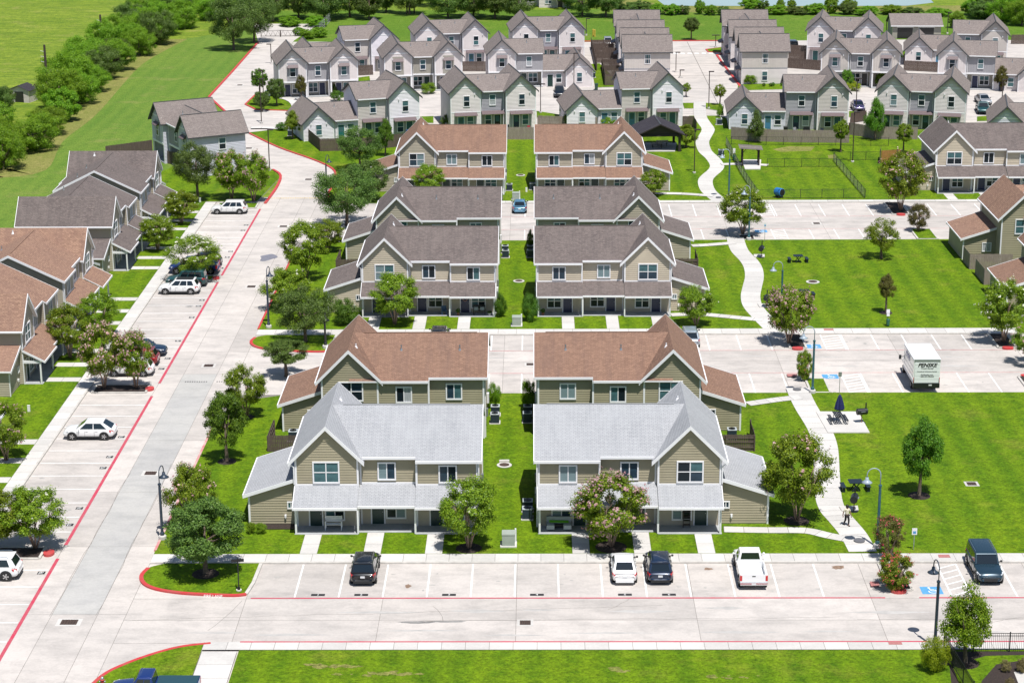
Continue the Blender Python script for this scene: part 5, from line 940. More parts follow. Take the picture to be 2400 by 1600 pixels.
shrub('spiky ornamental grass left of the lean-to of the bench triplex', 588, 1249, 24, 1222, 'myrtle', 1, 'ornamental_grass'); shrub('spiky ornamental grass under the lean-to window of the bench triplex', 612, 1249, 26, 1224, 'myrtle', 0, 'ornamental_grass')
ORD = ['first', 'second', 'third', 'fourth', 'fifth', 'sixth', 'seventh', 'eighth', 'ninth', 'tenth', 'eleventh', 'twelfth', 'thirteenth']
# wild hedgerow, oaks behind, pond bank
random.seed(11)
hr = [(-80.5, 268), (-75.5, 281), (-78, 288), (-74.5, 296), (-82.5, 297), (-75, 308), (-75.5, 319), (-78, 328.5), (-76.5, 334), (-80.5, 342), (-76.5, 347), (-81.5, 353), (-77.5, 358), (-82, 364), (-77.5, 370), (-83.5, 375), (-79, 380), (-76, 386), (-83, 390), (-79, 396), (-75.5, 400), (-83.5, 405), (-79, 410), (-75.5, 414), (-84, 420), (-79, 425), (-74, 424), (-85, 436), (-78, 440), (-70, 436), (-66, 444), (-73, 450), (-82, 452)]
for i, (x, y) in enumerate(hr):
    y += random.uniform(-1.5, 1.5); k = 'oak' if i in (12, 16, 20, 24, 28, 33) else 'bush'; big = random.uniform(0.85, 1.2)
    plant('hedgerow_tree', 'dark leafy tree in the wild hedgerow beside the left field' if k == 'oak' else 'bright green bushy tree in the wild hedgerow beside the left field', Vector((x, y, 0)), random.uniform(6.8, 8.8) * big, random.uniform(4.8, 6.6) * big, 'oak', 'oak' if k == 'oak' else 'bush', var=i % 3, base_frac=0.06, group='dark hedgerow trees' if k == 'oak' else 'bright hedgerow trees', dens=1.1)
for lab, px, py, w, t in (('grey-green tree cut by the left edge below the garden shed', -20, 290, 110, 205), ('grey-green tree left of the garden shed', 8, 262, 60, 205)): T('hedgerow_tree', lab, px, py, w, t, 'oak', 'oak', var=1, base_frac=0.1, group='trees by the shed', z=0)
for lab, px, py, w, t in (('huge dark oak at the head of the left street', 548, 118, 128, -8), ('second huge dark oak right beside the head of the left street', 596, 100, 110, -14)): T('oak_tree', lab, px, py, w, t, 'oak', 'oak', var=0 if px < 560 else 2, base_frac=0.2, z=0)
for i, (px, py, w, t) in enumerate(((640, 50, 110, -40), (700, 44, 100, -45), (760, 48, 120, -40), (820, 40, 110, -45), (865, 46, 70, -28), (905, 30, 60, -50), (960, 34, 100, -45), (1050, 42, 110, -40), (1110, 40, 100, -38), (1160, 44, 110, -35), (1215, 46, 90, -30), (1365, 38, 100, -40), (1420, 40, 100, -36), (1330, 20, 80, -50), (760, 20, 120, -70), (640, 20, 120, -70), (1010, 14, 90, -60), (1140, 10, 110, -70), (1250, 8, 90, -60))):
    T('oak_tree', ORD[i] + ' dark oak from the left in the front rank of the far tree line' if i < 13 else 'dark oak deep in the far tree line, behind the front rank', px, py, w, t, 'oak', 'oak', var=i % 3, base_frac=0.16, group='oaks of the far tree line', z=0)
for i, (px, py, w, t) in enumerate(((1470, 36, 50, 8), (1545, 34, 44, 10), (1575, 36, 40, 12), (1600, 34, 40, 14), (1640, 34, 26, 2), (1665, 36, 36, 14), (1695, 36, 34, 16), (1820, 34, 60, 14), (1760, 26, 60, -2), (1790, 26, 30, 2), (1830, 24, 22, 0), (1855, 24, 24, 2), (1870, 34, 60, 18), (1910, 34, 56, 10), (1948, 32, 36, -4), (1985, 34, 50, 8), (2030, 36, 60, 16), (2090, 34, 60, 14), (2140, 36, 60, 18), (2200, 38, 60, 20), (2240, 66, 40, 30), (2300, 44, 70, 4), (2350, 50, 90, -8), (2395, 60, 90, -4), (2330, 36, 100, -20), (2385, 34, 110, -26), (2280, 36, 60, 2), (1500, 28, 60, 4), (1990, 24, 40, 0))):
    T('bank_tree', 'bushy green tree on the far bank by the pond', px, py, w, t, 'oak', 'bush' if i % 3 else 'oak', var=i % 3, base_frac=0.06, group='bushes along the pond bank', z=0)
for i, (px, py, w, t) in enumerate(((720, 92, 40, 70), (750, 88, 40, 66), (700, 84, 30, 66), (680, 62, 60, 40), (740, 62, 60, 40))): T('bank_tree', ORD[i] + ' wild shrub of the group beside the pipe gate, counted from the nearest', px, py, w, t, 'oak', 'bush', var=i % 3, base_frac=0.04, group='shrubs by the gate', z=0, cat='shrub')
# ------------------------------------------------------------------ vehicles
def paint(name, c, metal=0.0, rough=0.28): return mat('car_paint_' + name, c, rough, coat=0.8, metal=metal, spec=0.5)
PAINT = dict(white=paint('white', (0.80, 0.80, 0.80)), pearl=paint('pearl', (0.72, 0.72, 0.71)), black=paint('black', (0.004, 0.006, 0.009)), navy=paint('navy', (0.008, 0.022, 0.055), 0.2), blue=paint('blue', (0.012, 0.035, 0.16), 0.2), steel=paint('steel_blue', (0.10, 0.24, 0.36), 0.4), silver=paint('silver', (0.45, 0.46, 0.47), 0.5), red=paint('red', (0.20, 0.01, 0.012)), teal=paint('teal', (0.015, 0.07, 0.075), 0.2), gunmetal=paint('gunmetal', (0.018, 0.045, 0.068), 0.3), plum=paint('plum', (0.06, 0.045, 0.12), 0.3), paleblue=paint('pale_blue', (0.42, 0.48, 0.54), 0.5))
M_carglass = mat('car_glass', (0.006, 0.012, 0.016), 0.04, spec=0.9, coat=0.4); M_tyre = mat('tyre_rubber', (0.015, 0.015, 0.016), 0.85); M_rim = mat('alloy_rim', (0.52, 0.52, 0.53), 0.3, metal=0.7); M_tail = mat('tail_lamp_red', (0.50, 0.012, 0.015), 0.15, coat=0.6); M_head = mat('head_lamp_clear', (0.62, 0.65, 0.68), 0.1, coat=0.6); M_plastic = mat('black_plastic', (0.018, 0.019, 0.021), 0.6); M_plate = mat('number_plate', (0.68, 0.69, 0.70), 0.5); M_chrome = mat('chrome', (0.62, 0.63, 0.65), 0.12, metal=1.0)
_wheel = {}
def wheel(root, x, y, r, wd=0.23):
    key = round(r, 2)
    if key not in _wheel:
        t = MB().lathe([(r * 0.62, -wd / 2), (r * 0.93, -wd / 2), (r, -wd * 0.36), (r, wd * 0.36), (r * 0.93, wd / 2), (r * 0.62, wd / 2)], axis='y', n=22); rim = MB().lathe([(r * 0.66, -wd * 0.44), (r * 0.60, -wd * 0.5), (r * 0.56, -wd * 0.40)], axis='y', n=18)
        for k in range(5):
            a = 2 * math.pi * k / 5
            for da in (-0.13, 0.13): rim.bar((r * 0.08 * math.cos(a), -wd * 0.5, r * 0.08 * math.sin(a)), (r * 0.60 * math.cos(a + da), -wd * 0.47, r * 0.60 * math.sin(a + da)), 0.05, 0.035, up=(0, 1, 0))
        rim.cyl((0, -wd * 0.54, 0), (0, -wd * 0.38, 0), r * 0.14, n=10); back = MB().lathe([(r * 0.60, -wd * 0.30), (0.01, -wd * 0.30)], axis='y', n=18)  # back: plain dark plate behind the spokes
        _wheel[key] = (t.mesh('tyre', M_tyre, uv=False), rim.mesh('rim', M_rim, uv=False), back.mesh('rim_backing', M_plastic, uv=False))
    a, b, c = _wheel[key]; o = obj('wheel', a, root, (x, y, r), 0 if y < 0 else math.pi); obj('rim', b, o); obj('rim_backing', c, o); return o
def loft(stations, m, name, root, n=2, cap=True):
    """body shell from half sections [(y, z), ...] at each x, mirrored and smoothed"""
    v = []; f = []; k = len(stations[0][1])
    for x, sec in stations: v += [(x, y, z) for y, z in sec] + [(x, -y, z) for y, z in sec[::-1][1:-1]]
    q = 2 * k - 2
    for i in range(len(stations) - 1):
        for j in range(q): jj = (j + 1) % q; f.append((i * q + j, i * q + jj, (i + 1) * q + jj, (i + 1) * q + j))
    f.append(tuple(range(q))); f.append(tuple(range((len(stations) - 1) * q, len(stations) * q))[::-1])
    me = bpy.data.meshes.new(name); me.from_pydata(v, [], f); me.materials.append(m); me.polygons.foreach_set('use_smooth', [True] * len(f)); me.update(); o = obj(name, me, root)
    s = o.modifiers.new('s', 'SUBSURF'); s.levels = n; s.render_levels = n; return o
def bilin(q, u, v): a, b, c, d = [Vector(p) for p in q]; return a.lerp(b, u).lerp(d.lerp(c, u), v)
def pane(root, q, u0, u1, v0, v1, off, name='side_window', m=M_carglass, cut=0.0):
    n = (Vector(q[1]) - Vector(q[0])).cross(Vector(q[3]) - Vector(q[0])).normalized(); n = -n if n.dot(sum((Vector(p) for p in q), Vector()) / 4 - Vector((0, 0, 1.0))) < 0 else n
    pts = [bilin(q, u0, v0), bilin(q, u1, v0), bilin(q, u1 - cut, v1), bilin(q, u0 + cut * 0.2, v1)]; MB().hexa([p - n * 0.03 for p in pts], [p + n * off for p in pts]).build(name, m, root, uv=False)
def car(name, label, cat, p, rz, kind, pm, group=None, L=4.5, W=1.84, Hh=1.66, r=0.34, rails=False, black_roof=False, details=True):
    """kind: suv, boxy, coupe (sloping tail), sedan, pickup; +x is forward"""
    o = thing(name, label, cat, (p[0], p[1], p[2] if len(p) > 2 else 0.016), rz, group); hl = L / 2; w = W / 2; m = PAINT[pm]; belt = Hh * (0.60 if kind != 'sedan' else 0.64); bz = 0.24 if kind != 'pickup' else 0.42; hood = belt * (0.99 if kind in ('suv', 'coupe') else 0.93 if kind == 'sedan' else 1.0); tail = belt * (1.0 if kind != 'sedan' else 1.0)
    if kind in ('boxy', 'pickup'): belt = Hh * 0.62; hood = belt * 0.95
    def sec(ww, zb, zs, zt): return [(0, zb), (ww * 0.80, zb), (ww * 0.97, zb + 0.10), (ww, zb + (zs - zb) * 0.5), (ww * 0.985, zs - 0.10), (ww * 0.91, zs), (ww * 0.5, zt), (0, zt + 0.01)]
    st = [(-hl, sec(w * 0.80, bz + 0.22, belt * 0.80, belt * 0.84)), (-hl + 0.07, sec(w * 0.93, bz + 0.10, tail * 0.93, tail * 0.95)), (-hl + 0.30, sec(w * 0.98, bz, tail, tail + 0.01)), (-hl * 0.55, sec(w, bz, belt, belt + 0.01)), (0, sec(w, bz, belt, belt + 0.01)), (hl * 0.35, sec(w, bz, belt * 0.99, belt)), (hl * 0.52, sec(w * 0.99, bz, hood * 0.97, hood * 1.02)), (hl - 0.38, sec(w * 0.96, bz, hood * 0.90, hood * 0.95)), (hl - 0.10, sec(w * 0.88, bz + 0.05, hood * 0.78, hood * 0.83)), (hl, sec(w * 0.74, bz + 0.14, hood * 0.62, hood * 0.66))]
    if kind == 'pickup':
        st = [(-0.25, sec(w, bz, belt, belt + 0.01))] + st[4:]
    loft(st, m, 'body', o)
    # greenhouse
    wb, wt = w * 0.93, w * (0.74 if kind not in ('boxy',) else 0.82); zb = belt - 0.04; zr = Hh
    xr, xr2, xf2, xf = {'suv': (-hl + 0.12, -hl + 0.52, hl * 0.16, hl * 0.50), 'boxy': (-hl + 0.10, -hl + 0.22, hl * 0.20, hl * 0.40), 'coupe': (-hl + 0.10, -hl + 1.05, hl * 0.10, hl * 0.50), 'sedan': (-hl + 0.55, -hl + 1.25, hl * 0.10, hl * 0.46), 'pickup': (-0.18, -0.05, hl * 0.30, hl * 0.48)}[kind]
    B = [(xr, -wb, zb), (xf, -wb * 0.98, zb), (xf, wb * 0.98, zb), (xr, wb, zb)]; Tt = [(xr2, -wt, zr - 0.05), (xf2, -wt, zr - 0.04), (xf2, wt, zr - 0.04), (xr2, wt, zr - 0.05)]
    mb = MB().hexa(B, Tt); xm = (xr2 + xf2) / 2
    gh = mb.build('cabin', m, o, uv=False, smooth=True); bv = gh.modifiers.new('b', 'BEVEL'); bv.width = 0.075; bv.segments = 3; bv.limit_method = 'NONE'; gh.modifiers.new('w', 'WEIGHTED_NORMAL')
    rf = MB().hexa([(xr2 + 0.06, -wt + 0.05, zr - 0.06), (xf2 - 0.04, -wt + 0.05, zr - 0.06), (xf2 - 0.04, wt - 0.05, zr - 0.06), (xr2 + 0.06, wt - 0.05, zr - 0.06)], [(xr2 + 0.2, -wt + 0.2, zr + 0.005), (xf2 - 0.2, -wt + 0.2, zr + 0.005), (xf2 - 0.2, wt - 0.2, zr + 0.005), (xr2 + 0.2, wt - 0.2, zr + 0.005)]); ro = rf.build('roof', M_plastic if black_roof else m, o, uv=False, smooth=True); bv = ro.modifiers.new('b', 'BEVEL'); bv.width = 0.05; bv.segments = 2; bv.limit_method = 'NONE'
    pane(o, [B[1], B[2], Tt[2], Tt[1]], 0.07, 0.93, 0.06, 0.90, 0.012, 'windscreen'); pane(o, [B[0], B[3], Tt[3], Tt[0]], 0.10, 0.90, 0.14 if kind != 'pickup' else 0.2, 0.88, 0.012, 'rear_window')
    for q in ([B[0], B[1], Tt[1], Tt[0]], [B[3], B[2], Tt[2], Tt[3]]):
        cuts = ((0.12, 0.34), (0.37, 0.62), (0.65, 0.91)) if kind in ('suv', 'boxy') else ((0.14, 0.50), (0.53, 0.90)) if kind != 'pickup' else ((0.12, 0.46), (0.50, 0.88))
        for a, b in cuts: pane(o, q, a, b, 0.13, 0.86, 0.010, 'side_window')
    # running gear, lamps, bumpers, mirrors
    ax = hl - 0.82 if kind != 'pickup' else hl - 0.95
    for x in (-ax + (0.05 if kind != 'pickup' else -0.15), ax - 0.02):
        for s in (-1, 1):
            MB().lathe([(r * 1.18, -0.05), (r * 1.18, 0.05)], c=(x, s * (w - 0.032), r * 1.02), axis='y', n=20).build('wheel_arch', M_plastic, o, uv=False); wheel(o, x, s * (w - 0.09), r)
    MB().box(-ax + r, ax - r, -w + 0.02, w - 0.02, bz - 0.02, bz + 0.10).build('sill', M_plastic, o, uv=False)
    for xs_ in ((-0.55, 0.28, 0.98) if kind != 'pickup' else (0.28, 1.1)):
        for s in (-1, 1): MB().box(xs_ - 0.007, xs_ + 0.007, s * (w - 0.03), s * (w + 0.003), bz + 0.16, belt - 0.05).build('door_seam', M_plastic, o, uv=False)
    zl = belt * 0.80
    for s in (-1, 1):
        if kind != 'pickup': MB().hexa([(-hl + 0.03, s * w * 0.55, zl - 0.10), (-hl + 0.03, s * w * 0.86, zl - 0.12), (-hl + 0.32, s * w * 0.985, zl - 0.06), (-hl + 0.3, s * w * 0.6, zl - 0.06)], [(-hl + 0.05, s * w * 0.55, zl + 0.06), (-hl + 0.06, s * w * 0.88, zl + 0.12), (-hl + 0.42, s * w * 0.995, zl + 0.14), (-hl + 0.3, s * w * 0.6, zl + 0.1)]).build('tail_lamp', M_tail, o, uv=False)
        zh = hood * 0.72; MB().hexa([(hl - 0.06, s * w * 0.42, zh - 0.05), (hl - 0.10, s * w * 0.80, zh - 0.07), (hl - 0.45, s * w * 0.975, zh + 0.02), (hl - 0.4, s * w * 0.5, zh)], [(hl - 0.12, s * w * 0.42, zh + 0.06), (hl - 0.16, s * w * 0.84, zh + 0.08), (hl - 0.55, s * w * 0.985, zh + 0.15), (hl - 0.5, s * w * 0.5, zh + 0.12)]).build('head_lamp', M_head, o, uv=False)
        mi = MB().lathe([(0.01, -0.09), (0.07, -0.06), (0.085, 0.0), (0.07, 0.06), (0.01, 0.09)], c=(xf - 0.35, s * (w + 0.11), belt + 0.08), axis='y', n=10); mi.bar((xf - 0.33, s * (w * 0.9), belt + 0.02), (xf - 0.35, s * (w + 0.08), belt + 0.06), 0.05, 0.05); mi.build('mirror', m if pm in ('white', 'pearl') and kind != 'sedan' else M_plastic, o, uv=False, smooth=True)
        if rails: MB().tube([(xr2 + 0.15, s * (wt - 0.04), zr - 0.02), (xr2 + 0.25, s * (wt - 0.05), zr + 0.05), (xf2 - 0.25, s * (wt - 0.05), zr + 0.05), (xf2 - 0.12, s * (wt - 0.04), zr - 0.02)], 0.02, 6).build('roof_rail', M_chrome, o, uv=False)
        for xh in ((0.1, -0.75) if kind != 'pickup' else (0.45, -0.0)): MB().box(xh - 0.1, xh + 0.1, s * w - 0.015, s * w + 0.02, belt * 0.86, belt * 0.86 + 0.035).build('door_handle', m, o, uv=False)
    MB().box(hl - 0.06, hl + 0.005, -w * 0.5, w * 0.5, bz + 0.12, hood * 0.55).build('grille', M_plastic, o, uv=False)
    if kind != 'pickup':
        MB().box(-hl - 0.005, -hl + 0.2, -w * 0.72, w * 0.72, bz + 0.02, bz + 0.22).build('rear_bumper', M_plastic if kind in ('suv', 'boxy', 'coupe') else m, o, uv=False); MB().box(-hl - 0.012, -hl + 0.02, -0.16, 0.16, belt * 0.66, belt * 0.66 + 0.15).build('number_plate', M_plate, o, uv=False)
        if kind in ('suv', 'coupe', 'boxy'): MB().box(xr2 - 0.12, xr2 + 0.1, -wt + 0.06, wt - 0.06, zr - 0.09, zr - 0.045).build('spoiler', m, o, uv=False)
        else: MB().box(-hl + 0.04, -hl + 0.55, -w * 0.78, w * 0.78, belt - 0.02, belt + 0.015).build('boot_lid', m, o, uv=False)
    else:
        bx0, bx1 = -hl, -0.2; t = 0.09; zt = belt + 0.02
        for s in (-1, 1):
            bd = MB().box(bx0 + 0.06, bx1, s * w, s * (w - t), bz + 0.05, zt).build('bed_side', m, o, uv=False); q = bd.modifiers.new('b', 'BEVEL'); q.width = 0.025; q.segments = 2
            MB().box(bx0 - 0.01, bx0 + 0.18, s * (w - 0.16), s * (w + 0.008), zt - 0.48, zt - 0.08).build('tail_lamp', M_tail, o, uv=False)
        MB().box(bx0, bx0 + 0.06, -w + 0.03, w - 0.03, bz + 0.1, zt).build('tailgate', m, o, uv=False); MB().box(bx0 + 0.05, bx1, -w + t, w - t, bz + 0.12, bz + 0.2).build('bed_floor', m, o, uv=False); MB().box(bx1 - 0.08, bx1 + 0.02, -w + 0.04, w - 0.04, bz + 0.1, zt).build('bed_front', m, o, uv=False)
        MB().box(bx0 - 0.14, bx0 + 0.05, -w + 0.02, w - 0.02, bz - 0.02, bz + 0.18).build('rear_bumper', M_chrome, o, uv=False); MB().box(bx0 - 0.15, bx0 - 0.13, -0.16, 0.16, bz + 0.02, bz + 0.15).build('number_plate', M_plate, o, uv=False); MB().box(bx0 - 0.012, bx0, -0.12, 0.12, zt - 0.16, zt - 0.09).build('tailgate_handle', M_plastic, o, uv=False)
        for s in (-1, 1): MB().lathe([(r * 1.18, -0.05), (r * 1.18, 0.05)], c=(-ax - 0.15, s * (w - 0.032), r * 1.02), axis='y', n=20).build('wheel_arch', M_plastic, o, uv=False)
        MB().box(-ax, 0, -0.5, 0.5, 0.35, 0.5).build('chassis', M_plastic, o, uv=False)
    return o
GP = 'cars in the lots'
N_, S_, W_, E_ = R(90), R(-90), R(180), 0.0
def gp(px, py): return G(px, py, 0.016)
c = car('crossover', 'white crossover with sloping tail alone in the lower left lot', 'car', (-38.95, 166.4), W_, 'coupe', 'white', GP, L=4.5, W=1.86, Hh=1.62, r=0.36)
car('suv', 'white off-road car cut by the left edge at the bottom', 'car', (-40.0, 135.9), W_, 'suv', 'white', GP, L=4.85, W=1.95, Hh=1.72, r=0.38, rails=True)
car('suv', 'navy hatchback half behind the pink crape myrtles, nose to the street', 'car', (-38.8, 190.9), E_, 'suv', 'navy', GP, L=4.5, Hh=1.55, rails=True)
car('suv', 'red car half behind the pink crape myrtles', 'car', (-39.0, 187.7), W_, 'suv', 'red', GP, L=4.5, Hh=1.7); car('hatchback', 'white car behind the pink blossoms of the long island', 'car', (-38.9, 184.5), W_, 'suv', 'white', GP, L=4.5, Hh=1.6)
car('crossover', 'white crossover with black roof beside the dark jeep in the left lot', 'car', (-39.2, 214.1), W_, 'suv', 'white', GP, L=4.5, W=1.86, Hh=1.66, r=0.36, black_roof=True)
car('off_roader', 'dark green boxy jeep between the white crossover and the blue pickup', 'car', (-38.9, 217.2), W_, 'boxy', 'teal', GP, L=4.5, W=1.9, Hh=1.86, r=0.41); car('pickup_truck', 'dark blue pickup under the white-blooming crape myrtle', 'car', (-39.0, 222.8), W_, 'pickup', 'blue', GP, L=5.6, W=2.0, Hh=1.85, r=0.40)
car('sedan', 'black car half under the white-blooming crape myrtle', 'car', (-38.6, 225.9), W_, 'suv', 'black', GP, L=4.6, Hh=1.55); car('crossover', 'white crossover alone at the top of the left lot', 'car', (-39.3, 252.8), W_, 'suv', 'pearl', GP, L=4.6, W=1.86, Hh=1.68, r=0.36)
car('suv', 'black car with red tail lamps in front of the bench triplex', 'car', (-12.5, 136.2), N_, 'suv', 'black', GP, L=4.6, W=1.88, Hh=1.70, r=0.36, rails=True); car('sedan', 'white sedan in front of the right pale-roofed triplex', 'car', (6.3, 136.3), N_, 'sedan', 'white', GP, L=4.6, W=1.80, Hh=1.46, r=0.33); car('suv', 'dark blue car beside the white sedan in the front row', 'car', (8.85, 136.3), N_, 'suv', 'navy', GP, L=4.55, W=1.86, Hh=1.68, r=0.36, rails=True)
car('pickup_truck', 'white pickup at the right end of the front row', 'car', (15.45, 136.1), N_, 'pickup', 'white', GP, L=5.6, W=1.98, Hh=1.86, r=0.40); car('suv', 'dark blue off-road car nose outward in the accessible bays at right', 'car', (32.45, 136.3), S_, 'boxy', 'gunmetal', GP, L=4.8, W=1.93, Hh=1.80, r=0.39, rails=True)
car('sedan', 'black car whose roof shows above the left brown roof', 'car', (-9.75, 195.3), N_, 'suv', 'black', GP, L=4.6, Hh=1.6); car('suv', 'pale blue car beside the right brown gable', 'car', (15.35, 194.6), N_, 'suv', 'paleblue', GP, L=4.6, Hh=1.68, rails=True)
car('sedan', 'blue sedan in the gap above the dark roofs', 'car', (-2.1, 253.9), N_, 'sedan', 'steel', GP, L=4.6, W=1.82, Hh=1.46); car('suv', 'silver car half hidden by the right dark roof', 'car', (1.0, 253.6), N_, 'suv', 'silver', GP, L=4.6, Hh=1.7)
car('suv', 'black and red car beside the double-gabled cream house', 'car', (4.0, 339.5, 0.02), S_, 'suv', 'black', GP, L=4.6, Hh=1.7); car('sedan', 'plum-coloured car in the court right of the dog run house', 'car', (52.2, 325.6, 0.02), S_, 'sedan', 'plum', GP, Hh=1.5)
car('sedan', 'silver car parked at the right-edge rear court', 'car', (73.6, 331.0, 0.02), R(-84), 'sedan', 'silver', GP, Hh=1.5); car('pickup_truck', 'teal pickup parked at the right-edge rear court', 'car', (71.8, 322.8, 0.02), R(-98), 'pickup', 'teal', GP, L=5.4, W=1.95, Hh=1.8, r=0.38); car('suv', 'black car beside the farther side-on house at right', 'car', (49.6, 391.5, 0.02), N_, 'boxy', 'black', GP, L=4.8, W=1.95, Hh=1.85); car('hatchback', 'silver car behind the tall fenced yards', 'car', (14.2, 398.0, 0.02), S_, 'suv', 'silver', GP, L=4.3, Hh=1.55)
pk = car('pickup_truck', 'navy pickup with covered bed at the bottom edge', 'car', (-24.3, 116.2, 0.016), W_, 'pickup', 'blue', GP, L=5.7, W=2.0, Hh=1.92, r=0.41); MB().box(-2.8, -0.25, -0.92, 0.92, 1.18, 1.25).build('bed_cover', mat('bed_cover_teal', (0.015, 0.055, 0.075), 0.6), pk, uv=False)
# box truck
def box_truck():
    o = thing('box_truck', 'white rental box truck with black lettering parked beside the park lawn', 'truck', (36.0, 181.25, 0.016), N_)
    L0, w, z0, z1 = -3.0, 1.22, 0.95, 3.25; bm = MB().box(L0, 2.1, -w, w, z0, z1).build('cargo_box', PAINT['white'], o, uv=False)
    for s in (-1, 1):
        MB().box(L0, 2.1, s * w, s * (w + 0.03), z0, z0 + 0.12).build('side_rail', M_trim, bm, uv=False); MB().box(L0, 2.1, s * w, s * (w + 0.025), z1 - 0.14, z1).build('side_rail', M_trim, bm, uv=False)
        for z in (1.5, 1.95, 2.4): MB().box(L0 + 0.05, 2.05, s * w, s * (w + 0.012), z, z + 0.02).build('panel_seam', M_steel, bm, uv=False)
        t = obj('side_lettering', text_mesh('PENSKE', 0.62, mat('truck_blue', (0.02, 0.06, 0.30), 0.5), 0.25, 0.012), bm); t.location = (0.0, s * (w + 0.035), 2.72); t.rotation_euler = (R(90), 0, 0 if s < 0 else math.pi)
    MB().box(L0 - 0.02, L0, -w + 0.02, w - 0.02, z1 - 0.28, z1 - 0.02).build('door_header', M_steel, bm, uv=False); rd = MB().box(L0 - 0.035, L0 - 0.004, -w + 0.10, w - 0.10, z0 + 0.05, z1 - 0.28).build('roll_door', mat('truck_door_white', (0.78, 0.79, 0.80), 0.5), bm, uv=False)
    for k in range(6): MB().box(L0 - 0.038, L0 - 0.034, -w + 0.10, w - 0.10, z0 + 0.35 * k + 0.37, z0 + 0.35 * k + 0.385).build('door_seam', M_steel, o, uv=False)
    for txt, z, sz, sh, b in (('PENSKE', 2.68, 0.50, 0.3, 0.022), ('Truck Rental', 2.38, 0.22, 0.3, 0.004), ('Household & Business Rentals', 2.08, 0.15, 0.25, 0.003), ('GoPenske.com', 1.76, 0.19, 0.25, 0.004), ('1-800-GO-PENSKE', 1.58, 0.165, 0.25, 0.004)):
        t = obj('rear_lettering', text_mesh(txt, sz, M_blackp, sh, b), o); t.location = (L0 - 0.042, 0, z); t.rotation_euler = (R(90), 0, R(-90))
    loft([(2.05, [(0, 0.55), (0.85, 0.55), (0.98, 0.7), (0.99, 1.1), (0.97, 1.5), (0.90, 2.15), (0.6, 2.3), (0, 2.32)]), (2.9, [(0, 0.55), (0.85, 0.55), (0.98, 0.7), (0.99, 1.1), (0.97, 1.45), (0.86, 2.1), (0.6, 2.25), (0, 2.28)]), (3.5, [(0, 0.55), (0.85, 0.55), (0.97, 0.7), (0.98, 1.0), (0.96, 1.3), (0.8, 1.5), (0.5, 1.55), (0, 1.56)]), (4.4, [(0, 0.55), (0.8, 0.55), (0.9, 0.7), (0.92, 0.9), (0.88, 1.1), (0.7, 1.2), (0.4, 1.22), (0, 1.23)])], PAINT['white'], 'cab', o, 1)
    for s in (-1, 1):
        mi = MB().box(2.9, 3.02, s * 1.30, s * 1.52, 1.45, 1.85); mi.bar((2.95, s * 0.95, 1.7), (2.95, s * 1.35, 1.7), 0.05, 0.05); mi.build('mirror', M_plastic, o, uv=False); wheel(o, 3.3, s * 0.92, 0.39); wheel(o, -1.6, s * 1.05, 0.40); wheel(o, -1.6, s * 0.78, 0.40)
        MB().box(L0 - 0.05, L0, s * (w - 0.10), s * (w - 0.04), 1.05, 1.35).build('door_latch', M_steel, o, uv=False); MB().box(L0 - 0.06, L0 + 0.05, s * 0.55, s * 0.95, 0.62, 0.74).build('tail_lamp', M_tail, o, uv=False); MB().box(L0 - 0.04, L0 + 0.02, s * 1.16, s * 1.215, 1.0, 1.5).build('tail_lamp', M_tail, o, uv=False)
    MB().box(L0, 3.3, -0.45, 0.45, 0.55, 0.92).build('chassis', M_plastic, o, uv=False); MB().box(L0 - 0.12, L0 + 0.1, -w, w, 0.5, 0.93).build('rear_bumper', M_dark, o, uv=False); MB().box(L0 - 0.13, L0 - 0.12, -0.5, -0.2, 0.74, 0.86).build('number_plate', M_plate, o, uv=False)
box_truck()
# ------------------------------------------------------------------ street furniture, fences, people
M_lamp = mat('lamp_post_teal', (0.035, 0.12, 0.15), 0.4, 0.25, 3); M_lampd = mat('lamp_post_dark', (0.03, 0.045, 0.07), 0.4); M_lampg = mat('lamp_shade_grey', (0.30, 0.36, 0.42), 0.4); M_bulb = mat('lamp_glass', (0.70, 0.72, 0.72), 0.3); M_bronze = mat('bronze_post', (0.045, 0.03, 0.025), 0.5)
def hook_lamp(label, px, py, top, face, post=M_lamp, z=LZ, double=False):
    """lamp post with a swan neck and a bell shade; face = direction of the neck"""
    p = G(px, py, z); zc = (p - Vector((0, 0, CAM_H))).dot(_fw); H = (py - top) / (FOC / zc * math.cos(PITCH) * 0.985); o = thing('street_lamp', label, 'street lamp', p, face, 'arched street lamps')
    MB().lathe([(0.30, 0), (0.30, 0.25), (0.24, 0.32)], n=16).build('footing', M_walk, o, uv=False); mb = MB().lathe([(0.17, 0.3), (0.17, 0.5), (0.11, 0.6), (0.10, H * 0.72), (0.085, H * 0.76)], n=12); mb.lathe([(0.13, H * 0.755), (0.13, H * 0.775)], n=12); mb.build('post', post, o, uv=False, smooth=False)
    for s in ((1, -1) if double else (1,)):
        pts = [(0, 0, H * 0.76)] + [(s * (0.5 - 0.5 * math.cos(t)), 0, H * 0.90 + 0.5 * math.sin(t)) for t in [R(18 * k) for k in range(11)]] + [(s * 1.0, 0, H * 0.86)]; MB().tube(pts, 0.04, 8).build('neck', M_lampg if post is M_lamp else post, o, uv=False, smooth=True)
        sh = MB().lathe([(0.06, 0.28), (0.11, 0.26), (0.13, 0.08), (0.22, -0.02), (0.40, -0.14), (0.39, -0.16), (0.10, -0.06)], c=(s * 1.0, 0, H * 0.86 - 0.2), n=18).build('shade', M_lampg if post is M_lamp else post, o, uv=False, smooth=True); MB().lathe([(0.09, -0.08), (0.10, -0.2), (0.02, -0.26)], c=(s * 1.0, 0, H * 0.86 - 0.2), n=10).build('bulb', M_bulb, sh, uv=False)
    return o
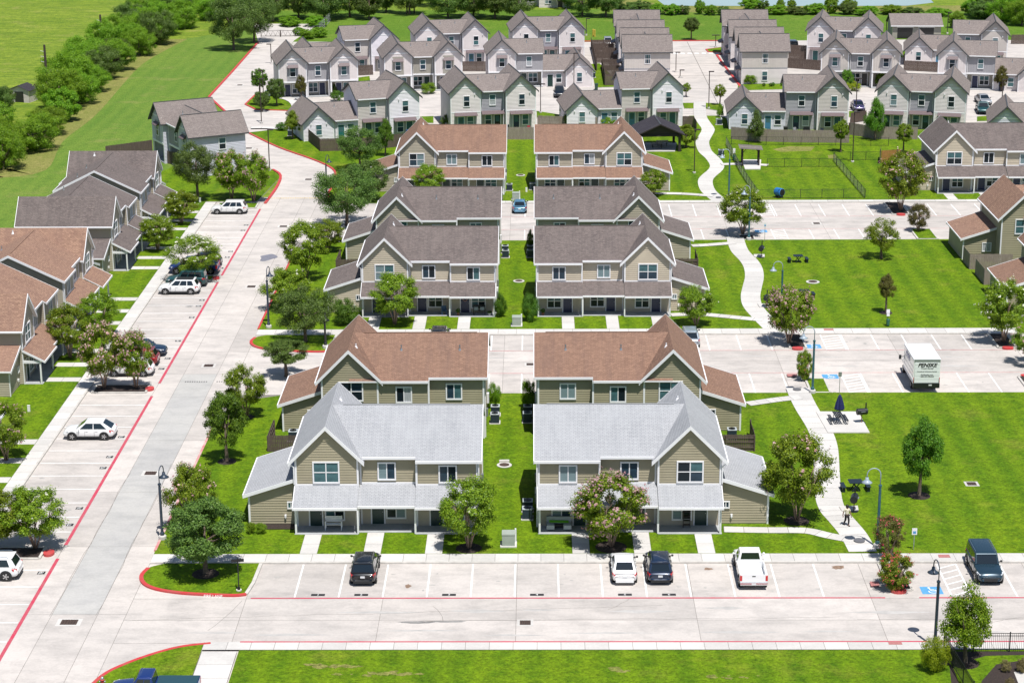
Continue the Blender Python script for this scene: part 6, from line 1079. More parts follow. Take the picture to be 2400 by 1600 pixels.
hook_lamp('dark arched lamp on the left street verge, above the lower live oak', 381, 1262, 1094, R(80), M_lampd); hook_lamp('blue-grey arched lamp on the left street kerb beside the low crape myrtle', 630, 768, 628, R(80), M_lampd); hook_lamp('teal arched lamp on the lower park lawn with its head to the left', 2056, 1282, 1092, W_); hook_lamp('tall teal arched lamp on the small island by the box truck', 1904, 920, 764, W_); hook_lamp('teal arched lamp behind the pink crape myrtle on the upper park lawn', 1832, 700, 617, W_)
hook_lamp('dark blue arched lamp at the front drive beside the bottom right fence', 2191, 1512, 1312, R(100), M_lampd); hook_lamp('teal lamp beside the white-flecked crape myrtle of the upper lot', 1755, 562, 438, R(130)); hook_lamp('teal lamp on the lawn left of the dog run', 1708, 462, 352, W_); hook_lamp('arched lamp beside the bend kerb on the left street', 766, 460, 368, R(70), M_lampd)
hook_lamp('dark lamp behind the oak under the upper verge island', 763, 815, 740, R(90), M_dark)
def pole_lamp(label, px, py, top, arm=0.0, z=0.0, both=False):
    p = G(px, py, z); zc = (p - Vector((0, 0, CAM_H))).dot(_fw); H = (py - top) / (FOC / zc * math.cos(PITCH) * 0.985); o = thing('pole_lamp', label, 'street lamp', p, arm, 'slim dark pole lamps'); MB().lathe([(0.22, 0), (0.22, 0.3), (0.2, 0.32)], n=12).build('footing', M_walk, o, uv=False); MB().box(-0.065, 0.065, -0.065, 0.065, 0.3, H).build('post', M_bronze, o, uv=False)
    MB().box(-0.1 if not both else -0.75, 0.75, -0.2, 0.2, H - 0.12, H + 0.02).build('head', M_bronze, o, uv=False)
for a in (('slim dark pole lamp on the corner island by the far left house', 613, 290, 190, 0), ('second slim dark pole lamp close behind it on the corner island', 619, 262, 170, 3.1), ('slim dark pole lamp on the verge beside the left street bend', 632, 402, 308, 0), ('slim dark pole lamp right of the double-gabled cream house', 1267, 266, 200, 0), ('slim dark pole lamp on the left side of the rear street', 1584, 170, 125, 0), ('short dark post at the left kerb of the rear street', 1594, 183, 165, 0), ('slim dark pole lamp on the right side of the rear street', 1661, 256, 172, 0), ('slim dark pole lamp on the lawn below the pavilion', 1627, 408, 308, 0), ('slim dark pole lamp beside the plum-coloured car', 2006, 262, 188, 0), ('slim dark pole lamp inside the dog run fence corner', 1998, 382, 268, 0), ('slim dark pole lamp by the two cars at the right edge', 2347, 256, 190, 0), ('slim dark pole lamp behind the last row at far right', 2220, 80, 32, 0), ('slim dark pole lamp left of the far garage', 2077, 78, 52, 0), ('slim dark pole lamp at the left end of the last row', 1374, 84, 46, 0), ('slim dark pole lamp in front of the low porch wing', 1345, 222, 130, 0)): pole_lamp(*a)
pole_lamp('wide double-headed pole lamp at the end of the rear street', 1677, 112, 84, 0, 0, True); pole_lamp('slim dark pole lamp cut off by the far left batten house', 636, 150, 106, 3.1)
# signs and bins
def sign_post(label, px, py, top, w=0.32, h=0.45, blue=True, z=LZ):
    p = G(px, py, z); zc = (p - Vector((0, 0, CAM_H))).dot(_fw); H = (py - top) / (FOC / zc * math.cos(PITCH) * 0.985); o = thing('parking_sign', label, 'sign', p, 0, 'accessible parking signs'); MB().box(-0.025, 0.025, -0.025, 0.025, 0, H).build('post', M_steel, o, uv=False); pl = MB().box(-w / 2, w / 2, -0.04, -0.026, H - h, H).build('plate', M_trim if blue else M_steel, o, uv=False)
    if blue: MB().box(-w * 0.3, w * 0.3, -0.045, -0.04, H - h * 0.85, H - h * 0.45).build('badge', M_bluep, pl, uv=False)
sign_post('white accessible parking sign on the lower park lawn', 2141, 1288, 1236, 0.38, 0.52); sign_post('accessible parking sign on a tall post seen from behind above the umbrella', 1967, 922, 872, 0.32, 0.45, False); sign_post('accessible parking sign beside the upper lot crape myrtle', 1792, 566, 524, 0.32, 0.45); 
def pet_station(label, px, py, z=LZ):
    p = G(px, py, z); o = thing('pet_waste_station', label, 'waste bin', p); MB().box(-0.03, 0.03, -0.03, 0.03, 0, 1.75).build('post', M_dark, o, uv=False); MB().lathe([(0.17, 0.1), (0.19, 0.75), (0.15, 0.78)], c=(0, -0.2, 0), n=14).build('bin', mat('bin_green', (0.015, 0.11, 0.07), 0.4), o, uv=False); MB().box(-0.17, 0.17, -0.05, -0.03, 1.35, 1.75).build('sign_plate', M_trim, o, uv=False); MB().box(-0.15, 0.15, -0.14, -0.03, 1.05, 1.28).build('bag_box', M_trim, o, uv=False)
pet_station('green pet waste station with white plate at the edge of the upper park lawn', 2080, 763); pet_station('pet waste station beside the dog run gate', 1720, 376)
def hydrant():
    p = G(241, 1610, LZ); o = thing('fire_hydrant', 'small fire hydrant with silver cap by the navy pickup', 'hydrant', p); MB().lathe([(0.16, 0), (0.16, 0.06), (0.11, 0.08), (0.11, 0.5), (0.15, 0.52), (0.15, 0.56), (0.12, 0.6)], n=14).build('barrel', M_red, o, uv=False, smooth=False); MB().lathe([(0.12, 0.6), (0.10, 0.7), (0.03, 0.76), (0.03, 0.82)], n=14).build('bonnet', M_steel, o, uv=False); MB().cyl((-0.2, 0, 0.42), (0.2, 0, 0.42), 0.06, n=10).build('outlet', M_steel, o, uv=False)
hydrant()
def mailbox(label, px, py, z=LZ, rz=0.0, w=0.9):
    p = G(px, py, z); o = thing('mailbox_cluster', label, 'mailbox', p, rz); MB().box(-w / 2 + 0.1, w / 2 - 0.1, -0.12, 0.12, 0, 0.55).build('pedestal', M_dark, o, uv=False); b = MB().box(-w / 2, w / 2, -0.22, 0.22, 0.55, 1.45).build('cabinet', M_lampg, o, uv=False)
    for i in range(3):
        for j in range(4): MB().box(-w / 2 + 0.04 + i * w / 3, -w / 2 + (i + 1) * w / 3 - 0.02, -0.235, -0.22, 0.6 + j * 0.21, 0.79 + j * 0.21).build('mailbox_door', M_steel, b, uv=False)
mailbox('grey mailbox cabinet on the corner island by the far left house', 628, 232, 0.12, 0.3); mailbox('small grey mailbox cabinet behind it on the corner island', 640, 226, 0.12, 0.3)
def utility_box(label, px, py, w=0.95, d=0.9, h=1.0):
    p = G(px, py, LZ); o = thing('transformer_box', label, 'utility box', p, 0, 'pad-mounted transformer boxes'); MB().box(-w * 0.65, w * 0.65, -d * 0.65, d * 0.65, 0, 0.08).build('pad', M_walk, o, uv=False); m = mat('utility_green_grey', (0.34, 0.38, 0.33), 0.5, 0.1, 2); c_ = MB().hexa([(-w / 2, -d / 2, 0.08), (w / 2, -d / 2, 0.08), (w / 2, d / 2, 0.08), (-w / 2, d / 2, 0.08)], [(-w / 2, -d / 2, h * 0.92), (w / 2, -d / 2, h * 0.92), (w / 2, d / 2, h), (-w / 2, d / 2, h)]).build('cabinet', m, o, uv=False); MB().box(-w / 2 - 0.02, w / 2 + 0.02, -d / 2 - 0.02, d / 2 + 0.02, h * 0.93, h * 1.0 + 0.03).build('lid', m, c_, uv=False); MB().cyl((w * 0.55, d * 0.45, 0), (w * 0.55, d * 0.45, h * 1.15), 0.07, n=10).build('marker_post', M_trim, o, uv=False)
utility_box('pale transformer box on the grass between the pale-roofed triplexes', 1192, 1276); utility_box('pale transformer box on the grass between the grey-roofed triplexes', 1211, 762, 0.9, 0.9, 0.95); utility_box('pale transformer box above the blue sedan', 1209, 467, 0.9, 0.8, 0.9); utility_box('dark utility box beside the footpath head', 1684, 292, 0.8, 0.7, 0.9)
def condenser(label, px, py, n=1, rz=0.0):
    p = G(px, py, LZ); o = thing('air_conditioner', label, 'air conditioner', p, rz, 'outdoor air conditioners'); MB().box(-0.48, 0.48, -0.48, 0.48, 0, 0.07).build('pad', M_walk, o, uv=False); mb = MB().box(-0.38, 0.38, -0.38, 0.38, 0.07, 0.85)
    for k in range(7): mb.box(-0.39, 0.39, -0.39, 0.39, 0.14 + k * 0.1, 0.17 + k * 0.1)
    mb.build('casing', M_lampd, o, uv=False); MB().box(-0.4, 0.4, -0.4, 0.4, 0.85, 0.9).build('top_plate', mat('condenser_top', (0.42, 0.46, 0.48), 0.5), o, uv=False); f = MB().lathe([(0.30, 0.9), (0.31, 0.93), (0.27, 0.94)], n=18)
    for k in range(4): f.bar((0, 0, 0.935), (0.28 * math.cos(k * 1.57), 0.28 * math.sin(k * 1.57), 0.935), 0.05, 0.01)
    f.build('fan_guard', M_dark, o, uv=False)
for lab, px, py in (('nearer air conditioner behind the right end of the bench triplex', 1160, 990), ('farther air conditioner behind the right end of the bench triplex', 1161, 972), ('nearer air conditioner at the right column by the pale roof ridge', 1236, 988), ('farther air conditioner at the right column by the pale roof ridge', 1237, 972), ('air conditioner in the small fenced yard of the left brown-roofed triplex', 688, 1031), ('air conditioner in the small fenced yard of the right brown-roofed triplex', 1715, 1027), ('nearer air conditioner beside the left porch corner of the sofa triplex', 1236, 1214), ('farther air conditioner beside the left porch corner of the sofa triplex', 1237, 1196), ('nearer air conditioner behind the wreath triplex', 1185, 603), ('farther air conditioner behind the wreath triplex', 1184, 592), ('nearer air conditioner left of the right grey-roofed triplex', 1243, 602), ('farther air conditioner left of the right grey-roofed triplex', 1243, 592), ('air conditioner beside the far left brown-roofed triplex', 1194, 446), ('air conditioner beside the far right brown-roofed triplex', 1248, 444), ('air conditioner beside the low porch wing by the tall fenced yards', 1390, 182), ('air conditioner by the wall of the low-winged dog run house', 1686, 292), ('air conditioner by the footpath at the dog run house', 1690, 365), ('air conditioner beside the white low wing at the far left bend', 681, 318)): condenser(lab, px, py)
# wooden fences, plank by plank joined where planks are too small to tell apart
def fence(label, pts, h=1.8, m=M_wood, z=0.1, pl=0.15, name='wooden_fence'):
    P = [Vector((q[0], q[1], 0)) for q in pts]; o = thing(name, label, 'fence', (P[0].x, P[0].y, z), 0, 'wooden fences'); b0 = P[0]; rdm = random.Random(int(P[0].x * 7 + P[0].y))
    mb = MB()
    for a, b in zip(P, P[1:]):
        d = b - a; n = max(1, int(d.length / pl)); u = d.normalized(); nr = Vector((-u.y, u.x, 0))
        for k in range(n):
            c = a - b0 + d * ((k + 0.5) / n); hh = h + rdm.uniform(-0.025, 0.025); t = pl * 0.47; q = [c - u * t, c + u * t]; off = nr * rdm.uniform(0.0, 0.012)
            mb.hexa([q[0] + off, q[1] + off, q[1] + off + nr * 0.02, q[0] + off + nr * 0.02], [v + Vector((0, 0, hh)) for v in (q[0] + off, q[1] + off, q[1] + off + nr * 0.02, q[0] + off + nr * 0.02)])
        for zz in (0.35, h * 0.55, h - 0.3): MB().bar(a - b0 + nr * 0.05 + Vector((0, 0, zz)), b - b0 + nr * 0.05 + Vector((0, 0, zz)), 0.04, 0.09).build('rail', m, o, uv=False)
        for k in range(int(d.length / 2.4) + 1): c = a - b0 + u * min(k * 2.4, d.length - 0.05) + nr * 0.08; MB().box(c.x - 0.05, c.x + 0.05, c.y - 0.05, c.y + 0.05, 0, h - 0.05).build('post', m, o, uv=False)
    pk = mb.build('planks', m, o, uv=False); pk["kind"] = "stuff"; return o
fence('low fence around the yard of the left brown-roofed triplex lean-to', [(-22.9, 166.3), (-22.9, 162.2), (-18.7, 162.2), (-18.7, 157)], 1.5, M_woodd); fence('low fence around the yard of the right brown-roofed triplex lean-to', [(18.5, 166.3), (18.5, 162.2), (14.3, 162.2), (14.3, 157)], 1.5, M_woodd)
fence('low fence behind the wreath triplex lean-to', [(-22.7, 226.6), (-22.7, 222), (-18.5, 222)], 1.6, M_woodd); fence('low fence behind the right grey-roofed triplex lean-to', [(18.3, 226.6), (18.3, 222), (14.3, 222)], 1.6, M_woodd)
fence('fence beside the rust-roofed triplex at the right edge of the park lawn', [(49.2, 226.8), (49.2, 222.8), (54, 222.8)], 1.8, M_wood); fence('short fence below it beside the right-edge lean-to', [(49.4, 221), (49.4, 216), (53.5, 216)], 1.8, M_wood)
v2 = lambda *a: vec(*a)
fence('fence round the yard of the white low-winged house at the far left bend', v2((717, 328), (751, 357), (860, 354), (944, 345), (990, 325)), 1.9, M_woodd); fence('fence in the gap behind the far brown roofs', v2((1186, 329), (1254, 329)), 1.9, M_wood); fence('fence right of the double-gabled cream house', v2((1260, 296), (1310, 298), (1400, 300)), 1.6, M_wood)
fence('long fence along the back of the dog run, left stretch', v2((1713, 328), (1760, 333), (1860, 336), (1990, 337)), 1.9, M_wood); fence('long fence along the back of the dog run, right stretch', v2((1992, 318), (2050, 328), (2150, 329)), 1.9, M_wood); fence('fence running back beside the dog run house', v2((1992, 318), (1995, 290), (2030, 284)), 1.6, M_woodd)
for i, q in enumerate((((1385, 118), (1438, 118)), ((1390, 127), (1440, 127)), ((1395, 137), (1445, 137)), ((1398, 148), (1448, 148)), ((1410, 165), (1452, 165)), ((1412, 180), (1455, 180)), ((1418, 202), (1456, 202)))): fence(('first', 'second', 'third', 'fourth', 'fifth', 'sixth', 'seventh')[i] + ' cross fence from the back between the yards left of the rear street', v2(*q), 1.9, M_woodd)
fence('long side fence of the upper yards left of the rear street', v2((1385, 112), (1398, 168)), 1.9, M_woodd); fence('long side fence of the lower yards left of the rear street', v2((1410, 160), (1418, 202)), 1.9, M_woodd)
for lab, q in (('fence right of the white house behind the pavilion', ((1600, 300), (1625, 300), (1632, 312))), ('dark fence of the yards right of the rear street, upper', ((1848, 128), (1890, 130))), ('dark fence of the yards right of the rear street, middle', ((1848, 143), (1920, 146))), ('dark fence of the yards right of the rear street, lower', ((1846, 160), (1925, 166))), ('dark fence behind the right cream double-gabled house', ((2118, 150), (2200, 152))), ('dark fence a step nearer behind the right cream double-gabled house', ((2118, 166), (2200, 170))), ('fence between the far left batten house and the next one', ((838, 178), (875, 176))), ('fence behind the double-gabled cream house', ((1085, 168), (1140, 168))), ('fence at the far right edge of the last row', ((2370, 104), (2420, 104))), ('long dark fence behind the farthest left grey-roofed triplex', ((250, 372), (358, 357))), ('fence below the pale side-on house at the bend', ((393, 384), (420, 388))), ('brown fence behind the garden shed at the left edge', ((82, 222), (125, 216)))): fence(lab, v2(*q), 1.8, M_woodd, 0.05)
fence('bright new wood fence left of the right-edge grey-roofed triplex', v2((2066, 382), (2110, 380)), 1.7, mat('new_fence_wood', (0.42, 0.20, 0.06), 0.9, 0.3, 3)); fence('dark short fence beside the new wood fence', v2((2063, 386), (2064, 372)), 1.7, M_woodd)
# chain-link dog run: posts and rails, wire as thin strands
M_wire = mat('black_chain_link', (0.02, 0.022, 0.022), 0.5)
def chain(label, pts, h=1.2, z=LZ, m=M_wire, step=2.6, mesh=0.22):
    P = [Vector((q[0], q[1], 0)) for q in pts]; o = thing('chain_link_fence', label, 'fence', (P[0].x, P[0].y, z), 0, 'chain-link fences'); b0 = P[0]; w = MB()
    for a, b in zip(P, P[1:]):
        d = b - a; n = max(1, round(d.length / step)); u = d.normalized()
        for k in range(n + 1): c = a - b0 + d * (k / n); MB().cyl(c, c + Vector((0, 0, h + 0.04)), 0.035, n=8).build('post', m, o, uv=False)
        for zz in (h, 0.08): MB().bar(a - b0 + Vector((0, 0, zz)), b - b0 + Vector((0, 0, zz)), 0.03, 0.035).build('rail', m, o, uv=False)
        q = int(d.length / mesh)
        for k in range(q):
            for s in (1, -1):
                x0 = k * mesh; x1 = x0 + s * h
                za, zb = 0.08, h
                if x1 < 0: zb = 0.08 + (h - 0.08) * (x0 / h); x1 = 0
                if x1 > d.length: zb = 0.08 + (h - 0.08) * ((d.length - x0) / h); x1 = d.length
                w.bar(a - b0 + u * x0 + Vector((0, 0, za)), a - b0 + u * x1 + Vector((0, 0, max(zb, 0.1))), 0.007, 0.007)
    wm_ = w.build('wire', m, o, uv=False); wm_["kind"] = "stuff"; return o
chain('black chain-link fence along the lot side of the dog run', [(29.0, 259.7), (43.1, 259.7)]); chain('black chain-link fence on the left side of the dog run', [(29.0, 259.9), (28.4, 275), (28.2, 296)]); chain('black chain-link fence slanting on the right side of the dog run', [(43.1, 259.9), (42.4, 284)]); chain('black chain-link fence across the middle of the dog run', [(32.5, 279.8), (42.2, 279.8)]); chain('black chain-link fence along the back of the dog run', [(29, 296.2), (52, 294.7)]); chain('black chain-link fence of the smaller pen at right', [(42.6, 284.3), (49.3, 284.5)])
chain('pale chain-link fence by the pipe gate', [(G(712, 92).x, G(712, 92).y), (G(745, 82).x, G(745, 82).y), (G(775, 50).x, G(775, 50).y)], 2.0, 0.0, M_steel, 3.5, 0.6)
# black picket fence at the bottom right
def pickets(label, a, b, h=1.35, z=LZ):
    a, b = Vector((*a, 0)), Vector((*b, 0)); o = thing('metal_fence', label, 'fence', (a.x, a.y, z), math.atan2((b - a).y, (b - a).x), 'black metal fences'); L = (b - a).length; n = int(L / 0.125); pm = MB().box(-0.009, 0.009, -0.009, 0.009, 0.05, h).mesh('picket', M_dark, uv=False)
    for k in range(n): obj('picket', pm, o, (0.06 + k * 0.125, 0, 0))
    for zz in (0.15, h - 0.22, h - 0.04): MB().box(0, L, -0.018, 0.018, zz, zz + 0.035).build('rail', M_dark, o, uv=False)
    for k in range(int(L / 2.4) + 1): MB().box(k * 2.4 - 0.035, k * 2.4 + 0.035, -0.035, 0.035, 0, h + 0.08).build('post', M_dark, o, uv=False)
pickets('black picket fence across the bottom right corner', (28.9, 122.9), (35.5, 122.9)); pickets('black picket fence running toward the viewer at the bottom right', (26.95, 122.9), (27.55, 113.5)); pickets('short black picket fence beside the front walk at the bottom right', (26.95, 122.9), (28.9, 122.9))
for q in (((2165, 1560), (2225, 1562), (2230, 1610), (2215, 1640), (2260, 1640), (2235, 1570), (2215, 1545), (2190, 1545)), ((2335, 1560), (2400, 1550), (2440, 1560), (2440, 1640), (2300, 1640), (2300, 1600)), ((2225, 1530), (2300, 1530), (2400, 1530), (2400, 1538), (2310, 1540), (2240, 1560))): sheet('mulch_bed', vec(*q), LZ + 0.005, M_mulch, fl)
sheet('corner_patio', vec((2376, 1578), (2440, 1578), (2440, 1640), (2400, 1640)), LZ + 0.012, M_walk, fl)
MB().box(-20.95, -18.6, 144.6, 145.6, LZ, LZ + 0.06).build('mulch_bed', M_mulch, blk1, uv=False)
# pavilion, pergola, picnic tables, grills
def pavilion():
    p = G(1546, 356, LZ); o = thing('pavilion', 'open dark-roofed picnic pavilion beside the winding footpath', 'pavilion', p, R(4)); w, d, h = 2.9, 3.1, 2.55; m = mat('pavilion_timber', (0.035, 0.025, 0.025), 0.7); rm = ROOF['char']
    for x in (-w, w):
        for y in (0, 2 * d): MB().box(x - 0.17, x + 0.17, y - 0.17, y + 0.17, 0, h).build('post', m, o, uv=False)
        MB().box(x - 0.12, x + 0.12, 0, 2 * d, h - 0.25, h).build('beam', m, o, uv=False)
    for y in (0, 2 * d): MB().box(-w, w, y - 0.12, y + 0.12, h - 0.3, h).build('beam', m, o, uv=False); MB().poly([(-w - 0.3, y, h), (w + 0.3, y, h), (0, y, h + 1.45)]).build('gable_panel', m, o, uv=False)
    for s in (-1, 1): roof_plane(o, [(0, -0.7, h + 1.65), (0, 2 * d + 0.7, h + 1.65), (s * (w + 0.75), 2 * d + 0.7, h + 0.02), (s * (w + 0.75), -0.7, h + 0.02)], rm, m, 0.15)
    MB().box(-0.1, 0.1, -0.7, 2 * d + 0.7, h + 1.62, h + 1.69).build('ridge_cap', M_darktrim, o, uv=False)
pavilion()
def picnic(label, px, py, rz=0.0, s=1.0, m=M_dark, L=1.8, z=LZ, umbrella=False, slats=True, g='picnic tables'):
    p = G(px, py, z); o = thing('picnic_table', label, 'picnic table', p, rz, g)
    n = 5
    for k in range(n): MB().box(-0.38 * s + k * 0.155 * s, -0.38 * s + (k * 0.155 + 0.125) * s, -L / 2, L / 2, 0.74, 0.77).build('table_slat', m, o, uv=False)
    for sx in (-1, 1):
        for k in range(2): MB().box(sx * 0.66 * s + k * 0.15 - 0.15, sx * 0.66 * s + k * 0.15 - 0.03, -L / 2, L / 2, 0.44, 0.47).build('bench_slat', m, o, uv=False)
    for y in (-L * 0.36, L * 0.36):
        for sx in (-1, 1): MB().tube([(sx * 0.2, y, 0.74), (sx * 0.28, y, 0.5), (sx * 0.34, y, 0.06), (sx * 0.7, y, 0.03), (sx * 0.76, y, 0.2), (sx * 0.68, y, 0.44)], 0.028, 6).build('leg', m, o, uv=False)
    return o
picnic('black mesh picnic table under the closed blue umbrella', 1964, 990, R(3), 1.0, z=LZ + 0.01); picnic('dark picnic table on the left under the pavilion', 1540, 348, R(90), 1.0, z=LZ + 0.02); picnic('dark picnic table on the right under the pavilion', 1552, 342, R(90), 1.0, z=LZ + 0.02)
def umbrella():
    p = G(1966, 988, LZ); o = thing('parasol', 'closed navy parasol standing in the picnic table on the patio', 'umbrella', p); MB().cyl((0, 0, 0.02), (0, 0, 2.55), 0.03, n=8).build('pole', M_steel, o, uv=False); MB().lathe([(0.3, 0.0), (0.3, 0.06), (0.06, 0.1)], n=16).build('base', M_steel, o, uv=False); mb = MB(); pr = []
    for r, z in ((0.36, 1.15), (0.40, 1.25), (0.32, 1.7), (0.2, 2.15), (0.12, 2.4), (0.03, 2.55)): pr.append((r, z))
    n = 16; i0 = []
    for r, z in pr: i0.append(len(mb.v)); mb.v += [(r * (1 + 0.16 * (-1) ** k) * math.cos(2 * math.pi * k / n), r * (1 + 0.16 * (-1) ** k) * math.sin(2 * math.pi * k / n), z) for k in range(n)]
    for a, b in zip(i0, i0[1:]):
        for k in range(n): mb.f.append((a + k, a + (k + 1) % n, b + (k + 1) % n, b + k)); mb.m.append(0)
    mb.build('canopy', mat('navy_canvas', (0.008, 0.014, 0.085), 0.8), o, uv=False)
umbrella()
def square_table(label, px, py, benches=(-1, 1)):
    p = G(px, py, LZ); o = thing('park_table', label, 'picnic table', p, R(2), 'dark park tables with benches'); m = mat('recycled_plastic_dark', (0.012, 0.022, 0.032), 0.5)
    for k in range(6): MB().box(-0.55, 0.55, -0.5 + k * 0.167, -0.5 + k * 0.167 + 0.15, 0.74, 0.79).build('table_board', m, o, uv=False)
    for s in (-1, 1): MB().bar((-0.3 * s, -0.35, 0), (0.3 * s, -0.35, 0.74), 0.07, 0.07).build('leg', m, o, uv=False); MB().bar((-0.3 * s, 0.35, 0), (0.3 * s, 0.35, 0.74), 0.07, 0.07).build('leg', m, o, uv=False)
    for s in benches:
        b = MB().box(s * 1.0 - 0.17, s * 1.0 + 0.17, -0.6, 0.6, 0.42, 0.47).build('bench_seat', m, o, uv=False)
        for y in (-0.45, 0.45): MB().box(s * 1.0 - 0.12, s * 1.0 + 0.12, y - 0.04, y + 0.04, 0, 0.42).build('bench_leg', m, o, uv=False)
square_table('dark park table with two benches beside the lower footpath', 2004, 1148); square_table('dark park table with two benches on the upper park lawn near the grill', 1870, 614); square_table('dark park table with one bench behind the pink crape myrtle', 1884, 696, (1,))
def grill(label, px, py, rz):
    p = G(px, py, LZ + 0.01); o = thing('barbecue_grill', label, 'grill', p, rz, 'black barrel grills'); MB().lathe([(0.36, 0), (0.36, 0.03), (0.05, 0.05)], n=18).build('base', M_dark, o, uv=False); MB().cyl((0, 0, 0.03), (0, 0, 0.85), 0.04, n=8).build('pedestal', mat('rusty_post', (0.20, 0.09, 0.04), 0.8), o, uv=False); b = MB().lathe([(0.24, -0.48), (0.29, -0.46), (0.29, 0.46), (0.24, 0.48)], c=(0, 0, 1.08), axis='x', n=18).build('barrel', M_dark, o, uv=False, smooth=False); MB().cyl((0.36, 0, 1.3), (0.36, 0, 1.85), 0.06, n=10).build('chimney', M_dark, o, uv=False); MB().box(-0.2, 0.2, -0.36, -0.28, 1.12, 1.16).build('handle', M_steel, b, uv=False)
grill('black barrel grill on the patio beside the parasol table', 2019, 991, R(14)); grill('black barrel grill on its pad beside the walking person', 2001, 1197, R(75)); grill('black barrel grill on its pad at the top of the upper park lawn', 1784, 603, R(75)); grill('black barrel grill behind the pink crape myrtle of the middle lot', 1796, 720, R(75))
def pergola():
    p = G(1758, 386, LZ); o = thing('pergola', 'small dark timber shelter at the dog run gate', 'shelter', p, R(-2)); m = mat('pergola_timber', (0.03, 0.02, 0.018), 0.8)
    for x in (-1.15, 1.15):
        for y in (-1.0, 1.0): MB().box(x - 0.09, x + 0.09, y - 0.09, y + 0.09, 0, 2.5 if x < 0 else 2.3).build('post', m, o, uv=False); MB().bar((x, y, 1.9), (x * 0.6, y, 2.4), 0.08, 0.08).build('brace', m, o, uv=False)
    for k in range(11): MB().slab([(-1.65, -1.5 + k * 0.28, 2.62), (1.65, -1.5 + k * 0.28, 2.42), (1.65, -1.5 + k * 0.28 + 0.25, 2.42), (-1.65, -1.5 + k * 0.28 + 0.25, 2.62)], 0.04, 0, 0).build('roof_board', mat('weathered_board', (0.21, 0.185, 0.16), 0.9, 0.3, 3), o, uv=False)
    for y in (-1.0, 1.0): MB().bar((-1.5, y, 2.55), (1.5, y, 2.36), 0.1, 0.16).build('beam', m, o, uv=False)
    for s in (-1, 1): MB().box(s * 1.15 - 0.03, s * 1.15 + 0.03, -1, 1, 0.85, 0.95).build('hand_rail', m, o, uv=False)
pergola()
def barrel():
    p = G(1826, 463, LZ); o = thing('play_barrel', 'open blue barrel on a stand in the dog run', 'barrel', p, R(38)); MB().lathe([(0.5, -0.55), (0.53, -0.5), (0.53, 0.5), (0.5, 0.55)], c=(0, 0, 0.75), axis='y', n=22).build('drum', mat('blue_plastic', (0.02, 0.16, 0.42), 0.35), o, uv=False); MB().lathe([(0.46, -0.56), (0.46, -0.555)], c=(0, 0, 0.75), axis='y', n=22).build('mouth', M_dark, o, uv=False)
    for y in (-0.35, 0.35): MB().box(-0.3, 0.3, y - 0.05, y + 0.05, 0, 0.3).build('stand', M_dark, o, uv=False)
barrel()
# porch things
def porch_bench():
    o = thing('porch_bench', 'white wooden bench on the left porch of the bench triplex', 'bench', (XL + 2.9, 144.65, 0.16)); m = M_trim
    for k in range(4): MB().box(-0.62, 0.62, -0.28 + k * 0.12, -0.28 + k * 0.12 + 0.1, 0.42, 0.45).build('seat_slat', m, o, uv=False)
    for k in range(4): MB().box(-0.62, 0.62, 0.2, 0.23, 0.52 + k * 0.12, 0.62 + k * 0.12).build('back_slat', m, o, uv=False)
    for x in (-0.62, 0.62):
        for y in (-0.26, 0.22): MB().box(x - 0.035, x + 0.035, y - 0.035, y + 0.035, 0, 0.65 if y < 0 else 1.0).build('leg', m, o, uv=False)
        MB().box(x - 0.04, x + 0.04, -0.3, 0.24, 0.65, 0.69).build('arm', m, o, uv=False)
porch_bench()
def sofa():
    o = thing('porch_sofa', 'grey corner sofa with a bright green runner on the right porch', 'sofa', (XR - 14 + 1.6, 144.75, 0.16)); g = mat('sofa_cushion_grey', (0.42, 0.45, 0.47), 0.9)
    MB().box(-0.95, 0.95, -0.1, 0.35, 0.12, 0.32).build('frame', M_dark, o, uv=False); MB().box(-0.95, 0.95, 0.2, 0.38, 0.32, 0.85).build('back_cushion', g, o, uv=False)
    for s in (-1, 1): MB().box(s * 0.95, s * 0.35, -0.6, 0.2, 0.12, 0.45).build('seat_cushion', g, o, uv=False)
    MB().slab([(-0.75, -0.15, 0.56), (0.75, -0.15, 0.52), (0.75, 0.12, 0.58), (-0.75, 0.12, 0.62)], 0.03, 0, 0).build('green_runner', mat('lime_fabric', (0.16, 0.52, 0.02), 0.8), o, uv=False)
sofa()
def plant_stand():
    o = thing('plant_stand', 'tall dark shelf stand beside the right porch door of the sofa triplex', 'shelf', (XR - 2.6, 144.9, 0.16))
    for x in (-0.26, 0.26):
        for y in (-0.12, 0.12): MB().box(x - 0.02, x + 0.02, y - 0.02, y + 0.02, 0, 1.3).build('leg', M_bronze, o, uv=False)
    for z in (0.2, 0.55, 0.9, 1.28): MB().box(-0.28, 0.28, -0.14, 0.14, z, z + 0.03).build('shelf', M_bronze, o, uv=False)
plant_stand()
def wreath():
    o = thing('wreath', 'pale pink wreath hanging on the navy door of the wreath triplex', 'wreath', (XL + 0.2 + 10.8, 205.31, 1.65)); mb = MB(); pts = [(0.22 * math.cos(t), 0, 0.22 * math.sin(t)) for t in [2 * math.pi * k / 16 for k in range(17)]]; mb.tube(pts, 0.06, 7); mb.build('ring', mat('wreath_pink', (0.42, 0.25, 0.24), 0.9, 0.6, 20), o, uv=False)
wreath()
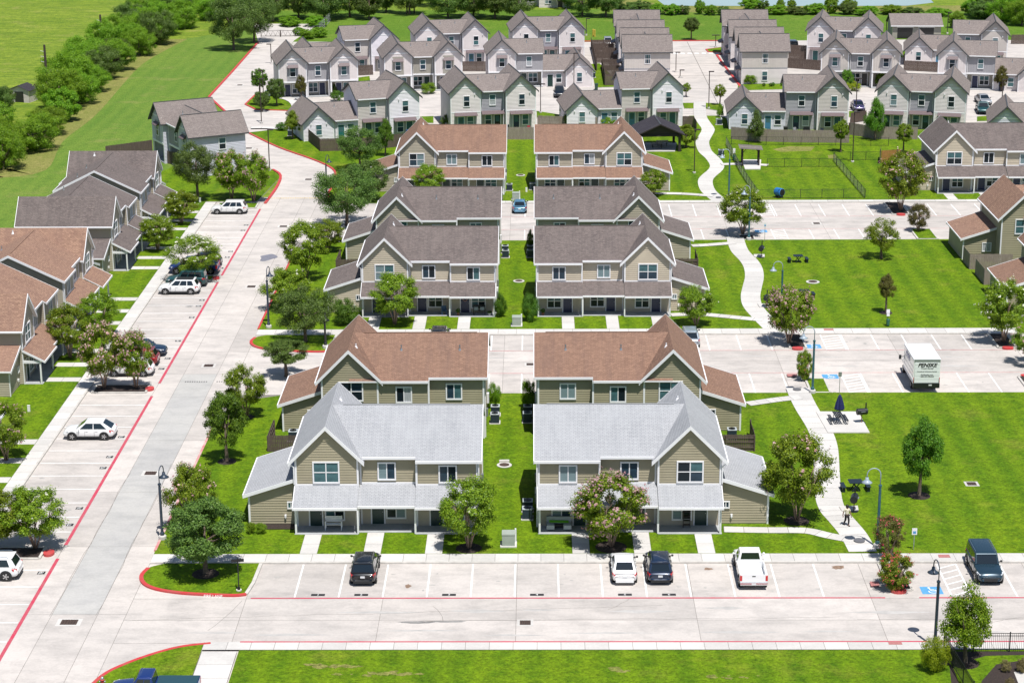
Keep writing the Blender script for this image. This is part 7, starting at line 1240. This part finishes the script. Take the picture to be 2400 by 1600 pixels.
def bench2():
    o = thing('porch_bench', 'dark cushioned bench on the porch beside the wreath door', 'bench', (XL + 0.2 + 12.3, 204.7, 0.16)); m = M_dark
    for k in range(4): MB().box(-0.6, 0.6, -0.28 + k * 0.12, -0.28 + k * 0.12 + 0.1, 0.42, 0.45).build('seat_slat', m, o, uv=False)
    for x in (-0.6, 0.6):
        for y in (-0.26, 0.22): MB().box(x - 0.035, x + 0.035, y - 0.035, y + 0.035, 0, 0.65 if y < 0 else 0.95).build('leg', m, o, uv=False)
    MB().box(-0.6, 0.6, 0.18, 0.24, 0.55, 0.95).build('backrest', m, o, uv=False); MB().box(-0.55, -0.1, -0.2, 0.16, 0.46, 0.8).build('cushion', mat('pattern_cushion', (0.35, 0.40, 0.42), 0.9, 0.6, 14), o, uv=False); MB().box(0.1, 0.55, -0.2, 0.16, 0.46, 0.8).build('cushion', mat('pattern_cushion', (0.35, 0.4, 0.42), 0.9), o, uv=False)
bench2()
# utility poles, shed, pipe gate, bollards, far playhouse
def utility_pole(label, px, py, top):
    p = G(px, py); zc = (p - Vector((0, 0, CAM_H))).dot(_fw); H = (py - top) / (FOC / zc * math.cos(PITCH) * 0.985); o = thing('utility_pole', label, 'utility pole', p, 0, 'utility poles of the hedgerow'); MB().cyl((0, 0, 0), (0, 0, H), 0.27, 0.18, 10).build('pole', M_barkd, o, uv=False)
    for k in range(3): MB().bar((0, 0, H - 1.2 - k * 0.9), (-0.75, 0, H - 1.0 - k * 0.9), 0.05, 0.05).build('insulator_arm', M_trim, o, uv=False)
    MB().cyl((0.22, 0, 0.1), (0.22, 0, H * 0.3), 0.07, n=8).build('conduit', M_steel, o, uv=False)
utility_pole('nearest dark utility pole in the hedgerow beside the shed', 112, 222, 112); utility_pole('middle dark utility pole in the hedgerow', 240, 122, 40); utility_pole('far utility pole in the hedgerow cut by the top edge', 347, 50, -50)
def shed():
    p = G(45, 240); o = thing('garden_shed', 'small tan shed with dark roof beside the hedgerow', 'shed', p, R(-14)); m = WALL['beige']
    lap(o, (-1.9, 0, 0), (1, 0, 0), (0, -1, 0), [(0, 0), (3.8, 0), (3.8, 2.0), (1.9, 2.7), (0, 2.0)], m); lap(o, (1.9, 0, 0), (0, 1, 0), (1, 0, 0), [(0, 0), (3, 0), (3, 2), (0, 2)], m); lap(o, (-1.9, 0, 0), (0, 1, 0), (-1, 0, 0), [(0, 0), (3, 0), (3, 2), (0, 2)], m); MB().box(-0.7, 0.9, -0.05, 0, 0, 1.8).build('doorway', DOOR['black'], o, uv=False)
    for s in (-1, 1): roof_plane(o, [(0, -0.3, 2.85), (0, 3.3, 2.85), (s * 2.15, 3.3, 2.0), (s * 2.15, -0.3, 2.0)], ROOF['char'], M_darktrim, 0.08)
shed()
def pipe_gate():
    a, b = G(612, 88), G(703, 86); o = thing('pipe_gate', 'brown tubular double gate across the head of the left street', 'gate', a, math.atan2((b - a).y, (b - a).x)); L = (b - a).length
    for x0, x1 in ((0, L / 2 - 0.05), (L / 2 + 0.05, L)):
        g_ = MB()
        for z in (0.25, 1.25): g_.tube([(x0, 0, z), (x1, 0, z)], 0.05, 6)
        for x in (x0, x1): g_.tube([(x, 0, 0), (x, 0, 1.35)], 0.06, 6)
        n = 4
        for k in range(n): u0 = x0 + (x1 - x0) * k / n; u1 = x0 + (x1 - x0) * (k + 1) / n; um = (u0 + u1) / 2; g_.tube([(u0, 0, 0.25), (um, 0, 1.25), (u1, 0, 0.25)], 0.035, 6)
        g_.build('gate_leaf', M_bronze, o, uv=False)
pipe_gate()
for k, (px, py) in enumerate(((1390, 86), (1394, 87))):
    p = G(px, py); o = thing('bollard', ('left' if k == 0 else 'right') + ' one of the two yellow bollards behind the last row', 'bollard', p); MB().lathe([(0.15, 0), (0.15, 1.4), (0.1, 1.5)], n=10).build('post', M_yellow, o, uv=False)
def playhouse():
    p = G(962, 34); o = thing('playhouse', 'small dark raised playhouse among the far oaks', 'playhouse', p); m = M_barkd
    for x in (-0.8, 0.8):
        for y in (0, 1.6): MB().box(x - 0.1, x + 0.1, y - 0.1, y + 0.1, 0, 3.6).build('post', m, o, uv=False)
    MB().box(-1, 1, -0.1, 1.7, 1.5, 1.7).build('platform', m, o, uv=False); MB().box(-0.95, 0.95, 1.5, 1.6, 1.7, 2.6).build('panel', m, o, uv=False)
    for s in (-1, 1): roof_plane(o, [(0, -0.2, 4.5), (0, 1.9, 4.5), (s * 1.2, 1.9, 3.5), (s * 1.2, -0.2, 3.5)], ROOF['char'], M_darktrim, 0.08)
playhouse()
for lab, px, py, w in (('pale distant house glimpsed through the trees at the top', 1265, 14, 9), ('second distant house glimpsed beside it at the top', 1300, 18, 7)):
    p = G(px, py); o = thing('distant_house', lab, 'house', p); lap(o, (-w / 2, 0, 0), (1, 0, 0), (0, -1, 0), [(0, 0), (w, 0), (w, 4), (0, 4)], WALL['cream'], 0.3); MB().box(w * 0.1, w * 0.25, -0.05, 0, 0, 2.2).build('door', DOOR['black'], o, uv=False); window(o, (-w * 0.2, -0.05, 1.6), (0, -1, 0), 1.4, 1.4, '2x2')
    for y1 in (-0.4, 8): roof_plane(o, [(-w / 2 - 0.4, 3.8, 6), (w / 2 + 0.4, 3.8, 6), (w / 2 + 0.4, y1, 3.9), (-w / 2 - 0.4, y1, 3.9)], ROOF['taupe'], M_darktrim)
for lab, px, py in (('white utility marker in the lawn before the nearest rust-roofed triplex', 68, 964), ('white utility marker in the side lawn at the top of the left lot', 469, 474), ('white utility stub beside the blue sedan', 1234, 450)):
    p = G(px, py, LZ); o = thing('utility_marker', lab, 'marker post', p); MB().box(-0.12, 0.12, -0.06, 0.06, 0, 0.55).build('post', M_trim, o, uv=False); MB().box(-0.13, 0.13, -0.07, 0.07, 0.55, 0.6).build('cap', M_trim, o, uv=False)
p = G(1182, 1084, LZ); o = thing('splash_block', 'pale concrete splash block beside the manhole between the pale-roofed triplexes', 'concrete block', p, R(3)); MB().box(-0.42, 0.42, -0.1, 0.15, 0, 0.22).build('block', M_walk, o, uv=False); MB().box(-0.36, 0.36, -0.06, 0.11, 0.22, 0.25).build('block_top', M_walk, o, uv=False)
def mail_sign():
    p = G(560, 1383, LZ); o = thing('street_sign', 'black post with small sign blades on the lower verge island', 'sign', p, R(10)); MB().box(-0.04, 0.04, -0.04, 0.04, 0, 2.5).build('post', M_dark, o, uv=False); MB().box(-0.1, 0.1, -0.1, 0.1, 0, 0.25).build('base', M_dark, o, uv=False); MB().box(-0.45, 0.45, -0.015, 0.015, 2.2, 2.42).build('blade', M_dark, o, uv=False); MB().box(-0.015, 0.015, -0.4, 0.4, 2.0, 2.2).build('blade', M_dark, o, uv=False); MB().lathe([(0.2, 0), (0.2, 0.08)], n=12).build('footing', M_walk, o, uv=False)
mail_sign()
# walking person
def person():
    p = G(1984, 1231, LZ + 0.007); o = thing('person', 'person walking on the footpath in cream top and black trousers', 'person', p, R(20))
    skin = mat('skin', (0.20, 0.10, 0.065), 0.6); top = mat('cream_top', (0.66, 0.60, 0.46), 0.85); tr = mat('black_trousers', (0.015, 0.012, 0.014), 0.85); hair = mat('dark_hair', (0.015, 0.010, 0.008), 0.6)
    def skin_mesh(name, verts, edges, rad, m, sub=2):
        me = bpy.data.meshes.new(name); me.from_pydata(verts, edges, []); me.materials.append(m); q = obj(name, me, o); md = q.modifiers.new('skin', 'SKIN'); md.use_smooth_shade = True
        for i, r in enumerate(rad): me.skin_vertices[0].data[i].radius = (r, r) if not isinstance(r, tuple) else r
        me.skin_vertices[0].data[0].use_root = True; s = q.modifiers.new('s', 'SUBSURF'); s.levels = sub; s.render_levels = sub; return q
    V = [(0, 0, 0.88), (0, 0, 1.05), (0, -0.01, 1.25), (0, 0, 1.36), (0, -0.01, 1.44), (0, -0.03, 1.56), (0.18, 0, 1.33), (0.25, -0.06, 1.10), (0.23, -0.22, 0.92), (0.22, -0.28, 0.83), (-0.18, 0, 1.33), (-0.27, 0.08, 1.10), (-0.30, 0.10, 0.88), (-0.30, 0.08, 0.79), (0.09, 0, 0.84), (0.10, -0.14, 0.48), (0.10, -0.12, 0.10), (0.10, -0.26, 0.035), (-0.09, 0, 0.84), (-0.10, 0.02, 0.47), (-0.10, 0.24, 0.15), (-0.10, 0.16, 0.05)]
    E_ = [(0, 1), (1, 2), (2, 3), (3, 4), (4, 5), (3, 6), (6, 7), (7, 8), (8, 9), (3, 10), (10, 11), (11, 12), (12, 13), (0, 14), (14, 15), (15, 16), (16, 17), (0, 18), (18, 19), (19, 20), (20, 21)]
    Rr = [(0.15, 0.11), (0.13, 0.10), (0.15, 0.11), (0.11, 0.08), 0.052, (0.085, 0.10), 0.06, 0.045, 0.036, 0.04, 0.06, 0.045, 0.036, 0.04, 0.085, 0.062, 0.042, 0.04, 0.085, 0.062, 0.042, 0.04]
    skin_mesh('body', V, E_, Rr, skin)
    Vt = [(0, 0, 0.90), (0, 0, 1.08), (0, -0.01, 1.25), (0, 0, 1.36), (0.18, 0, 1.335), (0.235, -0.045, 1.16), (-0.18, 0, 1.335), (-0.245, 0.055, 1.16)]; skin_mesh('top', Vt, [(0, 1), (1, 2), (2, 3), (3, 4), (4, 5), (3, 6), (6, 7)], [(0.19, 0.15), (0.165, 0.13), (0.17, 0.13), (0.12, 0.09), 0.075, 0.07, 0.075, 0.07], top)
    Vl = [(0, 0, 0.90), (0.09, 0, 0.83), (0.10, -0.14, 0.48), (0.10, -0.12, 0.12), (-0.09, 0, 0.83), (-0.10, 0.02, 0.47), (-0.10, 0.23, 0.17)]; skin_mesh('trousers', Vl, [(0, 1), (1, 2), (2, 3), (0, 4), (4, 5), (5, 6)], [(0.165, 0.13), 0.105, 0.08, 0.065, 0.105, 0.08, 0.065], tr)
    h_ = MB().lathe([(0.02, 0.13), (0.08, 0.11), (0.115, 0.04), (0.115, -0.06), (0.09, -0.14), (0.05, -0.15)], c=(0, 0.015, 1.60), n=14).build('hair', hair, o, uv=False, smooth=True)
    for s in (-1, 1):
        MB().lathe([(0.005, -0.02), (0.013, 0), (0.005, 0.02)], c=(s * 0.035, -0.125, 1.565), axis='y', n=8).build('eye', M_dark, o, uv=False); MB().box(s * 0.10 - 0.05, s * 0.10 + 0.05, (-0.32 if s > 0 else 0.08), (-0.08 if s > 0 else 0.28), 0.0 if s > 0 else 0.02, 0.07 if s > 0 else 0.09).build('shoe', M_dark, o, uv=False)
        hx, hy, hz = (0.22, -0.29, 0.82) if s > 0 else (-0.30, 0.08, 0.78)
        for k in range(4): MB().tube([(hx + (k - 1.5) * 0.018 * s, hy, hz), (hx + (k - 1.5) * 0.02 * s, hy - 0.015, hz - 0.05), (hx + (k - 1.5) * 0.018 * s, hy - 0.03, hz - 0.085 + abs(k - 1) * 0.008)], [0.010, 0.009, 0.007], 6).build('finger', skin, o, uv=False)
        MB().tube([(hx, hy - 0.02, hz + 0.03), (hx - 0.03 * s, hy - 0.05, hz), (hx - 0.03 * s, hy - 0.06, hz - 0.03)], [0.011, 0.010, 0.008], 6).build('thumb', skin, o, uv=False)
    MB().hexa([(-0.012, -0.125, 1.53), (0.012, -0.125, 1.53), (0.015, -0.11, 1.53), (-0.015, -0.11, 1.53)], [(-0.006, -0.13, 1.545), (0.006, -0.13, 1.545), (0.008, -0.12, 1.57), (-0.008, -0.12, 1.57)]).build('nose', skin, o, uv=False)
person()

# small belongings on porches and in yards
def pot_plant(label, p, h=0.7, c=(0.20, 0.09, 0.05)):
    o = thing('potted_plant', label, 'plant pot', p); MB().lathe([(0.12, 0), (0.17, 0.26), (0.18, 0.28), (0.15, 0.28)], n=12).build('pot', mat('pot_%d' % int(c[0] * 100), c, 0.8), o, uv=False); me, _ = crown('shrub', 1, 'hedge', None, 0, 0.35, 1.6); q = obj('foliage', me, o, (0, 0, 0.25)); q.scale = (0.10, 0.10, (h - 0.25) / CH)
def chair(label, p, rz, c):
    o = thing('porch_chair', label, 'chair', p, rz); m = mat('chair_%d_%d' % (int(c[0] * 100), int(c[2] * 100)), c, 0.6); MB().box(-0.26, 0.26, -0.26, 0.24, 0.38, 0.43).build('seat', m, o, uv=False); MB().box(-0.26, 0.26, 0.2, 0.25, 0.43, 0.9).build('backrest', m, o, uv=False)
    for x in (-0.24, 0.24):
        for y in (-0.24, 0.22): MB().box(x - 0.025, x + 0.025, y - 0.025, y + 0.025, 0, 0.6 if y < 0 else 0.42).build('leg', m, o, uv=False)
        MB().box(x - 0.03, x + 0.03, -0.26, 0.22, 0.6, 0.64).build('arm', m, o, uv=False)
def bin_(label, p, c, rz=0.0):
    o = thing('wheeled_bin', label, 'bin', p, rz); m = mat('bin_%d' % int(c[1] * 100), c, 0.5); MB().hexa([(-0.24, -0.26, 0.08), (0.24, -0.26, 0.08), (0.24, 0.26, 0.08), (-0.24, 0.26, 0.08)], [(-0.3, -0.33, 1.0), (0.3, -0.33, 1.0), (0.3, 0.33, 1.0), (-0.3, 0.33, 1.0)]).build('body', m, o, uv=False); MB().slab([(-0.32, -0.36, 1.04), (0.32, -0.36, 1.04), (0.32, 0.36, 1.10), (-0.32, 0.36, 1.10)], 0.05, 0, 0).build('lid', m, o, uv=False)
    for s in (-1, 1): MB().lathe([(0.12, -0.03), (0.12, 0.03)], c=(s * 0.25, 0.27, 0.12), axis='x', n=12).build('wheel', M_tyre, o, uv=False)
pot_plant('potted plant beside the wreath door', (XL + 0.2 + 10.1, 204.3, 0.16), 0.75); pot_plant('white flower pot at the right end of the wreath porch', (XL + 0.2 + 13.4, 204.2, 0.16), 0.5, (0.55, 0.53, 0.5)); chair('blue chair on the middle porch of the wreath triplex', (XL + 0.2 + 8.6, 204.6, 0.16), R(10), (0.05, 0.10, 0.2)); pot_plant('potted plant on the left porch of the right grey-roofed triplex', (XR - 13.4, 204.3, 0.16), 0.7)
chair('dark chair on the far right brown-roofed porch', (XR - 12.6, 263.4, 0.16), 0, (0.03, 0.03, 0.03)); pot_plant('potted plant on the far left brown-roofed porch', (XL + 4.0, 263.3, 0.16), 0.8); chair('red chair beside a door of the double-gabled cream house', (-1.0, 307.6, 0.02), R(30), (0.40, 0.03, 0.05)); pot_plant('potted shrub by the right door of the bench triplex', (XL + 12.2, 144.4, 0.16), 0.6)
bin_('dark blue wheeled bin in the white low-wing yard', (-19.4, 303.0, 0.13), (0.02, 0.05, 0.12)); bin_('dark green wheeled bin beside the low porch wing', (10.4, 345.5, 0.02), (0.02, 0.06, 0.04)); bin_('black wheeled bin behind the dog run fence', (38.0, 304.5, 0.13), (0.02, 0.02, 0.02))
for lab, x, y, rz, c in (('grey chair in the fenced yard of the dog run house, left', 39.5, 304.8, 0.4, (0.3, 0.3, 0.32)), ('dark chair in the fenced yard of the dog run house, right', 43.4, 304.2, -0.5, (0.04, 0.05, 0.07)), ('pale chair in the yard behind the pavilion', 19.0, 308.4, 0.2, (0.5, 0.5, 0.5)), ('dark chair on the far left batten porch', -39.6, 338.6, 0.3, (0.05, 0.06, 0.08))): chair(lab, (x, y, 0.13), rz, c)
def bbq(label, p):
    o = thing('covered_grill', label, 'grill', p); MB().hexa([(-0.6, -0.3, 0.05), (0.6, -0.3, 0.05), (0.6, 0.3, 0.05), (-0.6, 0.3, 0.05)], [(-0.45, -0.25, 1.05), (0.45, -0.25, 1.05), (0.45, 0.25, 1.05), (-0.45, 0.25, 1.05)]).build('cover', M_dark, o, uv=False); MB().box(-0.5, 0.5, -0.25, 0.25, 0, 0.05).build('frame', M_dark, o, uv=False)
bbq('black covered grill in the yard of the double-gabled cream house', (-4.6, 307.2, 0.13)); bbq('black covered grill in the yard of the dog run house', (41.2, 304.6, 0.13))
